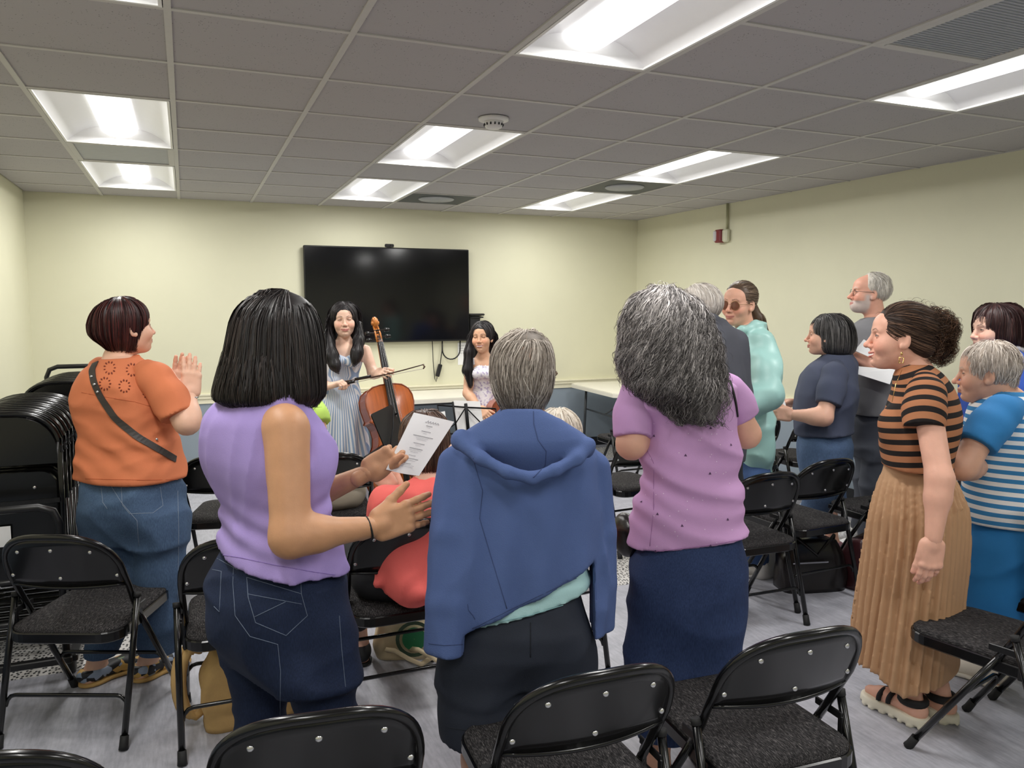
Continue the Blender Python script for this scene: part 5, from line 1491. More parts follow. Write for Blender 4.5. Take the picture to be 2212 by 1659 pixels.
    p.hair(F, .006, (26, 21, 22), [dict(n=1500, len=.30, steps=16, comb=tip, roots=roots, r=.0012, tones=((18, 14, 15), (70, 58, 54)), tp=3, jitter=.10, lift=.003),
                                   dict(n=700, len=.10, steps=7, comb=lambda P, t: GRAV+.0*P, roots=p.surf_roots(F, lambda rs, n: np.c_[rs.uniform(-.16, .14, n), rs.uniform(-.16, .02, n), rs.uniform(-.14, -.05, n)]), r=.0011, tones=((16, 12, 12), (60, 48, 44)), tp=2, jitter=.25, lift=.005)], seed=4)
    # hair tie on the wrist
    d = nrm(W(900, 1108, 2.15)-wr); c0 = wr-d*.012; a = nrm(np.cross(d, UP)); b = np.cross(d, a)
    put('wrist_band', MB().tube([c0+(a*math.cos(t)*.029+b*math.sin(t)*.031)-p.o for t in np.linspace(0, 2*math.pi, 25)[:-1]], .0032, 6, closed=True).mesh('wrist_band', M_RUB), p.root)
    # programme sheet in the other hand
    pr = empty('concert_programme', W(905, 960, 2.42), 0, 'white printed programme sheet held up by the woman in purple', 'paper')
    o = np.array(pr.location); nu, nv = 6, 9; C4 = [W(894, 891, 2.52), W(981, 911, 2.62), W(905, 1028, 2.48), W(834, 1014, 2.38)]
    nn = nrm(np.cross(C4[1]-C4[0], C4[3]-C4[0])); V = []
    S = lambda u, v: (C4[0]*(1-u)+C4[1]*u)*(1-v)+(C4[3]*(1-u)+C4[2]*u)*v+nn*.010*math.sin(math.pi*u)*(v-.2)
    for l in (0, 1):
        for j in range(nv+1):
            for i in range(nu+1): V.append(S(i/nu, j/nv)+nn*.0006*l-o)
    st_ = (nu+1)*(nv+1); Fc = []
    for j in range(nv):
        for i in range(nu):
            a0 = j*(nu+1)+i; Fc += [(a0, a0+1, a0+nu+2, a0+nu+1), (st_+a0, st_+a0+nu+1, st_+a0+nu+2, st_+a0+1)]
    put('sheet', MB().add(V, Fc, True).mesh('sheet', M_PAPER), pr)
    sg = -1 if np.dot(nn, CAM-C4[0]) < 0 else 1
    def line(v, u0, u1, th, mt, nm):
        a, b, c, d_ = S(u0, v), S(u1, v), S(u1, v+th), S(u0, v+th)
        put(nm, MB().add([q+nn*.0012*sg-o for q in (a, b, c, d_)], [(0, 1, 2, 3)]).mesh(nm, mt), pr)
    for v, w, th, big in ((.17, .16, .011, 1), (.20, .09, .006, 0), (.27, .24, .010, 1), (.305, .1, .006, 0), (.36, .52, .012, 1), (.395, .32, .006, 0), (.42, .26, .006, 0), (.485, .3, .01, 1), (.52, .14, .006, 0), (.575, .36, .012, 1), (.61, .34, .006, 0), (.635, .22, .006, 0), (.69, .2, .009, 0), (.745, .44, .012, 1), (.78, .34, .006, 0), (.83, .2, .009, 1), (.86, .42, .006, 0), (.885, .4, .006, 0)):
        line(v, .5-w/2, .5+w/2, th*.7, M_PRINT if big else M_PRINT_L, 'printed_line')
    put('printed_title', MB().tube([S(.36+.34*t, .105+.02*math.sin(t*34)*(1-.4*t))+nn*.0012*sg-o for t in np.linspace(0, 1, 60)], .0007, 4).mesh('printed_title', M_PRINT_L), pr)
    return p
build_purple()
# ------------------------------------------------------------------ woman in the orange blouse, clapping
def build_orange():
    zc, yaw = 3.22, rad(38); p = Person('woman in orange eyelet blouse and blue jeans clapping on the left', W(285, 1400, zc)[:2], yaw, (226, 182, 158))
    rows = rows_px([(770, 226, 292), (780, 212, 302), (790, 195, 325), (803, 181, 344), (825, 174, 354), (878, 173, 358), (931, 181, 370), (984, 183, 378), (1050, 182, 387)], zc, yaw, .78)
    pel = rows_px([(960, 212, 352), (1025, 200, 370), (1055, 192, 382), (1090, 188, 387), (1120, 190, 389, 0, .72), (1165, 198, 389, 0, .5)], zc, yaw, .85)
    p.F.loft(grow_rows(rows[:-2], -.024), yaw); p.F.loft(grow_rows(pel, -.03), yaw)
    sh, el, wr = W(336, 825, 3.12), W(404, 912, 3.10), W(409, 856, 3.16)
    p.arm(sh+(el-sh)*.15, el, wr, (.040, .047, .042, .029), .03)
    shl, ell_, wrl = W(235, 822, 3.42), W(330, 925, 3.52), W(384, 850, 3.30); p.arm(shl, ell_, wrl, (.05, .044, .04, .028))
    legs = ((W(250, 1140, 3.23), W(247, 1290, 3.2), (.235, .585, .07)), (W(345, 1140, 3.2), W(346, 1300, 3.2), (.43, .55, .07)))
    fd = np.array([.15, .10, 0])
    M_FLORAL = new_mat('shoe_floral')[0]; nt = M_FLORAL.node_tree; b = nt.nodes['Principled BSDF']
    tc = N(nt, 'ShaderNodeTexCoord'); vo = N(nt, 'ShaderNodeTexVoronoi', Scale=42.0); nt.links.new(tc.outputs['Object'], vo.inputs['Vector'])
    r = ramp(nt, [(0, lin((22, 24, 30))), (.42, lin((206, 166, 92))), (.58, lin((26, 28, 36))), (.70, lin((150, 164, 186))), (.86, lin((110, 132, 96)))], 'CONSTANT')
    nt.links.new(vo.outputs['Color'], r.inputs[0]); nt.links.new(r.outputs[0], b.inputs['Base Color'])
    for h_, k_, a_ in legs:
        p.leg(h_, k_, a_, (.078, .055, .050, .036), fd, .22); p.shoe(a_, fd, .245, M_FLORAL, mat('espadrille_sole', (196, 158, 96), .8, var=.1), 'floral_shoe', .042, .062)
    face = dict(smile=.6, eye=.4, nose=1.0)
    p.head(W(274, 706, 3.24), rad(66), -.05, 0, .96, W(256, 778, 3.26), face, (60, 26, 26), .003, nr=.054)
    p.hand(wr, W(414, 800, 3.17)-wr, RB[2]-RB[0]*.5, -RB[0], .0035, curl=(.12, .1, .12, .15), spread=.06, thumb=(.7, .1, .1))
    p.hand(wrl, W(394, 795, 3.29)-wrl, -RB[2]+RB[0]*.5, -RB[0], .0035, curl=(.1, .1, .1, .1), spread=.06, thumb=(.9, .1, .1))
    p.body(.009)
    M_OR = fabric('cotton_orange', (208, 120, 80), .85, .05, 6, .25, 500)
    SL = ([W(318, 806, 3.16), W(338, 822, 3.13), W(366, 858, 3.11), W(385, 898, 3.10)], [.050, .062, .068, .068])
    F = Field(); F.cone(W(225, 808, 3.36), W(262, 860, 3.5), .07, .065, .04); F.loft(rows, yaw, .03, p=2.5)
    F.cone(sh+(el-sh)*.72, el, .05, .05, .004, 's') if False else None
    d = nrm(el-sh); F.half(sh+(el-sh)*.74, d, .003) if False else None
    F.fn(folds(.009, 13, 7, (1, 1, 1.5))); F.fn(folds(.004, 30, 8, (.8, .8, 1.4)))
    F.fn(lambda P: .004*np.sin((P[..., 2]+.5*P[..., 0])*70+5*np.sin(P[..., 1]*8))*np.exp(-((P[..., 2]-W(300, 960, zc)[2])/.09)**2))
    F.cone(W(258, 770, 3.26), W(257, 730, 3.26), .058, .075, .006, 's')
    cutline(F, (170, 1045), (400, 1047), 3.1)
    p.garment('orange_blouse', F, .0075, M_OR); _, FS = sleeve_part(p, *SL, M_OR, .007, None, .006, 3)
    M_ORD = fabric('cotton_orange_dark', (176, 84, 48));  # darker orange for the hem stitch and yoke seam
    seam(p, F, [(184, 1034), (240, 1036), (310, 1037), (384, 1036)], M_ORD, .0012, 'hem_stitch'); seam(p, F, [(176, 848), (230, 858), (290, 868), (325, 878)], M_ORD, .001, 'yoke_seam')
    mb = MB(); r_ = random.Random(2)
    for cx, cy in ((237, 795), (285, 799), (333, 812), (227, 829), (269, 834), (321, 848)):
        pts = [(cx+9*math.cos(a), cy+10*math.sin(a)) for a in np.linspace(0, 2*math.pi, 12)[:-1]]; pt2 = [(cx+13.5*math.cos(a), cy+15*math.sin(a)) for a in np.linspace(0, 2*math.pi, 12)[:-1]]
        A, g = ray_hit(F, pts, 2.4, 5, .0008); B, _ = ray_hit(F, pt2, 2.4, 5, .0008); ok = (np.abs(F(A)) < .02) & (np.abs(F(B)) < .02); A, B = A[ok], B[ok]
        for a, b2 in zip(A, B): mb.tube([a-p.o, (a+b2)/2-p.o, b2-p.o], .003, 6, rr=[.001, .0034, .001])
    put('eyelet_embroidery', mb.mesh('eyelet_embroidery', fabric('eyelet_dark', (120, 52, 34))), p.root)
    M_ST = mat('strap_dark_leather', (52, 46, 44), .5, var=.1)
    ribbon(p, F, [(207, 784), (199, 800), (203, 825), (218, 858), (248, 903), (298, 945), (345, 972), (379, 992)], .026, M_ST, 'crossbody_strap', .004, 6, 2.4)
    A, g = ray_hit(F, [(200, 815), (206, 831), (213, 846), (337, 950)], 2.4, 5, .006)
    for a in A: put('strap_stud', MB().lathe([(.001, .004), (.005, .003), (.006, 0)], 8, a-p.o, Matrix.Rotation(math.radians(90), 3, 'X')).mesh('strap_stud', M_RIV), p.root)
    J = Field(); J.loft(pel, yaw, .02, p=2.6)
    J.chain([legs[0][0], W(252, 1230, 3.22), W(243, 1320, 3.2), W(217, 1408, 3.17)], [.104, .088, .075, .064], .055)
    J.chain([legs[1][0], W(346, 1240, 3.2), W(345, 1340, 3.2), W(343, 1412, 3.22)], [.104, .087, .080, .074], .055)
    J.fn(folds(.008, 14, 19, (1, 1, 1.5))); J.half(W(280, 1410, 3.2), -UP, .004)
    p.garment('jeans', J, .008, denim('denim_mid_blue', (64, 84, 112), (1.55, 1.5, 1.4)))
    st = mat('stitch_pale', (128, 140, 156), .9)
    for L in ([(262, 1048), (264, 1090), (280, 1110), (330, 1108), (352, 1092), (346, 1052)], [(218, 1048), (222, 1085), (232, 1100)], [(384, 1060), (386, 1150), (384, 1300)], [(240, 1050), (262, 1085), (296, 1125), (300, 1180)]): seam(p, J, L, st, .001, 'stitching', z0=2.4)
    H = Field(); H.loft(hair_rows([(645, 250, 282), (651, 230, 298), (662, 212, 307), (680, 201, 312), (700, 195, 313), (720, 197, 312), (735, 208, 308), (748, 226, 303), (758, 237, 297)], 3.25, .95), view_ang(255), 0, p=2.15)
    skull(p, H, .012); face_cut(p, H, (.078, .085, .115), (0, .128, -.05))
    cen = p.H(0, -.02, .1)
    p.hair(H, .006, (44, 20, 22), [dict(n=900, len=.19, steps=12, comb=comb_down(cen, .9), roots=p.surf_roots(H, lambda rs, n: cap_roots(rs, n, -.1, .6)), r=.0014, tones=((34, 15, 17), (104, 46, 42)), tp=2.5, jitter=.08, lift=.002)], seed=8)
    c0 = wr+nrm(W(414, 800, 3.17)-wr)*-.01; a = RB[0]; b2 = RB[2]
    put('bracelet', MB().tube([c0+(a*math.cos(t)*.034+b2*math.sin(t)*.034)+UP*.006*math.cos(t)-p.o for t in np.linspace(0, 2*math.pi, 25)[:-1]], .0028, 6, closed=True).mesh('bracelet', M_RIV), p.root)
build_orange()

# ------------------------------------------------------------------ woman with the blue hoodie draped over her shoulders
def build_hoodie():
    zc, yaw = 2.2, rad(20); p = Person('short grey-haired woman with blue hoodie over her shoulders and navy shorts', W(1125, 1400, zc)[:2], yaw, (224, 176, 152))
    vw = view_ang(1125)
    rows = rows_px([(884, 1090, 1168), (900, 1066, 1194), (920, 1028, 1232), (945, 992, 1268), (975, 970, 1281), (1010, 958, 1287), (1060, 950, 1294), (1120, 944, 1300), (1200, 940, 1306), (1280, 944, 1306), (1380, 950, 1300)], zc, yaw, .62)
    tor = rows_px([(884, 1092, 1166), (925, 1040, 1222), (1000, 1010, 1250), (1150, 1010, 1255), (1290, 1000, 1278), (1370, 975, 1284)], zc, yaw, .74)
    pel = rows_px([(1215, 1045, 1232), (1290, 1022, 1258), (1340, 990, 1268), (1390, 974, 1272, 0, .68), (1455, 970, 1270, 0, .46)], zc, yaw, .78)
    p.F.loft(grow_rows(tor[:-2], -.024), yaw); p.F.loft(grow_rows(pel, -.03), yaw)
    legs = ((W(1042, 1440, 2.2), W(1040, 1640, 2.22), W(1045, 1800, 2.24)), (W(1195, 1440, 2.22), W(1192, 1640, 2.25), W(1190, 1800, 2.28)))
    for h_, k_, a_ in legs:
        a_ = a_.copy(); a_[2] = .08; p.leg(h_, k_, a_, (.08, .056, .052, .036), fwd_of(yaw), .22); p.shoe(a_, fwd_of(yaw), .25, fabric('shoe_grey', (120, 122, 126)), M_WHITE)
    p.arm(W(1000, 985, 2.2), W(985, 1180, 2.25), W(1060, 1120, 2.55)); p.arm(W(1255, 985, 2.25), W(1270, 1180, 2.3), W(1190, 1110, 2.6))
    p.hand(W(1060, 1120, 2.55), (.3, .4, .1), (0, 0, -1), (.5, 0, 0), .004); p.hand(W(1190, 1110, 2.6), (-.2, .5, .1), (0, 0, -1), (-.5, 0, 0), .004)
    p.head(W(1130, 806, 2.2), rad(17), .02, .03, .98, W(1130, 900, 2.22), dict(smile=.3, eye=.5), (140, 130, 118), .0035, nr=.054)
    p.body(.008)
    T = Field(); T.loft(grow_rows(tor, .002), yaw, p=2.5); T.fn(folds(.004, 16, 4, (1, 1, 2.2))); cutline(T, (1030, 1366), (1282, 1298), 2.06)
    T.half(W(1100, 1180, zc), UP, .004)
    p.garment('mint_tee', T, .007, fabric('cotton_mint', (178, 218, 222), .85, .03))
    seam(p, T, [(1050, 1350), (1150, 1328), (1230, 1303), (1272, 1288)], fabric('cotton_mint_stitch', (150, 196, 202)), .001, 'hem_stitch')
    S = Field(); S.loft(pel, yaw, p=2.6)
    S.chain([W(1043, 1440, 2.2), W(1040, 1520, 2.2), W(1034, 1590, 2.2)], [.106, .100, .100], .06); S.chain([W(1196, 1440, 2.23), W(1194, 1520, 2.24), W(1192, 1590, 2.25)], [.106, .099, .099], .06)
    S.fn(folds(.009, 13, 11, (1, 1, 1.2))); S.half(W(1100, 1588, 2.2), -UP, .004); S.half(W(1100, 1215, zc), UP, .004)
    p.garment('navy_shorts', S, .007, fabric('twill_navy', (34, 40, 54), .8, .1))
    st = fabric('twill_navy_seam', (22, 26, 36)); seam(p, S, [(1146, 1345), (1146, 1420)], st, .0016, 'centre_seam'); seam(p, S, [(968, 1572), (1010, 1578), (1090, 1580)], st, .001, 'hem_stitch')
    # hoodie body, empty sleeves and hood
    F = Field(); F.loft(rows, yaw, .02, p=2.4)
    F.chain([W(985, 1000, 2.16), W(975, 1150, 2.12), W(966, 1300, 2.10), W(962, 1402, 2.10)], [.045, .050, .051, .056], .012)
    F.chain([W(1282, 1010, 2.22), W(1293, 1150, 2.22), W(1298, 1260, 2.22), W(1300, 1364, 2.22)], [.040, .040, .040, .042], .012)
    def drape(P):
        a = (P-W(1130, 1000, zc)); u = a@RB[0]; z = P[..., 2]
        t = np.clip((W(0, 960, zc)[2]-z)/.35, 0, 1); return t*(.007*np.sin(u*62+2.2*np.sin(z*5))+.004*np.sin(u*27+1+z*6))
    F.fn(drape); F.fn(folds(.006, 11, 23, (1, 1, .7))); F.fn(folds(.003, 26, 24))
    # hem: body part runs up to the right, sleeves hang lower
    def hem(P):
        q = (P-CAM)@RB.T; px = 1106+F_PX*q[..., 0]/q[..., 2]; py = 829.5-F_PX*q[..., 1]/q[..., 2]
        line = np.where(px < 1008, 1402, np.where(px > 1276, 1366, 1374-(px-1005)*(1374-1236)/(1276-1005)))
        return (py-line)*2.2/F_PX
    def hem3(P):
        u = (P-W(1140, 1300, zc))@RB[0]; zl = W(1140, 1302, 2.07)[2]+u*.50
        zl = np.where(u < -.172, W(0, 1402, 2.12)[2], np.where(u > .178, W(0, 1366, 2.2)[2], zl)); return zl-P[..., 2]
    F._add(hem3, (-99,)*3, (99,)*3, 'i', .006)
    F.loft(rows_px([(884, 1090, 1168), (905, 1050, 1212), (930, 1012, 1250), (950, 992, 1270), (968, 1010, 1268), (990, 1056, 1244), (1012, 1100, 1212), (1034, 1140, 1168)], 2.075, vw, .30), vw, .010, p=2.0)
    F.chain([W(992, 952, 2.06), W(1040, 990, 2.02), W(1095, 1020, 2.0), W(1150, 1034, 2.0), W(1200, 1016, 2.01), W(1245, 990, 2.04), W(1272, 962, 2.08)], [.020, .017, .015, .014, .015, .017, .019], .014)
    F.ell(W(996, 948, 2.07), (.022, .02, .026), None, .015); F.ell(W(1268, 968, 2.10), (.022, .02, .028), None, .015)
    F.fn(lambda P: .003*noise3(P, 34, 31)*np.exp(-((P[..., 2]-W(0, 970, 2.1)[2])/.08)**2))
    F.cone(W(1130, 885, 2.24), W(1130, 850, 2.24), .062, .075, .008, 's')
    p.garment('blue_hoodie', F, .006, fabric('fleece_blue', (78, 98, 148), .95, .05, 7, .4, 380))
    sm = fabric('fleece_blue_seam', (58, 74, 118))
    for L in ([(1152, 884), (1153, 915), (1162, 950), (1180, 975), (1178, 1005), (1152, 1032)], [(1022, 990), (1042, 1060), (1036, 1120), (1060, 1200), (1095, 1315)], [(926, 1390), (960, 1394), (1000, 1392)], [(1020, 1358), (1100, 1318), (1200, 1270), (1268, 1238)], [(1010, 1305), (1012, 1318), (1022, 1330), (1026, 1338)]): seam(p, F, L, sm, .0013, 'seam', z0=1.4)
    # hair
    H = Field(); H.loft(hair_rows([(715, 1118, 1146), (719, 1102, 1162), (728, 1088, 1175), (745, 1074, 1186), (770, 1065, 1192), (800, 1063, 1193), (825, 1065, 1191), (848, 1072, 1186), (868, 1080, 1178), (888, 1090, 1168)], 2.19, 1.18, ff=.95, fb=1.0), view_ang(1130), 0, p=2.1)
    H.ell(p.H(0, .13, -.04), np.array([.080, .11, .12]), p.hR, .012, 's')
    for sx in (-1, 1): H.ell(p.H(sx*.084, .0, -.022), (.022, .026, .036), p.hR, .008, 's')
    zt, zb = p.H(0, 0, .11)[2], p.H(0, 0, -.1)[2]
    def hl(V, C):
        t = np.clip((V[:, 2]-zb)/(zt-zb), 0, 1)[:, None]; return C*(.45+.35*t**1.4)
    def tint(R, c): 
        t = np.clip((R[:, 2]-zb)/(zt-zb), 0, 1)[:, None]; return c*(.42+.75*t**1.3)
    cen = p.H(.015, -.03, .11); r0 = RB[0]
    def comb(P, t):
        d = P-cen; dd = d-UP*(d@UP)[:, None]; dd = dd/(np.linalg.norm(dd, axis=1)[:, None]+1e-6)
        return GRAV*.8+dd*.8+r0*.25*np.sin(P@np.array([31., 17, 23]))[:, None]
    p.hair(H, .006, (126, 116, 106), [dict(n=2300, mul=1.2, len=.085, steps=8, comb=comb, roots=p.surf_roots(H, lambda rs, n: cap_roots(rs, n, -.85, .7)), r=.0012, tones=((120, 108, 98), (226, 216, 206)), tp=1.6, jitter=.35, lift=.006, tint=tint)], M_HAIRM, 9, hl)
    for sx in (-1, 1):
        c0 = p.H(sx*.078, .0, -.052); put('earring', MB().tube([c0+p.hR[:, 1]*math.cos(t)*.013+UP*math.sin(t)*.015-p.o for t in np.linspace(0, 2*math.pi, 19)[:-1]], .0017, 6, closed=True).mesh('earring', mat('gold', (226, 190, 120), .25, metal=.9)), p.root)
build_hoodie()

# ------------------------------------------------------------------ woman in the lilac shirt with long grey curls
def build_lilac():
    zc, yaw = 2.5, rad(24); p = Person('woman in lilac shirt and long denim skirt with grey curly hair', W(1480, 1400, zc)[:2], yaw, (220, 170, 146))
    rows = rows_px([(795, 1425, 1520), (806, 1400, 1545), (818, 1368, 1568), (840, 1356, 1580), (870, 1362, 1588), (905, 1378, 1591), (952, 1387, 1592), (1000, 1390, 1591), (1054, 1389, 1596), (1096, 1376, 1603), (1150, 1368, 1608), (1210, 1361, 1612)], zc, yaw, .66)
    sk = rows_px([(1090, 1402, 1582), (1150, 1388, 1592), (1195, 1374, 1602), (1225, 1364, 1606), (1300, 1358, 1602), (1400, 1355, 1594), (1480, 1352, 1590), (1570, 1350, 1590)], zc, yaw, .74)
    p.F.loft(grow_rows(rows[:-2], -.024), yaw); p.F.loft(grow_rows(rows_px([(1160, 1374, 1602), (1230, 1366, 1606), (1290, 1372, 1600)], zc, yaw, .7), -.035), yaw)
    shl, ell_, wrl = W(1372, 858, 2.48), W(1364, 960, 2.44), W(1440, 905, 2.72); shr, elr, wrr = W(1572, 852, 2.56), W(1612, 938, 2.60), W(1530, 905, 2.82)
    p.arm(shl, ell_, wrl, (.05, .046, .042, .028)); p.arm(shr, elr, wrr, (.05, .046, .042, .028))
    p.hand(wrl, (.4, .5, .1), (.3, 0, .5), (0, 0, 1), .004, curl=(.5, .5, .5, .5)); p.hand(wrr, (-.3, .5, .1), (-.3, 0, .5), (0, 0, 1), .004, curl=(.5, .5, .5, .5))
    for hx, ax in ((1425, 1422), (1540, 1535)):
        a_ = W(ax, 1700, 2.5 if hx < 1500 else 2.55); a_[2] = .08; h_ = W(hx, 1260, 2.5); k_ = (h_+a_)/2; p.leg(h_, k_, a_, (.08, .055, .050, .034), fwd_of(yaw), .22); p.shoe(a_, fwd_of(yaw), .25, fabric('shoe_black', (26, 26, 28)), M_RUB)
    p.head(W(1437, 718, 2.5), rad(14), .06, -.05, 1.0, W(1470, 815, 2.54), None, nr=.052); p.body(.009)
    ML = fabric('cotton_lilac', (196, 152, 200), .85, .04, 6, .25, 500)
    sleeve_part(p, [W(1392, 832, 2.50), W(1376, 852, 2.48), W(1366, 890, 2.46), W(1366, 943, 2.44)], [.040, .050, .056, .057], ML, .006, None, .004, 5); sleeve_part(p, [W(1548, 828, 2.54), W(1570, 846, 2.56), W(1588, 872, 2.58), W(1602, 902, 2.59)], [.040, .050, .055, .056], ML, .006, None, .004, 6)
    F = Field(); F.loft(rows, yaw, .03, p=2.5)
    F.fn(folds(.008, 12, 17, (1, 1, 1.7))); F.fn(folds(.004, 27, 18, (.7, .7, 1.3)))
    F.fn(lambda P: .004*np.sin((P[..., 2]+.25*(P@RB[0]))*85+4*np.sin((P@RB[0])*9))*np.exp(-((P[..., 2]-W(0, 1060, zc)[2])/.12)**2))
    cutline(F, (1355, 1207), (1620, 1171), 2.38); F.cone(W(1470, 790, 2.54), W(1470, 760, 2.54), .06, .07, .006, 's')
    p.garment('lilac_shirt', F, .006, fabric('cotton_lilac', (196, 152, 200), .85, .04, 6, .25, 500))
    sd = fabric('cotton_lilac_stitch', (164, 118, 170))
    for L in ([(1370, 1196), (1440, 1189), (1530, 1178), (1604, 1165)], [(1392, 960), (1412, 1000), (1412, 1100), (1402, 1196)], [(1347, 925), (1366, 940), (1386, 935)], [(1386, 900), (1391, 935), (1389, 960)]): seam(p, F, L, sd, .0011, 'stitching', z0=1.8)
    z7 = lambda x, y: (1300+x/3.318, 560+y/3.318); z8 = lambda x, y: (1300+x/2.77, 1060+y/2.77)
    dots = [z7(*q) for q in ((310, 980), (275, 1055), (570, 1085), (780, 1210), (375, 1265), (925, 1330), (310, 1365), (600, 1405), (775, 1535), (900, 1010))]+[z8(*q) for q in ((237, 67), (333, 140), (480, 210), (753, 172), (650, 328), (322, 362))]
    A, g = hit_ok(F, dots, 1.8, 5, .0012)
    for a, q in zip(A, g):
        u = nrm(np.cross(q, UP)); w = np.cross(u, q); put('printed_motif', MB().add([a-p.o+u*.0045-w*.003, a-p.o-u*.0045-w*.003, a-p.o+w*.005], [(0, 1, 2)]).mesh('printed_motif', fabric('motif_plum', (84, 56, 92))), p.root)
    rr_ = random.Random(6); wp = [(rr_.uniform(1395, 1585), rr_.uniform(850, 1180)) for _ in range(46)]; A, g = hit_ok(F, wp, 1.8, 5, .001); mb = MB()
    for a, q in zip(A, g):
        u = nrm(np.cross(q, UP)); w = np.cross(u, q); mb.add([a-p.o+(u*math.cos(t)+w*math.sin(t))*.0018 for t in (0, 1.57, 3.14, 4.71)], [(0, 1, 2, 3)])
    put('printed_dots', mb.mesh('printed_dots', fabric('dot_white', (232, 214, 234))), p.root)
    K = Field(); K.loft(sk, yaw, p=2.4, mod=lambda u, v, z, a: .006*np.sin(a*5+z*9)*np.clip((.75-z)/.4, 0, 1)+.004*np.sin(a*11+2)*np.clip((.6-z)/.4, 0, 1)); K.fn(folds(.007, 11, 29, (1, 1, 1.6)))
    p.garment('denim_skirt', K, .0075, denim('denim_skirt_blue', (38, 52, 86), (1.75, 1.65, 1.5)))
    ribbon(p, F, [(1566, 800), (1578, 830), (1588, 870), (1592, 900)], .008, M_RUB, 'bag_strap', .004, 5, 1.8)
    B = Field(); B.ell(W(1352, 1155, 2.56), (.035, .07, .075), None, .01); B.fn(folds(.004, 20, 2)); p.garment('shoulder_bag', B, .008, M_LEATH, label='black leather shoulder bag at her hip')
    H = Field(); H.loft(hair_rows([(622, 1415, 1446), (626, 1400, 1462), (636, 1380, 1486), (656, 1362, 1508), (690, 1350, 1526), (730, 1344, 1540), (770, 1340, 1552), (800, 1344, 1558), (825, 1352, 1558, 2.45), (845, 1372, 1556, 2.40, .6), (868, 1425, 1553, 2.375, .4), (892, 1470, 1548, 2.36, .3), (908, 1490, 1540, 2.36, .3)], 2.47, .92), view_ang(1440), 0, p=2.1)
    H.fn(lambda P: .009*noise3(P, 38, 6)+.006*noise3(P, 85, 16)); H.ell(p.H(0, .14, -.03), np.array([.07, .10, .10]), p.hR, .02, 's')
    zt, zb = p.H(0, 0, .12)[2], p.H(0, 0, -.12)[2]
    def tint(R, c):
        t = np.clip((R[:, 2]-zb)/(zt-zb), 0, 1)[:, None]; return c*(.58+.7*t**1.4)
    cen = p.H(0, 0, .11); vol = p.surf_roots(H, lambda rs, n: np.c_[rs.uniform(-.13, .15, n), rs.uniform(-.20, .0, n), rs.uniform(-.25, .12, n)])
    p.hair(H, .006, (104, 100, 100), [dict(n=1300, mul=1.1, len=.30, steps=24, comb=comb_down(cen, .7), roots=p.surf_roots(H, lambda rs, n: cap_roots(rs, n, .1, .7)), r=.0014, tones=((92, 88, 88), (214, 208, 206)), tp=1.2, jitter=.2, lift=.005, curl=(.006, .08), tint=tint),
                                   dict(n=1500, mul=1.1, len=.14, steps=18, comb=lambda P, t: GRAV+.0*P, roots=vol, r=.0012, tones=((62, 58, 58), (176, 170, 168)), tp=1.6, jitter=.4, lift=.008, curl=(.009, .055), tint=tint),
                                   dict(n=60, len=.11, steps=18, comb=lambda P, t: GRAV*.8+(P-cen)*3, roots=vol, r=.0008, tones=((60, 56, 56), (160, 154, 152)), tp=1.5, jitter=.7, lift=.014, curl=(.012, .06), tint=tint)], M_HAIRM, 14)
build_lilac()
# ------------------------------------------------------------------ shared pieces
def simple_legs(p, hips, ankles, yaw, r=(.078, .055, .050, .034), shoe=None, sole=None, L=.25, foot=True, name='shoe', w=.042):
    for h_, a_ in zip(hips, ankles):
        a_ = np.array(a_, float); a_[2] = .08; h_ = np.array(h_, float); k_ = (h_+a_)/2+fwd_of(yaw)*.01
        p.leg(h_, k_, a_, r, fwd_of(yaw), .22); p.shoe(a_, fwd_of(yaw), L, shoe or M_RUB, sole or M_RUB, name, w)
def trousers(p, pel, hips, ankles, yaw, mt, r=(.09, .075, .062), h=.010, seed=1, bottom=.08, amp=.005, name='trousers', top=None):
    J = Field(); J.loft(pel, yaw, .02, p=2.5)
    for h_, a_ in zip(hips, ankles):
        a_ = np.array(a_, float); a_[2] = bottom; h_ = np.array(h_, float); J.chain([h_, (h_+a_)/2, a_-UP*.02], r, .03)
    J.fn(folds(amp, 14, seed, (1, 1, 1.4))); J.half((0, 0, bottom), -UP, .004)
    if top: J.half((0, 0, top), UP, .004)
    return p.garment(name, J, h, mt), J

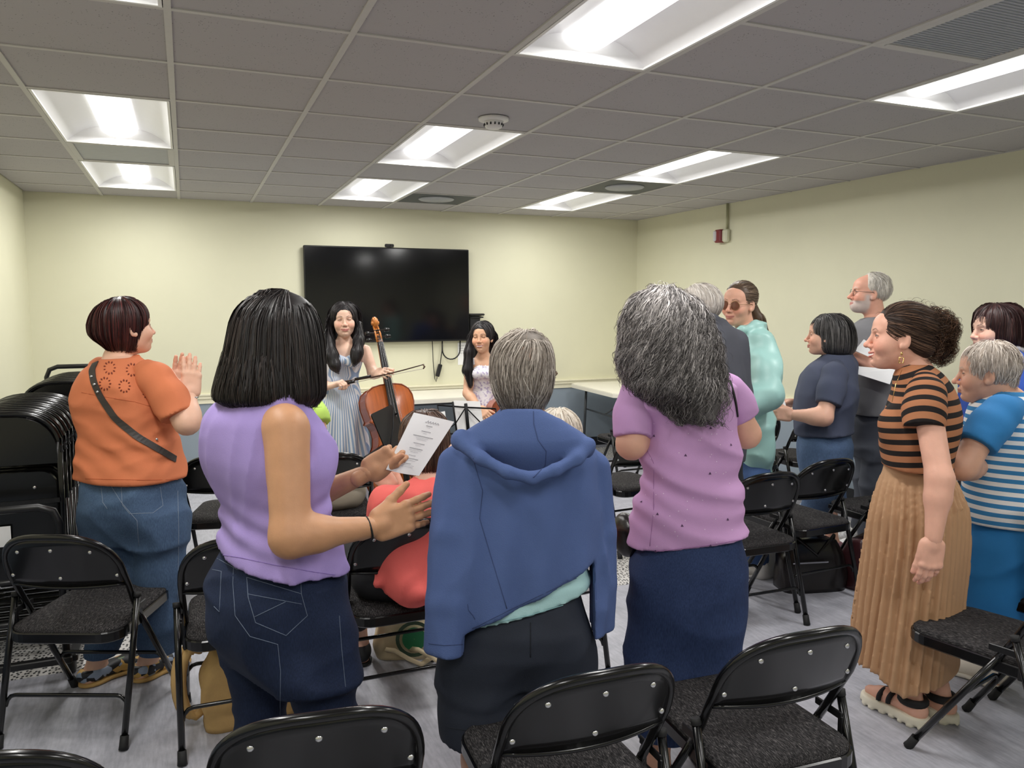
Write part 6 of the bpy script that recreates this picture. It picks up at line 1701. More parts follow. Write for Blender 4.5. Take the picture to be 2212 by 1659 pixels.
# ------------------------------------------------------------------ woman in black-and-brown striped knit and pleated tan skirt
def build_tan():
    zc, yaw = 2.92, rad(-46); p = Person('smiling woman in brown and black striped knit top and pleated tan skirt', W(1975, 1400, zc)[:2], yaw, (224, 172, 150))
    rows = rows_px([(786, 1950, 2004), (797, 1940, 2020), (812, 1934, 2036), (837, 1934, 2052), (860, 1928, 2062), (897, 1917, 2067), (925, 1909, 2066), (949, 1905, 2060), (975, 1908, 2054), (1000, 1911, 2050), (1034, 1911, 2052)], zc, yaw, .74)
    sk = rows_px([(955, 1922, 2036), (1008, 1917, 2045), (1050, 1905, 2062), (1100, 1894, 2078), (1200, 1881, 2078, 0, 1.0), (1300, 1867, 2070, 0, 1.15), (1400, 1856, 2062, 0, 1.25), (1450, 1850, 2060, 0, 1.3), (1490, 1850, 2056, 0, 1.3)], zc, yaw, .92)
    p.F.loft(grow_rows(rows[:-2], -.024), yaw); p.F.loft(grow_rows(rows_px([(1010, 1925, 2040), (1100, 1908, 2064), (1150, 1912, 2060)], zc, yaw, .8), -.03), yaw)
    sh, el, wr = W(2000, 862, 2.77), W(2030, 1036, 2.66), W(2016, 1165, 2.64); p.arm(sh, el, wr, (.046, .043, .038, .027), .025)
    p.arm(W(1975, 856, 3.08), W(1965, 1030, 3.12), W(1945, 1160, 3.15))
    p.hand(wr, W(2009, 1225, 2.64)-wr, RB[2], -RB[0], .003, curl=(.25, .3, .32, .35), spread=.02, thumb=(.25, .15, .1)); p.hand(W(1945, 1160, 3.15), (-.05, .1, -1), -RB[2], -RB[0], .005)
    fd = np.array([-.12, 1, 0]); an = [np.array([3.035, -.92, .08]), np.array([3.155, -.94, .08])]
    for a_, hx in zip(an, (-.07, .07)):
        h_ = W(1975, 1130, zc)+right_of(yaw)*hx; k_ = (h_+a_)/2; p.leg(h_, k_, a_+UP*.03, (.078, .055, .052, .034), None)
        c = a_.copy(); c[2] = .055; d = nrm(fd); Ft = p.F; Ft.cone(a_+UP*.03, c-d*.03, .034, .031, .02); Ft.cone(c-d*.035, c+d*.11, .031, .028, .02); Ft.cone(c+d*.10, c+d*.165-UP*.008, .028, .02, .02)
        R_ = np.stack([np.cross(d, UP), d, UP], 1)
        S = Field(); S.ell(c-d*.02-UP*.035, (.043, .06, .05), R_, .01); S.cone(c-UP*.035, c+d*.12-UP*.035, .04, .044, .03); S.ell(c+d*.135-UP*.035, (.047, .062, .05), R_, .03); S.half((0, 0, .040), UP, .004); S.half((0, 0, .002), -UP, .003)
        S.fn(lambda P: .003*np.sign(np.sin(P[..., 1]*170))*(P[..., 2] < .015))
        V, Q = S.mesh(.005); so = p.mesh('sandal', V, Q, mat('foam_sole_cream', (232, 226, 206), .6, var=.03)); 
        ms = fabric('webbing_black', (24, 23, 25), .8)
        for cc, rr1, tw in ((c+d*.10-UP*.006, .040, .9), (c+d*.062-UP*.002, .038, .9), (a_-d*.012+UP*.012, .040, 0), (a_-d*.012+UP*.004, .041, 0)):
            pts = [cc+np.cross(d, UP)*rr1*math.cos(t)+(UP*.030*math.sin(t) if tw else d*.044*math.sin(t)-UP*.0) for t in (np.linspace(-.1, math.pi+.1, 14) if tw else np.linspace(0, 2*math.pi, 20)[:-1])]
            put('strap', MB().tube([q-p.o for q in pts], .0105 if not tw else .010, 6, closed=not tw).mesh('strap', ms), so)
    face = dict(smile=1.0, open=1.0, eye=.75, nose=1.15, lip=(186, 92, 88), iris=(70, 46, 30), gaze=0)
    p.head(W(1944, 728, 2.92), rad(-52), -.02, 0, 1.03, W(1980, 806, 2.92), face, (48, 32, 26), .0021, nr=.050); p.body(.008)
    F = Field(); F.loft(rows, yaw, .03, p=2.4); F.ell(W(1937, 915, 2.86), (.06, .06, .062), None, .05)
    F.cone(W(1978, 790, 2.92), W(1972, 765, 2.92), .056, .07, .006, 's'); F.fn(folds(.003, 14, 41, (1, 1, 1.4))); cutline(F, (1900, 1016), (2060, 1030), 2.8)
    MK = stripe_mat('knit_brown_black', [(0, (32, 28, 28)), (.46, (172, 116, 82))])
    def attr(V):
        u = (V-p.o)@fwd_of(yaw); z = V[:, 2]; up = np.clip((z-W(0, 850, zc)[2])/.04, 0, 1); return z/.0415+.25*u/.1+up*(u*7.0)
    p.garment('striped_knit_top', F, .0055, MK, attr)
    S1 = [W(1998, 826, 2.82), W(2000, 850, 2.775), W(1996, 885, 2.75), W(1996, 922, 2.735)]; sleeve_part(p, S1, [.045, .058, .064, .066], MK, .0055, along_attr(S1[0], S1[-1], .0415), .002, 4)
    S2 = [W(1975, 840, 3.0), W(1975, 852, 3.06), W(1970, 912, 3.08)]; sleeve_part(p, S2, [.05, .06, .06], MK, .008, along_attr(S2[0], S2[-1], .0415), .002, 5)
    def pleat(u, v, z, a):
        t = np.clip((1.0-z)/.35, 0, 1); return (.004+.010*t)*(np.abs(((a*15/math.pi+.35*np.sin(z*3)) % 1)-.5)*4-1)*np.clip((.90-z)/.03, 0, 1)+.008*t*np.sin(a*4+z*3)
    K = Field(); K.loft(sk, yaw, p=2.2, mod=pleat); pass
    def hemf(P): u = (P-p.o)@right_of(view_ang(1975)); return (W(0, 1462, 2.9)[2]+.010*np.sin(u*38)-.03*np.cos(u*16))-P[..., 2]
    K._add(hemf, (-99,)*3, (99,)*3, 'i', .004)
    K.fn(lambda P: np.where(P[..., 2] < .8, (P-np.array([3.08, -1.02, 0]))@np.array([.232, -.973, 0]), -1.0), 'i', k=.02)
    p.garment('pleated_skirt', K, .006, fabric('crepe_tan', (184, 144, 108), .7, .04, 8, .15, 500))
    H = Field(); skull(p, H, .010); face_cut(p, H, (.070, .075, .108), (0, .112, -.045)); 
    for sx in (-1, 1): H.ell(p.H(sx*.086, .004, -.022), (.028, .026, .034), p.hR, .008, 's')
    H.ell(p.H(0, -.06, -.03), np.array([.06, .06, .05])*1.0, p.hR, .03)
    bun = W(2022, 712, 2.95); H.cone(p.H(0, -.08, .05), bun, .045, .05, .02); H.ell(bun, (.058, .058, .062), None, .03); H.ell(W(2032, 752, 2.95), (.036, .036, .048), None, .02)
    H.fn(lambda P: .003*noise3(P, 80, 3))
    back = nrm(bun-p.H(0, .05, .06)); cen = p.H(0, .08, .08)
    p.hair(H, .005, (50, 36, 30), [dict(n=1000, len=.16, steps=12, comb=lambda P, t: back-UP*.15+0*P, roots=p.surf_roots(H, lambda rs, n: cap_roots(rs, n, -.3, .75)), r=.0011, tones=((36, 25, 21), (112, 84, 66)), tp=2, jitter=.15, lift=.003),
                                   dict(n=520, mul=1.8, len=.12, steps=16, comb=lambda P, t: GRAV*.7+(P-bun)*6, roots=lambda rs, n: bun+rs.normal(size=(n, 3))*np.array([.035, .035, .03])+np.array([0, 0, .01]), r=.0010, tones=((40, 28, 23), (130, 98, 76)), tp=1.6, jitter=.7, lift=.012, curl=(.010, .045))], M_HAIRM, 22)
    put('hair_clip', MB().box(W(1998, 668, 2.93)-p.o, (.03, .02, .022), .004).mesh('hair_clip', M_RUB), p.root)
    g_ = mat('gold', (226, 190, 120), .25, metal=.9); e0 = p.H(-.078, .006, -.058); 
    put('earring', MB().tube([e0+UP*.008-p.o, e0-UP*.004-p.o], .004, 7).tube([e0-UP*.012+p.hR[:, 1]*x-UP*z-p.o for x, z in ((-.007, -.0), (.007, .0), (.007, .02), (-.007, .02))], .0022, 6, closed=True).mesh('earring', g_), p.root)
    put('necklace', MB().tube([W(1948, 800, 2.86)-p.o, W(1935, 830, 2.80)-p.o, W(1927, 868, 2.80)-p.o], .0012, 5).mesh('necklace', g_), p.root)
build_tan()

# ------------------------------------------------------------------ elderly woman in blue-and-white stripes
def build_elder():
    zc, yaw = 3.15, rad(-38); p = Person('elderly woman in blue and white striped shirt and bright blue trousers at right', W(2175, 1300, zc)[:2], yaw, (216, 168, 144))
    rows = rows_px([(846, 2140, 2210), (858, 2122, 2226), (875, 2108, 2246), (900, 2100, 2256), (950, 2094, 2266), (1000, 2091, 2272), (1060, 2088, 2278), (1150, 2083, 2284)], zc, yaw, .86)
    pel = rows_px([(1060, 2108, 2250), (1118, 2096, 2266), (1150, 2088, 2276), (1200, 2084, 2270), (1240, 2088, 2262)], zc, yaw, .86)
    p.F.loft(grow_rows(rows[:-2], -.024), yaw); p.F.loft(grow_rows(pel, -.03), yaw)
    sh, el, wr = W(2158, 888, 2.97), W(2078, 1006, 2.95), W(2128, 1012, 3.16); p.arm(sh, el, wr, (.048, .052, .046, .03), .03)
    p.arm(W(2130, 885, 3.3), W(2075, 990, 3.36), W(2110, 985, 3.1)); p.hand(wr, (.3, .3, 0), (0, 0, 1), (0, 1, 0), .005, curl=(.5, .5, .5, .5)); p.hand(W(2110, 985, 3.1), (.4, -.2, .1), (0, 0, 1), (0, -1, 0), .005, curl=(.4, .4, .4, .4))
    hips = (W(2150, 1190, 3.08), W(2215, 1190, 3.25)); ank = ((3.575, -.83, 0), (3.73, -.74, 0)); fy = rad(-12)
    simple_legs(p, hips, ank, fy, shoe=fabric('canvas_offwhite', (222, 214, 200), .8), sole=mat('sole_offwhite', (228, 222, 210), .6), L=.25, name='canvas_shoe', w=.045)
    face = dict(smile=.15, eye=.45, nose=1.35, full=.004, lip=(176, 106, 100), iris=(80, 90, 100))
    p.head(W(2131, 806, 3.15), rad(-42), .06, 0, 1.0, W(2178, 868, 3.17), face, (150, 140, 132), .0022, nr=.056); p.body(.010)
    F = Field(); F.loft(rows, yaw, .02, p=2.5); F.fn(folds(.008, 12, 51, (1, 1, 1.5))); F.cone(W(2172, 852, 3.16), W(2160, 825, 3.16), .062, .08, .006, 's'); cutline(F, (2070, 1138), (2300, 1142), 3.02)
    p.garment('striped_shirt', F, .0075, stripe_mat('jersey_blue_white', [(0, (62, 132, 186)), (.5, (236, 236, 236))]), lambda V: V[:, 2]/.0325+.9*np.sin(((V-p.o)@right_of(yaw))*7)*.15)
    S = Field(); S.chain([W(2186, 882, 3.03), W(2162, 892, 2.98), W(2140, 918, 2.96), W(2114, 956, 2.95)], [.050, .064, .070, .070], .02); S.chain([W(2135, 880, 3.3), W(2105, 945, 3.33)], [.066, .07], .02); S.half(W(2112, 962, 2.95), nrm(el-sh), .004); S.fn(folds(.004, 14, 8))
    p.garment('sleeve', S, .007, fabric('jersey_blue', (44, 124, 186), .85, .04), label='plain blue sleeves of the striped shirt')
    J = Field(); J.loft(pel, yaw, .02, p=2.5); J.chain([hips[0], W(2146, 1260, 3.08), W(2150, 1330, 3.1), W(2156, 1400, 3.12)], [.112, .108, .085, .066], .03); J.chain([hips[1], W(2212, 1290, 3.25), W(2214, 1400, 3.26)], [.1, .09, .066], .03)
    J.fn(folds(.014, 14, 61, (1, 1, 1.3))); J.half(W(0, 1400, 3.1), -UP, .004); p.garment('blue_trousers', J, .009, fabric('cotton_bright_blue', (38, 122, 186), .85, .04))
    H = Field(); skull(p, H, .012); H.loft(hair_rows([(744, 2138, 2166), (749, 2114, 2182), (760, 2102, 2190), (778, 2104, 2194), (800, 2112, 2193), (830, 2124, 2188), (850, 2140, 2182), (866, 2152, 2178)], 3.15, .78), view_ang(2145), 0, p=2.1)
    face_cut(p, H, (.08, .080, .112), (0, .120, -.040))
    for sx in (-1, 1): H.ell(p.H(sx*.088, .004, -.02), (.03, .03, .038), p.hR, .008, 's')
    cen = p.H(0, -.02, .11); p.hair(H, .006, (196, 184, 172), [dict(n=1300, len=.05, steps=6, comb=comb_down(cen, 1.2), roots=p.surf_roots(H, lambda rs, n: cap_roots(rs, n, -.6, .75)), r=.0013, tones=((160, 148, 138), (240, 230, 220)), tp=1.0, jitter=.4, lift=.006)], M_HAIRM, 31)
build_elder()

# ------------------------------------------------------------------ woman in royal blue behind her
def build_blue():
    zc, yaw = 3.9, rad(-55); p = Person('dark-haired woman in royal blue top half hidden at the right edge', W(2160, 1200, zc)[:2], yaw, (230, 186, 166))
    rows = rows_px([(755, 2135, 2190), (766, 2118, 2208), (785, 2098, 2228), (830, 2084, 2240), (900, 2080, 2246), (1000, 2080, 2250)], zc, yaw, .8)
    pel = rows_px([(920, 2094, 2236), (980, 2086, 2244), (1060, 2086, 2244), (1100, 2092, 2240)], zc, yaw, .85)
    p.F.loft(grow_rows(rows[:-2], -.024), yaw); p.F.loft(grow_rows(pel, -.03), yaw)
    sh, el, wr = W(2118, 800, 3.78), W(2128, 895, 3.72), W(2088, 930, 3.66); p.arm(sh, el, wr); p.arm(W(2190, 800, 4.05), W(2190, 900, 4.1), W(2110, 930, 4.0))
    p.hand(wr, (-.5, .1, .1), (0, 0, 1), (0, 1, 0), .005, curl=(.4, .4, .4, .4)); p.hand(W(2110, 930, 4.0), (-.5, -.2, .1), (0, 0, 1), (0, -1, 0), .005, curl=(.4, .4, .4, .4))
    o_ = p.o; hips = [W(2160, 1080, zc)+right_of(yaw)*s for s in (-.08, .08)]; ank = [o_+right_of(yaw)*s for s in (-.09, .09)]; simple_legs(p, hips, ank, yaw)
    face = dict(smile=.35, eye=.55, lip=(176, 74, 84), iris=(60, 44, 34)); p.head(W(2148, 712, 3.9), rad(-68), .04, 0, 1.0, W(2164, 768, 3.92), face, (52, 28, 30), .0026); p.body(.011)
    F = Field(); F.loft(rows, yaw, .02, p=2.5); F.chain([W(2120, 795, 3.78), W(2128, 890, 3.72), W(2105, 915, 3.69)], [.062, .058, .055], .03); F.chain([W(2190, 795, 4.05), W(2190, 895, 4.1), W(2130, 918, 4.02)], [.06, .055, .05], .03); F.fn(folds(.005, 12, 71)); F.cone(W(2162, 762, 3.92), W(2155, 740, 3.92), .06, .075, .006, 's')
    p.garment('royal_blue_top', F, .010, fabric('knit_royal_blue', (50, 84, 176), .85, .05)); trousers(p, pel, hips, ank, yaw, fabric('twill_dark', (44, 48, 58)), seed=5)
    H = Field(); skull(p, H, .014); H.loft(hair_rows([(655, 2144, 2178), (659, 2126, 2196), (672, 2112, 2206), (700, 2108, 2211), (725, 2110, 2213), (742, 2118, 2212), (752, 2130, 2206)], 3.92, .95), view_ang(2160), 0, p=2.1); face_cut(p, H, (.060, .07, .11), (-.006, .115, -.05))
    p.hair(H, .007, (46, 26, 28), [dict(n=600, len=.18, steps=11, comb=comb_down(p.H(0, 0, .1), 1.0), roots=p.surf_roots(H, lambda rs, n: cap_roots(rs, n, -.1, .75)), r=.0014, tones=((34, 18, 20), (92, 56, 52)), tp=2, jitter=.15)], None, 33)
    put('lace_collar', MB().tube([W(2180, 742, 3.84)-p.o, W(2195, 750, 3.84)-p.o, W(2208, 758, 3.86)-p.o], .02, 7).mesh('lace_collar', fabric('lace_white', (236, 232, 232))), p.root)
build_blue()

# ------------------------------------------------------------------ woman in navy t-shirt
def build_navy():
    zc, yaw = 4.7, rad(-45); p = Person('woman in navy t-shirt and cuffed jeans seen in profile holding a paper', W(1778, 1100, zc)[:2], yaw, (226, 176, 152))
    rows = rows_px([(766, 1784, 1834), (774, 1772, 1842), (788, 1752, 1848), (815, 1734, 1849), (850, 1722, 1848), (895, 1720, 1845), (935, 1721, 1841), (960, 1721, 1841)], zc, yaw, .84)
    pel = rows_px([(890, 1738, 1824), (935, 1730, 1832), (960, 1725, 1838), (1000, 1726, 1836), (1035, 1732, 1828)], zc, yaw, .84)
    p.F.loft(grow_rows(rows[:-2], -.024), yaw); p.F.loft(grow_rows(pel, -.03), yaw)
    sh, el, wr = W(1802, 812, 4.52), W(1780, 902, 4.46), W(1712, 896, 4.52); p.arm(sh, el, wr, (.045, .048, .044, .03), .025); wr2 = W(1716, 870, 4.86); p.arm(W(1800, 812, 4.9), W(1785, 890, 4.95), wr2)
    p.hand(wr, -RB[0]*1.0+UP*.1, RB[2], UP, .004, curl=(.7, .75, .8, .8), thumb=(.5, .2, .3)); p.hand(wr2, -RB[0], -RB[2]*.3+GRAV*.5, UP, .004, curl=(.7, .7, .7, .7))
    o_ = p.o; hips = [W(1780, 1020, zc)+right_of(yaw)*s for s in (-.085, .085)]; ank = [W(1756, 1150, 4.72), W(1800, 1140, 4.86)]
    simple_legs(p, hips, ank, rad(-40), shoe=fabric('sneaker_mauve', (150, 110, 122)), sole=M_RUB)
    face = dict(smile=.8, eye=.25, nose=1.25, full=.004, lip=(190, 100, 98)); p.head(W(1784, 724, 4.7), rad(-48), .0, 0, 1.0, W(1812, 786, 4.72), face, (62, 58, 58), .0026, nr=.054); p.body(.010)
    MN = fabric('cotton_navy', (66, 72, 92), .9, .05); sleeve_part(p, [W(1806, 794, 4.60), W(1803, 808, 4.54), W(1797, 840, 4.5), W(1789, 874, 4.48)], [.052, .064, .070, .072], MN, .008, None, .006, 6); F = Field(); F.chain([W(1800, 805, 4.88), W(1792, 866, 4.92)], [.062, .066], .03); F.loft(rows, yaw, .03, p=2.5)
    F.fn(folds(.010, 12, 81, (1, 1, 1.6))); F.fn(folds(.005, 25, 82)); F.cone(W(1810, 772, 4.72), W(1802, 750, 4.72), .06, .075, .006, 's'); cutline(F, (1710, 950), (1850, 940), 4.55)
    p.garment('navy_tshirt', F, .009, fabric('cotton_navy', (66, 72, 92), .9, .05))
    J = Field(); J.loft(pel, yaw, .02, p=2.5)
    for h_, a_ in zip(hips, ank):
        b_ = np.array(a_); b_[2] = .30; J.chain([h_, (h_+b_)/2, b_], [.095, .085, .078], .03)
    J.fn(folds(.005, 15, 83)); J.half((0, 0, .30), -UP, .004); p.garment('cuffed_jeans', J, .010, denim('denim_faded', (74, 94, 124), (1.5, 1.45, 1.4)))
    C = Field()
    for a_ in ank: b_ = np.array(a_); b_[2] = .33; C.cone(b_, b_-UP*.03, .082, .082, .005)
    C.half((0, 0, .295), -UP, .003); C.half((0, 0, .345), UP, .003); p.garment('jeans_cuff', C, .009, denim('denim_cuff', (150, 164, 184), (1.2, 1.2, 1.2)))
    H = Field(); skull(p, H, .012); H.loft(hair_rows([(678, 1780, 1812), (683, 1768, 1826), (694, 1762, 1837), (712, 1760, 1844), (732, 1762, 1847), (750, 1766, 1846), (762, 1776, 1842), (770, 1792, 1832)], 4.7, .9), view_ang(1800), 0, p=2.15); face_cut(p, H, (.085, .078, .125), (0, .118, -.062))
    p.hair(H, .007, (52, 50, 51), [dict(n=700, len=.17, steps=11, comb=comb_down(p.H(0, .01, .1), 1.0), roots=p.surf_roots(H, lambda rs, n: cap_roots(rs, n, -.1, .8)), r=.0014, tones=((36, 34, 35), (128, 124, 122)), tp=2.2, jitter=.12)], None, 41)
    slab_quad([W(1664, 866, 4.62), W(1694, 862, 4.66), W(1700, 884, 4.62), W(1674, 890, 4.58)], .001, M_PAPER, 'folded_paper', 'small white paper in the hands of the woman in navy', 'paper')
build_navy()

# ------------------------------------------------------------------ tall man in grey t-shirt
def build_greyman():
    zc, yaw = 5.0, rad(-55); p = Person('tall white-bearded man with glasses in grey t-shirt holding papers', W(1890, 1050, zc)[:2], yaw, (226, 170, 148))
    rows = rows_px([(684, 1868, 1912), (694, 1854, 1926), (708, 1842, 1942), (735, 1836, 1950), (790, 1834, 1954), (850, 1834, 1954), (905, 1832, 1954)], zc, yaw, .78)
    pel = rows_px([(840, 1846, 1940), (885, 1840, 1946), (930, 1836, 1950), (985, 1840, 1948)], zc, yaw, .82)
    p.F.loft(grow_rows(rows[:-2], -.024), yaw); p.F.loft(grow_rows(pel, -.03), yaw)
    sh, el, wr = W(1930, 735, 4.82), W(1914, 802, 4.70), W(1840, 768, 4.76); p.arm(sh, el, wr, (.055, .048, .044, .031), .025); wr2 = W(1850, 790, 5.0); p.arm(W(1860, 735, 5.2), W(1840, 820, 5.2), wr2)
    p.hand(wr, -RB[0]+UP*.4, RB[2], UP, .004, curl=(.5, .5, .5, .5)); p.hand(wr2, RB[0]-RB[2]*.5, UP, -RB[0], .005, curl=(.5, .5, .5, .5))
    o_ = p.o; hips = [W(1893, 960, zc)+right_of(yaw)*s for s in (-.09, .09)]; ank = [o_+right_of(yaw)*s+fwd_of(yaw)*.02 for s in (-.10, .10)]
    simple_legs(p, hips, ank, rad(-60), shoe=mat('sneaker_zebra', (226, 226, 226), .6, var=.6, scale=60), sole=M_WHITE, L=.28)
    face = dict(smile=.5, eye=.35, nose=1.35, beard=1, jaw=1.08, lip=(184, 110, 106)); p.head(W(1878, 633, 5.0), rad(-60), -.06, 0, 1.08, W(1893, 700, 5.02), face, (190, 186, 180), .0026, nr=.056); p.body(.011)
    F = Field(); F.loft(rows, yaw, .02, p=2.5); F.chain([W(1928, 728, 4.85), W(1922, 770, 4.78)], [.07, .072], .03); F.chain([W(1862, 728, 5.18), W(1850, 775, 5.2)], [.066, .07], .03); F.fn(folds(.010, 11, 91, (1, 1, 1.5))); F.cone(W(1891, 692, 5.02), W(1886, 672, 5.02), .064, .08, .006, 's'); cutline(F, (1820, 898), (1960, 898), 4.85)
    p.garment('grey_tshirt', F, .010, fabric('cotton_grey', (118, 118, 122), .9, .05)); trousers(p, pel, hips, ank, yaw, fabric('twill_charcoal', (66, 70, 80), .85, .06), (.105, .095, .085), seed=93, amp=.012)
    H = Field(); skull(p, H, .006); H.ell(p.H(0, -.04, .03), (.080, .085, .088), p.hR, .02); face_cut(p, H, (.085, .095, .16), (0, .095, .0))
    for sx in (-1, 1): H.ell(p.H(sx*.088, .004, -.02), (.03, .028, .036), p.hR, .008, 's')
    H.half(p.H(0, 0, -.055), -p.hR[:, 2], .01)
    p.hair(H, .006, (206, 200, 190), [dict(n=500, len=.05, steps=6, comb=comb_down(p.H(0, .05, .1), 1.2), roots=p.surf_roots(H, lambda rs, n: cap_roots(rs, n, -.5, .3)), r=.0014, tones=((170, 164, 156), (240, 236, 230)), tp=1, jitter=.4, lift=.005)], M_HAIRM, 43)
    tag(glasses(p, None, (96, 92, 90), (.024, .018)), 'thin wire glasses worn by the bearded man', 'glasses')
    slab_quad([W(1866, 733, 4.70), W(1893, 748, 4.68), W(1880, 772, 4.66), W(1846, 757, 4.70)], .002, M_PAPER, 'folded_paper', 'folded white leaflet above the forearm of the man in grey', 'paper')
    slab_quad([W(1838, 790, 4.74), W(1934, 798, 4.60), W(1922, 830, 4.58), W(1846, 806, 4.70)], .003, M_PAPER, 'folded_paper', 'long white paper tucked under the arm of the man in grey', 'paper')
build_greyman()

# ------------------------------------------------------------------ woman in mint jacket with tinted glasses
def build_mint():
    zc, yaw = 4.35, rad(-66); p = Person('woman in mint windbreaker with tinted glasses and long ponytail', W(1625, 1050, zc)[:2], yaw, (224, 172, 148))
    rows = rows_px([(704, 1598, 1644), (712, 1586, 1650), (724, 1577, 1655), (745, 1572, 1664), (790, 1578, 1674), (830, 1588, 1674), (858, 1600, 1662), (872, 1600, 1660), (900, 1592, 1668), (950, 1588, 1672), (990, 1588, 1668), (1014, 1596, 1658)], zc, yaw, .84)
    pel = rows_px([(960, 1598, 1656), (1020, 1594, 1660), (1060, 1594, 1662)], zc, yaw, .95)
    p.F.loft(grow_rows(rows, -.02), yaw); p.F.loft(grow_rows(pel, -.015), yaw)
    sh, el, wr = W(1645, 750, 4.22), W(1655, 850, 4.15), W(1605, 880, 4.10); p.arm(sh+(el-sh)*.2, el, wr, (.03, .036, .034, .026)); p.arm(W(1600, 750, 4.5), W(1590, 850, 4.5), W(1560, 870, 4.3))
    p.hand(wr, (-.6, .2, .1), RB[2], UP, .005, curl=(.4, .4, .4, .4)); p.hand(W(1560, 870, 4.3), (-.5, -.1, .1), RB[2], UP, .005)
    o_ = p.o; hips = [W(1627, 1040, zc)+right_of(yaw)*s for s in (-.08, .08)]; ank = [WZ(1632, 1245, .0), WZ(1600, 1225, .0)]; simple_legs(p, hips, ank, rad(-60), shoe=fabric('sneaker_white', (226, 222, 214)), sole=M_WHITE)
    face = dict(smile=.55, eye=.4, nose=1.25, lip=(186, 104, 100)); p.head(W(1598, 656, 4.35), rad(-108), .05, .04, 1.02, W(1612, 718, 4.37), face, (96, 74, 58), .0024, nr=.050); p.body(.010)
    M_MINT = mat('nylon_mint', (170, 216, 210), .38, var=.04, scale=6, bump=.1, bscale=300)
    F = Field(); F.loft(rows, yaw, .02, p=2.4); F.chain([W(1642, 745, 4.26), W(1654, 800, 4.2), W(1656, 850, 4.16), W(1620, 876, 4.12)], [.066, .070, .066, .055], .03); F.chain([W(1598, 745, 4.48), W(1588, 850, 4.48), W(1562, 868, 4.33)], [.06, .06, .05], .03)
    F.chain([W(1588, 722, 4.26), W(1602, 714, 4.24), W(1630, 704, 4.28), W(1640, 706, 4.36)], [.016, .017, .018, .018], .015); F.cone(W(1608, 705, 4.36), W(1600, 675, 4.36), .052, .07, .006, 's')
    F.fn(folds(.016, 14, 95, (1, 1, 1.1), sharp=1.2)); F.fn(folds(.010, 30, 96, (1.2, 1.2, .6), sharp=1.0))
    p.garment('mint_windbreaker', F, .0085, M_MINT); trousers(p, pel, hips, ank, yaw, denim('denim_blue_b', (58, 80, 120)), (.085, .075, .065), seed=97)
    H = Field(); skull(p, H, .007); face_cut(p, H, (.072, .075, .112), (0, .108, -.048))
    for sx in (-1, 1): H.ell(p.H(sx*.086, .004, -.02), (.03, .028, .036), p.hR, .008, 's')
    tail = [p.H(0, -.095, .0), W(1640, 690, 4.42), W(1655, 740, 4.44), W(1670, 800, 4.40), W(1674, 845, 4.36)]; H.chain(tail, [.030, .028, .026, .018, .006], .02)
    H.fn(lambda P: .002*noise3(P*np.array([1, 1, .4]), 120, 3)); bk = -p.hR[:, 1]
    p.hair(H, .006, (84, 66, 52), [dict(n=600, len=.15, steps=10, comb=lambda P, t: bk+GRAV*.15+0*P, roots=p.surf_roots(H, lambda rs, n: cap_roots(rs, n, -.3, .6)), r=.0012, tones=((66, 50, 40), (160, 138, 116)), tp=1.6, jitter=.08), dict(n=200, len=.26, steps=14, comb=lambda P, t: GRAV+RB[0]*.25+0*P, roots=lambda rs, n: W(1644, 695, 4.42)+rs.normal(size=(n, 3))*.016, r=.0012, tones=((66, 50, 40), (160, 138, 116)), tp=1.6, jitter=.1)], None, 44)
    tag(glasses(p, (112, 70, 56), (150, 120, 80), (.027, .023), .097, -.003), 'large brown-tinted aviator glasses worn by the woman in mint', 'glasses')
build_mint()

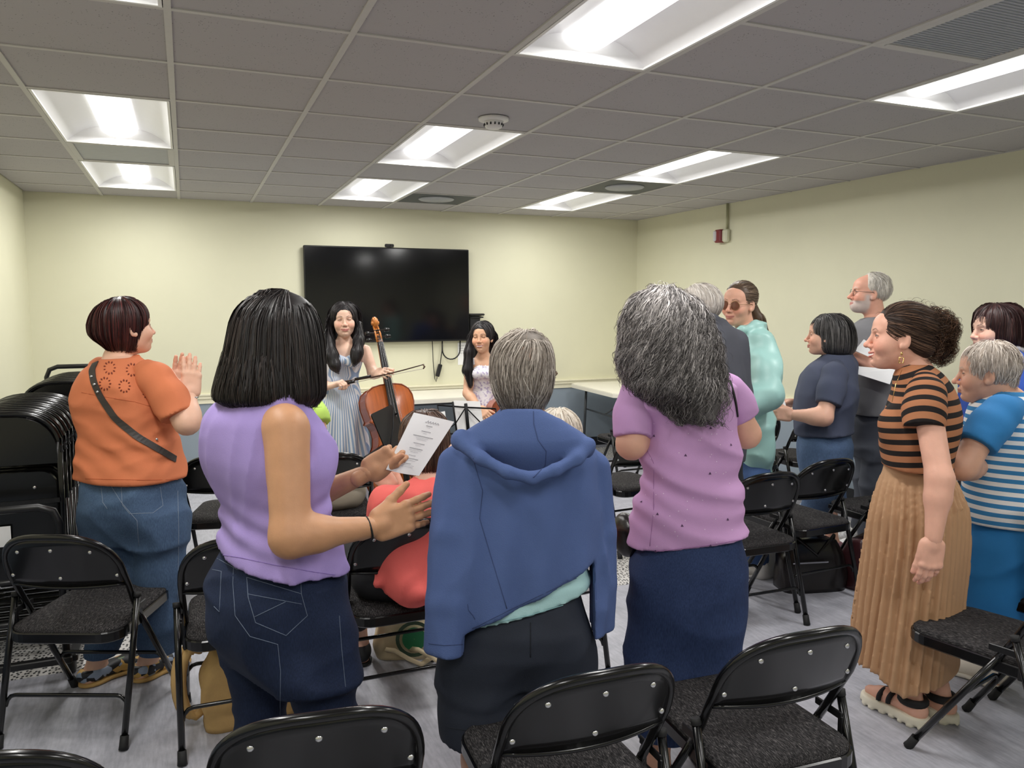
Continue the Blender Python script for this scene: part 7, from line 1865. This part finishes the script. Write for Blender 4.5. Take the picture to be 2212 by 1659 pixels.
# ------------------------------------------------------------------ white-haired man in dark jacket
def build_whiteman():
    zc, yaw = 3.9, rad(-20); p = Person('white-haired man in dark jacket behind the lilac shirt', W(1535, 1100, zc)[:2], yaw, (230, 178, 162))
    rows = rows_px([(690, 1500, 1560), (702, 1486, 1578), (720, 1474, 1590), (760, 1466, 1601), (810, 1464, 1607), (900, 1466, 1607), (1000, 1470, 1603)], zc, yaw, .68); pel = rows_px([(985, 1476, 1598), (1060, 1476, 1600)], zc, yaw, .8)
    p.F.loft(grow_rows(rows, -.016), yaw); p.F.loft(grow_rows(pel, -.03), yaw); p.arm(W(1475, 745, 3.85), W(1470, 850, 3.85), W(1500, 860, 4.1)); p.arm(W(1592, 745, 3.95), W(1600, 850, 3.98), W(1570, 860, 4.2))
    p.hand(W(1500, 860, 4.1), (.2, .5, .1), UP, (0, 0, 1), .005); p.hand(W(1570, 860, 4.2), (-.2, .5, .1), UP, (0, 0, 1), .005)
    o_ = p.o; hips = [W(1537, 1040, zc)+right_of(yaw)*s for s in (-.08, .08)]; ank = [o_+right_of(yaw)*s for s in (-.09, .09)]; simple_legs(p, hips, ank, yaw)
    p.head(W(1508, 670, 3.9), rad(-38), .05, 0, 1.02, W(1528, 722, 3.9), dict(smile=.3, eye=.4, nose=1.2), (215, 210, 205), .0032, nr=.056); p.body(.011)
    F = Field(); F.loft(rows, yaw, .02, p=2.5); F.chain([W(1480, 740, 3.86), W(1472, 850, 3.86), W(1495, 862, 4.05)], [.062, .06, .05], .03); F.chain([W(1588, 740, 3.95), W(1598, 850, 3.98), W(1575, 862, 4.15)], [.062, .06, .05], .03); F.chain([W(1500, 702, 3.98), W(1530, 690, 3.80), W(1560, 698, 3.9)], [.025, .03, .026], .02); F.fn(folds(.006, 12, 101))
    p.garment('dark_jacket', F, .010, fabric('jacket_charcoal', (74, 76, 86), .8, .05)); trousers(p, pel, hips, ank, yaw, fabric('twill_black', (38, 40, 46)), seed=103)
    H = Field(); skull(p, H, .012); H.loft(hair_rows([(622, 1490, 1520), (626, 1476, 1532), (640, 1468, 1542), (660, 1468, 1547), (680, 1476, 1547), (696, 1492, 1542), (706, 1504, 1534)], 3.92, .9), view_ang(1510), 0, p=2.1); face_cut(p, H, (.08, .085, .13), (0, .115, -.03))
    for sx in (-1, 1): H.ell(p.H(sx*.088, .004, -.02), (.03, .026, .034), p.hR, .008, 's')
    p.hair(H, .006, (214, 206, 198), [dict(n=800, len=.10, steps=9, comb=comb_down(p.H(0, .05, .1), 1.2), roots=p.surf_roots(H, lambda rs, n: cap_roots(rs, n, -.5, .6)), r=.0013, tones=((180, 172, 164), (246, 240, 234)), tp=1, jitter=.2, lift=.004)], M_HAIRM, 45)
build_whiteman()
# ------------------------------------------------------------------ the cellist in the blue striped dress
def build_cellist():
    zc, yaw = 5.3, rad(190); p = Person('smiling girl in blue striped dress holding a cello and bow', W(740, 1100, zc)[:2], yaw, (236, 196, 174))
    rows = rows_px([(728, 732, 757), (738, 722, 764), (746, 706, 780), (756, 698, 788), (775, 699, 784), (800, 704, 776), (822, 707, 769), (850, 703, 774), (900, 700, 780)], zc, yaw, .62)
    p.F.loft(rows, yaw)
    sr, er, wr = W(696, 757, 5.3), W(684, 823, 5.22), W(712, 834, 5.08); p.arm(sr, er, wr, (.040, .035, .033, .024), .025); sl, el, wl = W(789, 757, 5.3), W(806, 806, 5.24), W(813, 806, 5.14); p.arm(sl, el, wl, (.040, .035, .033, .024), .025)
    p.hand(wr, W(727, 829, 5.06)-wr, GRAV+RB[2]*.2, RB[2], .0035, curl=(.85, .9, .95, .95), thumb=(.3, .3, .3), size=.95); p.hand(wl, W(830, 803, 5.06)-wl, GRAV*.5+RB[2], UP, .0035, curl=(.4, .42, .45, .5), thumb=(.4, .5, .2), size=.95)
    simple_legs(p, [W(740, 900, zc)+right_of(yaw)*s for s in (-.07, .07)], [p.o+right_of(yaw)*s for s in (-.08, .08)], yaw, shoe=fabric('flat_white', (220, 216, 210)))
    face = dict(smile=.95, eye=.06, full=.006, nose=.75, lip=(188, 92, 92), jaw=.98); p.head(W(743, 692, 5.27), rad(188), -.02, -.03, .97, W(743, 742, 5.32), face, (24, 20, 22), .0021, nr=.043); p.body(.009)
    dr = rows_px([(770, 700, 782), (785, 701, 780), (805, 704, 774), (820, 705, 771)], zc, yaw, .66, grow=.006)
    F = Field(); F.loft(dr, yaw, p=2.3); F.ell(W(727, 780, 5.19), (.052, .045, .045), None, .03); F.ell(W(762, 780, 5.19), (.052, .045, .045), None, .03)
    F.loft(rows_px([(816, 705, 771), (850, 698, 780), (900, 690, 788), (960, 684, 794), (1040, 680, 800), (1125, 676, 804)], zc, yaw, .8), yaw, .02, p=2.2, mod=lambda u, v, z, a: .012*np.sin(a*13+z*2)*np.clip((.98-z)/.4, 0, 1))
    F.ell(W(745, 762, 5.12), (.030, .06, .045), None, .01, 's')
    def attr(V): u = (V-p.o)@right_of(yaw); v = (V-p.o)@fwd_of(yaw); return np.arctan2(u, np.abs(v)+.05)*7.5
    p.garment('striped_dress', F, .0075, stripe_mat('cotton_blue_white_stripe', [(0, (150, 172, 204)), (.5, (228, 230, 236))]), attr)
    for a, b_ in (((706, 772), (704, 748)), ((780, 772), (780, 748))): ribbon(p, p.F, [a, b_], .012, MATS['fabric_strap'] if 'fabric_strap' in MATS else fabric('fabric_strap', (188, 200, 222)), 'shoulder_strap', .003, 6, 4.6)
    H = Field(); skull(p, H, .015); H.loft(hair_rows([(652, 738, 750), (656, 724, 764), (668, 714, 775), (690, 709, 779), (720, 707, 781), (750, 706, 782), (775, 708, 781)], 5.36, .6), view_ang(743), .01, p=2.2)
    face_cut(p, H, (.068, .085, .104), (0, .112, -.034), .006)
    H.ell(p.H(0, .12, -.14), (.040, .12, .07), p.hR, .01, 's')
    H.chain([W(712, 690, 5.27), W(710, 735, 5.20), W(716, 770, 5.15), W(724, 790, 5.13), W(731, 804, 5.12)], [.020, .030, .040, .030, .006], .03); H.chain([W(777, 700, 5.27), W(775, 735, 5.20), W(771, 762, 5.15), W(768, 776, 5.14), W(764, 788, 5.13)], [.018, .028, .033, .024, .005], .03)
    H.fn(lambda P: .002*noise3(P*np.array([1, 1, .1]), 150, 5)); side = p.hR[:, 0]
    p.hair(H, .006, (22, 19, 22), [dict(n=1100, len=.33, steps=16, comb=lambda P, t: GRAV+side*(np.sign((P-p.hc)@side)*.8*max(0, 1-3*t))[:, None], roots=p.surf_roots(H, lambda rs, n: cap_roots(rs, n, .1, .8)), r=.0013, tones=((14, 12, 14), (84, 76, 78)), tp=2.5, jitter=.07, lift=.003), dict(n=330, len=.16, steps=10, comb=lambda P, t: GRAV+0*P, roots=lambda rs, n: (lambda t, k: np.where(k[:, None] < .5, W(711, 695, 5.25)+(W(714, 775, 5.14)-W(711, 695, 5.25))*t[:, None], W(776, 695, 5.25)+(W(772, 760, 5.14)-W(776, 695, 5.25))*t[:, None])+rs.normal(size=(n, 3))*.022)(rs.uniform(0, 1, n), rs.uniform(0, 1, n)), r=.0012, tones=((12, 10, 12), (86, 78, 80)), tp=2.5, jitter=.06, lift=.003)], None, 51)
build_cellist()

# ------------------------------------------------------------------ the younger girl with the second cello
def build_girl():
    zc, yaw = 5.55, rad(205); p = Person('younger girl with long black hair in white and lavender floral dress', W(1044, 1100, zc)[:2], yaw, (226, 178, 146))
    rows = rows_px([(764, 1034, 1056), (772, 1026, 1064), (780, 1014, 1076), (790, 1010, 1080), (810, 1014, 1074), (840, 1019, 1068), (860, 1016, 1072), (900, 1012, 1078)], zc, yaw, .62); p.F.loft(rows, yaw)
    sr, er, wr = W(1014, 792, 5.55), W(1010, 850, 5.48), W(1036, 882, 5.36); p.arm(sr, er, wr, (.036, .032, .030, .022), .022); sl, el, wl = W(1076, 792, 5.55), W(1090, 845, 5.5), W(1096, 815, 5.4); p.arm(sl, el, wl, (.036, .032, .030, .022), .022)
    p.hand(wr, W(1052, 900, 5.3)-wr, RB[2], UP, .004, curl=(.4, .4, .4, .4), size=.85); p.hand(wl, W(1100, 795, 5.36)-wl, RB[2], RB[0], .004, curl=(.6, .6, .6, .6), size=.85)
    simple_legs(p, [W(1044, 920, zc)+right_of(yaw)*s for s in (-.06, .06)], [p.o+right_of(yaw)*s for s in (-.07, .07)], yaw, (.065, .047, .043, .03), shoe=fabric('flat_white', (220, 216, 210)), L=.22)
    face = dict(smile=1.0, open=.9, eye=.14, nose=.75, lip=(180, 92, 88)); p.head(W(1042, 729, 5.52), rad(216), -.02, -.04, .90, W(1044, 776, 5.56), face, (24, 20, 22), .0021, nr=.042); p.body(.009)
    mt, nt, b = new_mat('cotton_lavender_floral'); tc = N(nt, 'ShaderNodeTexCoord'); vo = N(nt, 'ShaderNodeTexVoronoi', Scale=55.0); no = N(nt, 'ShaderNodeTexNoise', Scale=40.0, Detail=2.0)
    nt.links.new(tc.outputs['Object'], no.inputs['Vector']); nt.links.new(no.outputs['Color'], vo.inputs['Vector']); no2 = N(nt, 'ShaderNodeTexNoise', Scale=60.0, Detail=2.0); nt.links.new(tc.outputs['Object'], no2.inputs['Vector'])
    r = ramp(nt, [(0, lin((132, 120, 166))), (.43, lin((196, 186, 214))), (.48, lin((238, 235, 240)))]); nt.links.new(no2.outputs[0], r.inputs[0]); nt.links.new(r.outputs[0], b.inputs['Base Color']); b.inputs['Roughness'].default_value = .85
    F = Field(); F.loft(rows_px([(786, 1016, 1074), (800, 1015, 1074), (840, 1018, 1069), (850, 1018, 1070)], zc, yaw, .66, grow=.006), yaw, p=2.3); F.ell(W(1032, 808, 5.46), (.045, .04, .04), None, .03); F.ell(W(1058, 808, 5.46), (.045, .04, .04), None, .03)
    F.loft(rows_px([(846, 1018, 1070), (880, 1008, 1080), (930, 998, 1090), (990, 992, 1096), (1040, 990, 1098)], zc, yaw, .8), yaw, .02, p=2.2, mod=lambda u, v, z, a: .010*np.sin(a*11+z*2)*np.clip((.9-z)/.3, 0, 1)); p.garment('floral_dress', F, .008, mt)
    for a, b_ in (((1024, 788), (1022, 772)), ((1062, 788), (1064, 772))): ribbon(p, p.F, [a, b_], .014, fabric('strap_white', (236, 232, 236)), 'shoulder_strap', .003, 6, 4.8)
    H = Field(); skull(p, H, .014); H.loft(hair_rows([(693, 1038, 1052), (697, 1028, 1060), (708, 1020, 1066), (730, 1016, 1070), (755, 1014, 1072), (775, 1012, 1072)], 5.62, .55), view_ang(1043), .01, p=2.2); face_cut(p, H, (.068, .085, .104), (0, .112, -.034), .006); H.ell(p.H(0, .12, -.14), (.040, .12, .07), p.hR, .01, 's')
    H.chain([W(1016, 725, 5.53), W(1013, 760, 5.47), W(1010, 800, 5.46), W(1016, 832, 5.45)], [.016, .028, .032, .014], .02); H.chain([W(1066, 725, 5.58), W(1069, 760, 5.60), W(1068, 782, 5.6)], [.024, .026, .018], .02)
    side = p.hR[:, 0]; H.fn(lambda P: .002*noise3(P*np.array([1, 1, .1]), 150, 5))
    p.hair(H, .006, (22, 19, 22), [dict(n=900, len=.33, steps=16, comb=lambda P, t: GRAV+side*(np.sign((P-p.hc)@side)*.8*max(0, 1-3*t))[:, None], roots=p.surf_roots(H, lambda rs, n: cap_roots(rs, n, .1, .8)), r=.0013, tones=((14, 12, 14), (84, 76, 78)), tp=2.5, jitter=.07, lift=.003), dict(n=300, len=.16, steps=10, comb=lambda P, t: GRAV+0*P, roots=lambda rs, n: (lambda t, k: np.where(k[:, None] < .6, W(1015, 722, 5.52)+(W(1012, 805, 5.44)-W(1015, 722, 5.52))*t[:, None], W(1066, 725, 5.56)+(W(1068, 768, 5.58)-W(1066, 725, 5.56))*t[:, None])+rs.normal(size=(n, 3))*.02)(rs.uniform(0, 1, n), rs.uniform(0, 1, n)), r=.0012, tones=((12, 10, 12), (86, 78, 80)), tp=2.5, jitter=.06, lift=.003)], None, 52)
build_girl()

# ------------------------------------------------------------------ seated listeners
def seated(label, chair, skin, rows, yaw, head, hyaw, neck, hairf, top, topname, pants, knees_fwd=.36, arms=None, hands=None, hs=1.0, sleeves=None, attr=None, res=.010, hem=None, extra=None, feet=None, pitch=.1):
    cx, cy, ca = chair; p = Person(label, (cx, cy), yaw, skin); ch = rad(ca); f, r = fwd_of(ch), right_of(ch)
    p.F.loft(grow_rows(rows, -.022), yaw); hipc = np.array([cx, cy, .50])-f*.08
    p.F.ell(hipc, (.15, .13, .09), None, .03); L = []
    for i, s in enumerate((-1, 1)):
        hip = hipc+r*s*.085; kn = hip+f*knees_fwd+r*s*.03+UP*.01; an = kn+f*.02; an[2] = .08
        if feet: an = np.array([feet[i][0], feet[i][1], .08])
        p.leg(hip, kn, an, (.075, .056, .050, .034), f, .22); p.shoe(an, f, .24, fabric('slipper_black', (30, 31, 34)), M_RUB); L.append((hip, kn, an))
    for a in arms: p.arm(*a[:3], *(a[3:] or ((.045, .040, .036, .026),)))
    for h_ in hands: p.hand(*h_[0], **h_[1])
    p.head(head, rad(hyaw), pitch, 0, hs, neck, None, nr=.050); p.body(res)
    F = Field()
    for ch_, rr_ in sleeves or []: sleeve(F, ch_, rr_)
    F.loft(rows, yaw, .03, p=2.5)
    F.fn(folds(.008, 14, len(label), (1, 1, 1.4)))
    if extra: extra(F)
    p.garment(topname, F, .008, top, attr)
    J = Field(); J.ell(hipc, (.165, .15, .10), None, .03)
    for hip, kn, an in L: J.chain([hip, kn, kn+(an-kn)*.72], [.088, .070, .062], .03)
    J.fn(folds(.004, 16, 7)); J.half((0, 0, .424), -UP, .002) if False else None
    p.garment('trousers', J, .010, pants); hairf(p); return p
# coral
crow = rows_px([(1030, 900, 958), (1042, 872, 978), (1062, 840, 996), (1090, 822, 1004), (1130, 818, 1006), (1190, 814, 1008), (1270, 812, 1010)], 2.98, rad(8), .64)
def hair_coral(p):
    H = Field(); skull(p, H, .014); H.loft(hair_rows([(887, 900, 938), (892, 884, 952), (908, 870, 964), (940, 864, 970), (975, 866, 970), (1005, 876, 966), (1030, 892, 952)], 3.02, .95), view_ang(917), 0, p=2.1); face_cut(p, H, (.07, .08, .11), (0, .125, -.05))
    p.hair(H, .006, (70, 48, 38), [dict(n=900, len=.15, steps=10, comb=comb_down(p.H(0, -.02, .1), 1.0), roots=p.surf_roots(H, lambda rs, n: cap_roots(rs, n, -.4, .6)), r=.0013, tones=((52, 34, 27), (132, 100, 80)), tp=1.8, jitter=.15, lift=.004)], None, 61)
M_CORAL = fabric('cotton_coral', (232, 104, 98), .85, .04)
cwr, cwl = W(846, 1056, 3.22), W(858, 1062, 3.30)
def coral_tail(F):
    F.chain([W(880, 1200, 2.95), W(880, 1262, 2.90), W(900, 1286, 2.84)], [.09, .07, .035], .03); F.cone(W(845, 1235, 2.92), W(815, 1262, 2.88), .045, .022, .02); F.cone(W(930, 1240, 2.92), W(935, 1285, 2.85), .06, .03, .02); F.fn(folds(.010, 22, 9)); F.half((0, 0, .425), -UP, .004)
seated('brown-haired person in coral top seated and clapping', (1.346, .068, .2), (226, 178, 156), crow, rad(8), W(916, 964, 3.03), 14, W(925, 1040, 3.0), hair_coral, M_CORAL, 'coral_top', fabric('leggings_black', (30, 31, 36)),
       arms=[(W(832, 1090, 2.97), W(822, 1150, 3.12), cwr), (W(995, 1090, 3.05), W(960, 1150, 3.25), cwl)], hands=[((cwr, UP*.5-RB[0]*.3, RB[2], -RB[0]), dict(res=.004, curl=(.3, .3, .3, .3), size=.9)), ((cwl, UP*.6-RB[0]*.2, -RB[2], -RB[0]), dict(res=.004, curl=(.2, .2, .2, .2), size=.9))],
       sleeves=[([W(842, 1085, 2.97), W(826, 1140, 3.08)], [.062, .06]), ([W(990, 1085, 3.05), W(965, 1140, 3.2)], [.06, .055])], extra=coral_tail, hs=.98, pitch=.2, feet=[(1.27, .36), (1.47, .46)])
# black and white stripes, white hair
srow = rows_px([(1000, 1180, 1236), (1015, 1150, 1266), (1040, 1128, 1288), (1080, 1122, 1296), (1150, 1122, 1296), (1270, 1126, 1292)], 3.16, rad(5), .64)
def hair_striped(p):
    H = Field(); skull(p, H, .016); H.loft(hair_rows([(888, 1192, 1218), (893, 1178, 1232), (908, 1168, 1242), (930, 1164, 1246), (960, 1166, 1244), (985, 1176, 1236)], 3.22, .95), view_ang(1205), 0, p=2.1); face_cut(p, H, (.07, .08, .11), (0, .125, -.05))
    p.hair(H, .007, (206, 196, 182), [dict(n=500, len=.09, steps=8, comb=comb_down(p.H(0, -.02, .1), 1.2), roots=p.surf_roots(H, lambda rs, n: cap_roots(rs, n, -.4, .6)), r=.0014, tones=((180, 168, 152), (240, 232, 220)), tp=1, jitter=.3, lift=.005)], M_HAIRM, 62)
seated('white-haired person in black and white stripes seated behind the blue hoodie', (1.955, .067, 0), (228, 182, 162), srow, rad(5), W(1205, 950, 3.22), 10, W(1208, 1008, 3.18), hair_striped, stripe_mat('knit_black_white', [(0, (30, 30, 32)), (.5, (232, 232, 230))]), 'striped_top', fabric('trousers_grey', (70, 72, 78)),
       arms=[(W(1135, 1060, 3.15), W(1125, 1160, 3.2), W(1160, 1170, 3.4)), (W(1284, 1060, 3.2), W(1290, 1160, 3.26), W(1250, 1170, 3.45))], hands=[((W(1160, 1170, 3.4), (.3, .5, 0), GRAV, (0, 0, 1)), dict(res=.005)), ((W(1250, 1170, 3.45), (-.3, .5, 0), GRAV, (0, 0, 1)), dict(res=.005))],
       sleeves=[([W(1138, 1055, 3.15), W(1126, 1150, 3.2)], [.055, .052]), ([W(1282, 1055, 3.2), W(1290, 1150, 3.25)], [.056, .054])], attr=lambda V: V[:, 2]/.028)
# lime green, leaning
lrow = rows_px([(845, 606, 650), (858, 580, 676), (878, 566, 694), (910, 568, 696), (960, 585, 702), (1060, 630, 740)], 4.35, rad(10), .62)
def hair_lime(p):
    H = Field(); skull(p, H, .014); H.loft(hair_rows([(760, 615, 635), (765, 600, 650), (785, 590, 658), (820, 590, 658), (845, 600, 650)], 4.38, .95), view_ang(624), 0, p=2.1); face_cut(p, H); p.hair(H, .009, (90, 70, 56), None, None, 63)
seated('person in lime green shirt seated behind the woman in purple', (1.365, 1.511, 9.6), (226, 176, 154), lrow, rad(10), W(624, 808, 4.4), 20, W(628, 858, 4.38), hair_lime, fabric('cotton_lime', (186, 220, 104), .85, .03), 'lime_shirt', fabric('trousers_beige', (150, 140, 124)),
       arms=[(W(676, 888, 4.3), W(692, 970, 4.22), W(705, 985, 4.45), (.058, .052, .044, .03)), (W(580, 888, 4.45), W(590, 990, 4.5), W(640, 1010, 4.6))], hands=[((W(705, 985, 4.45), (.1, .8, 0), GRAV, (1, 0, 0)), dict(res=.006)), ((W(640, 1010, 4.6), (.1, .8, 0), GRAV, (1, 0, 0)), dict(res=.006))],
       sleeves=[([W(668, 880, 4.3), W(680, 906, 4.26), W(683, 918, 4.25)], [.070, .078, .078]), ([W(585, 880, 4.45), W(585, 930, 4.47)], [.066, .066])])
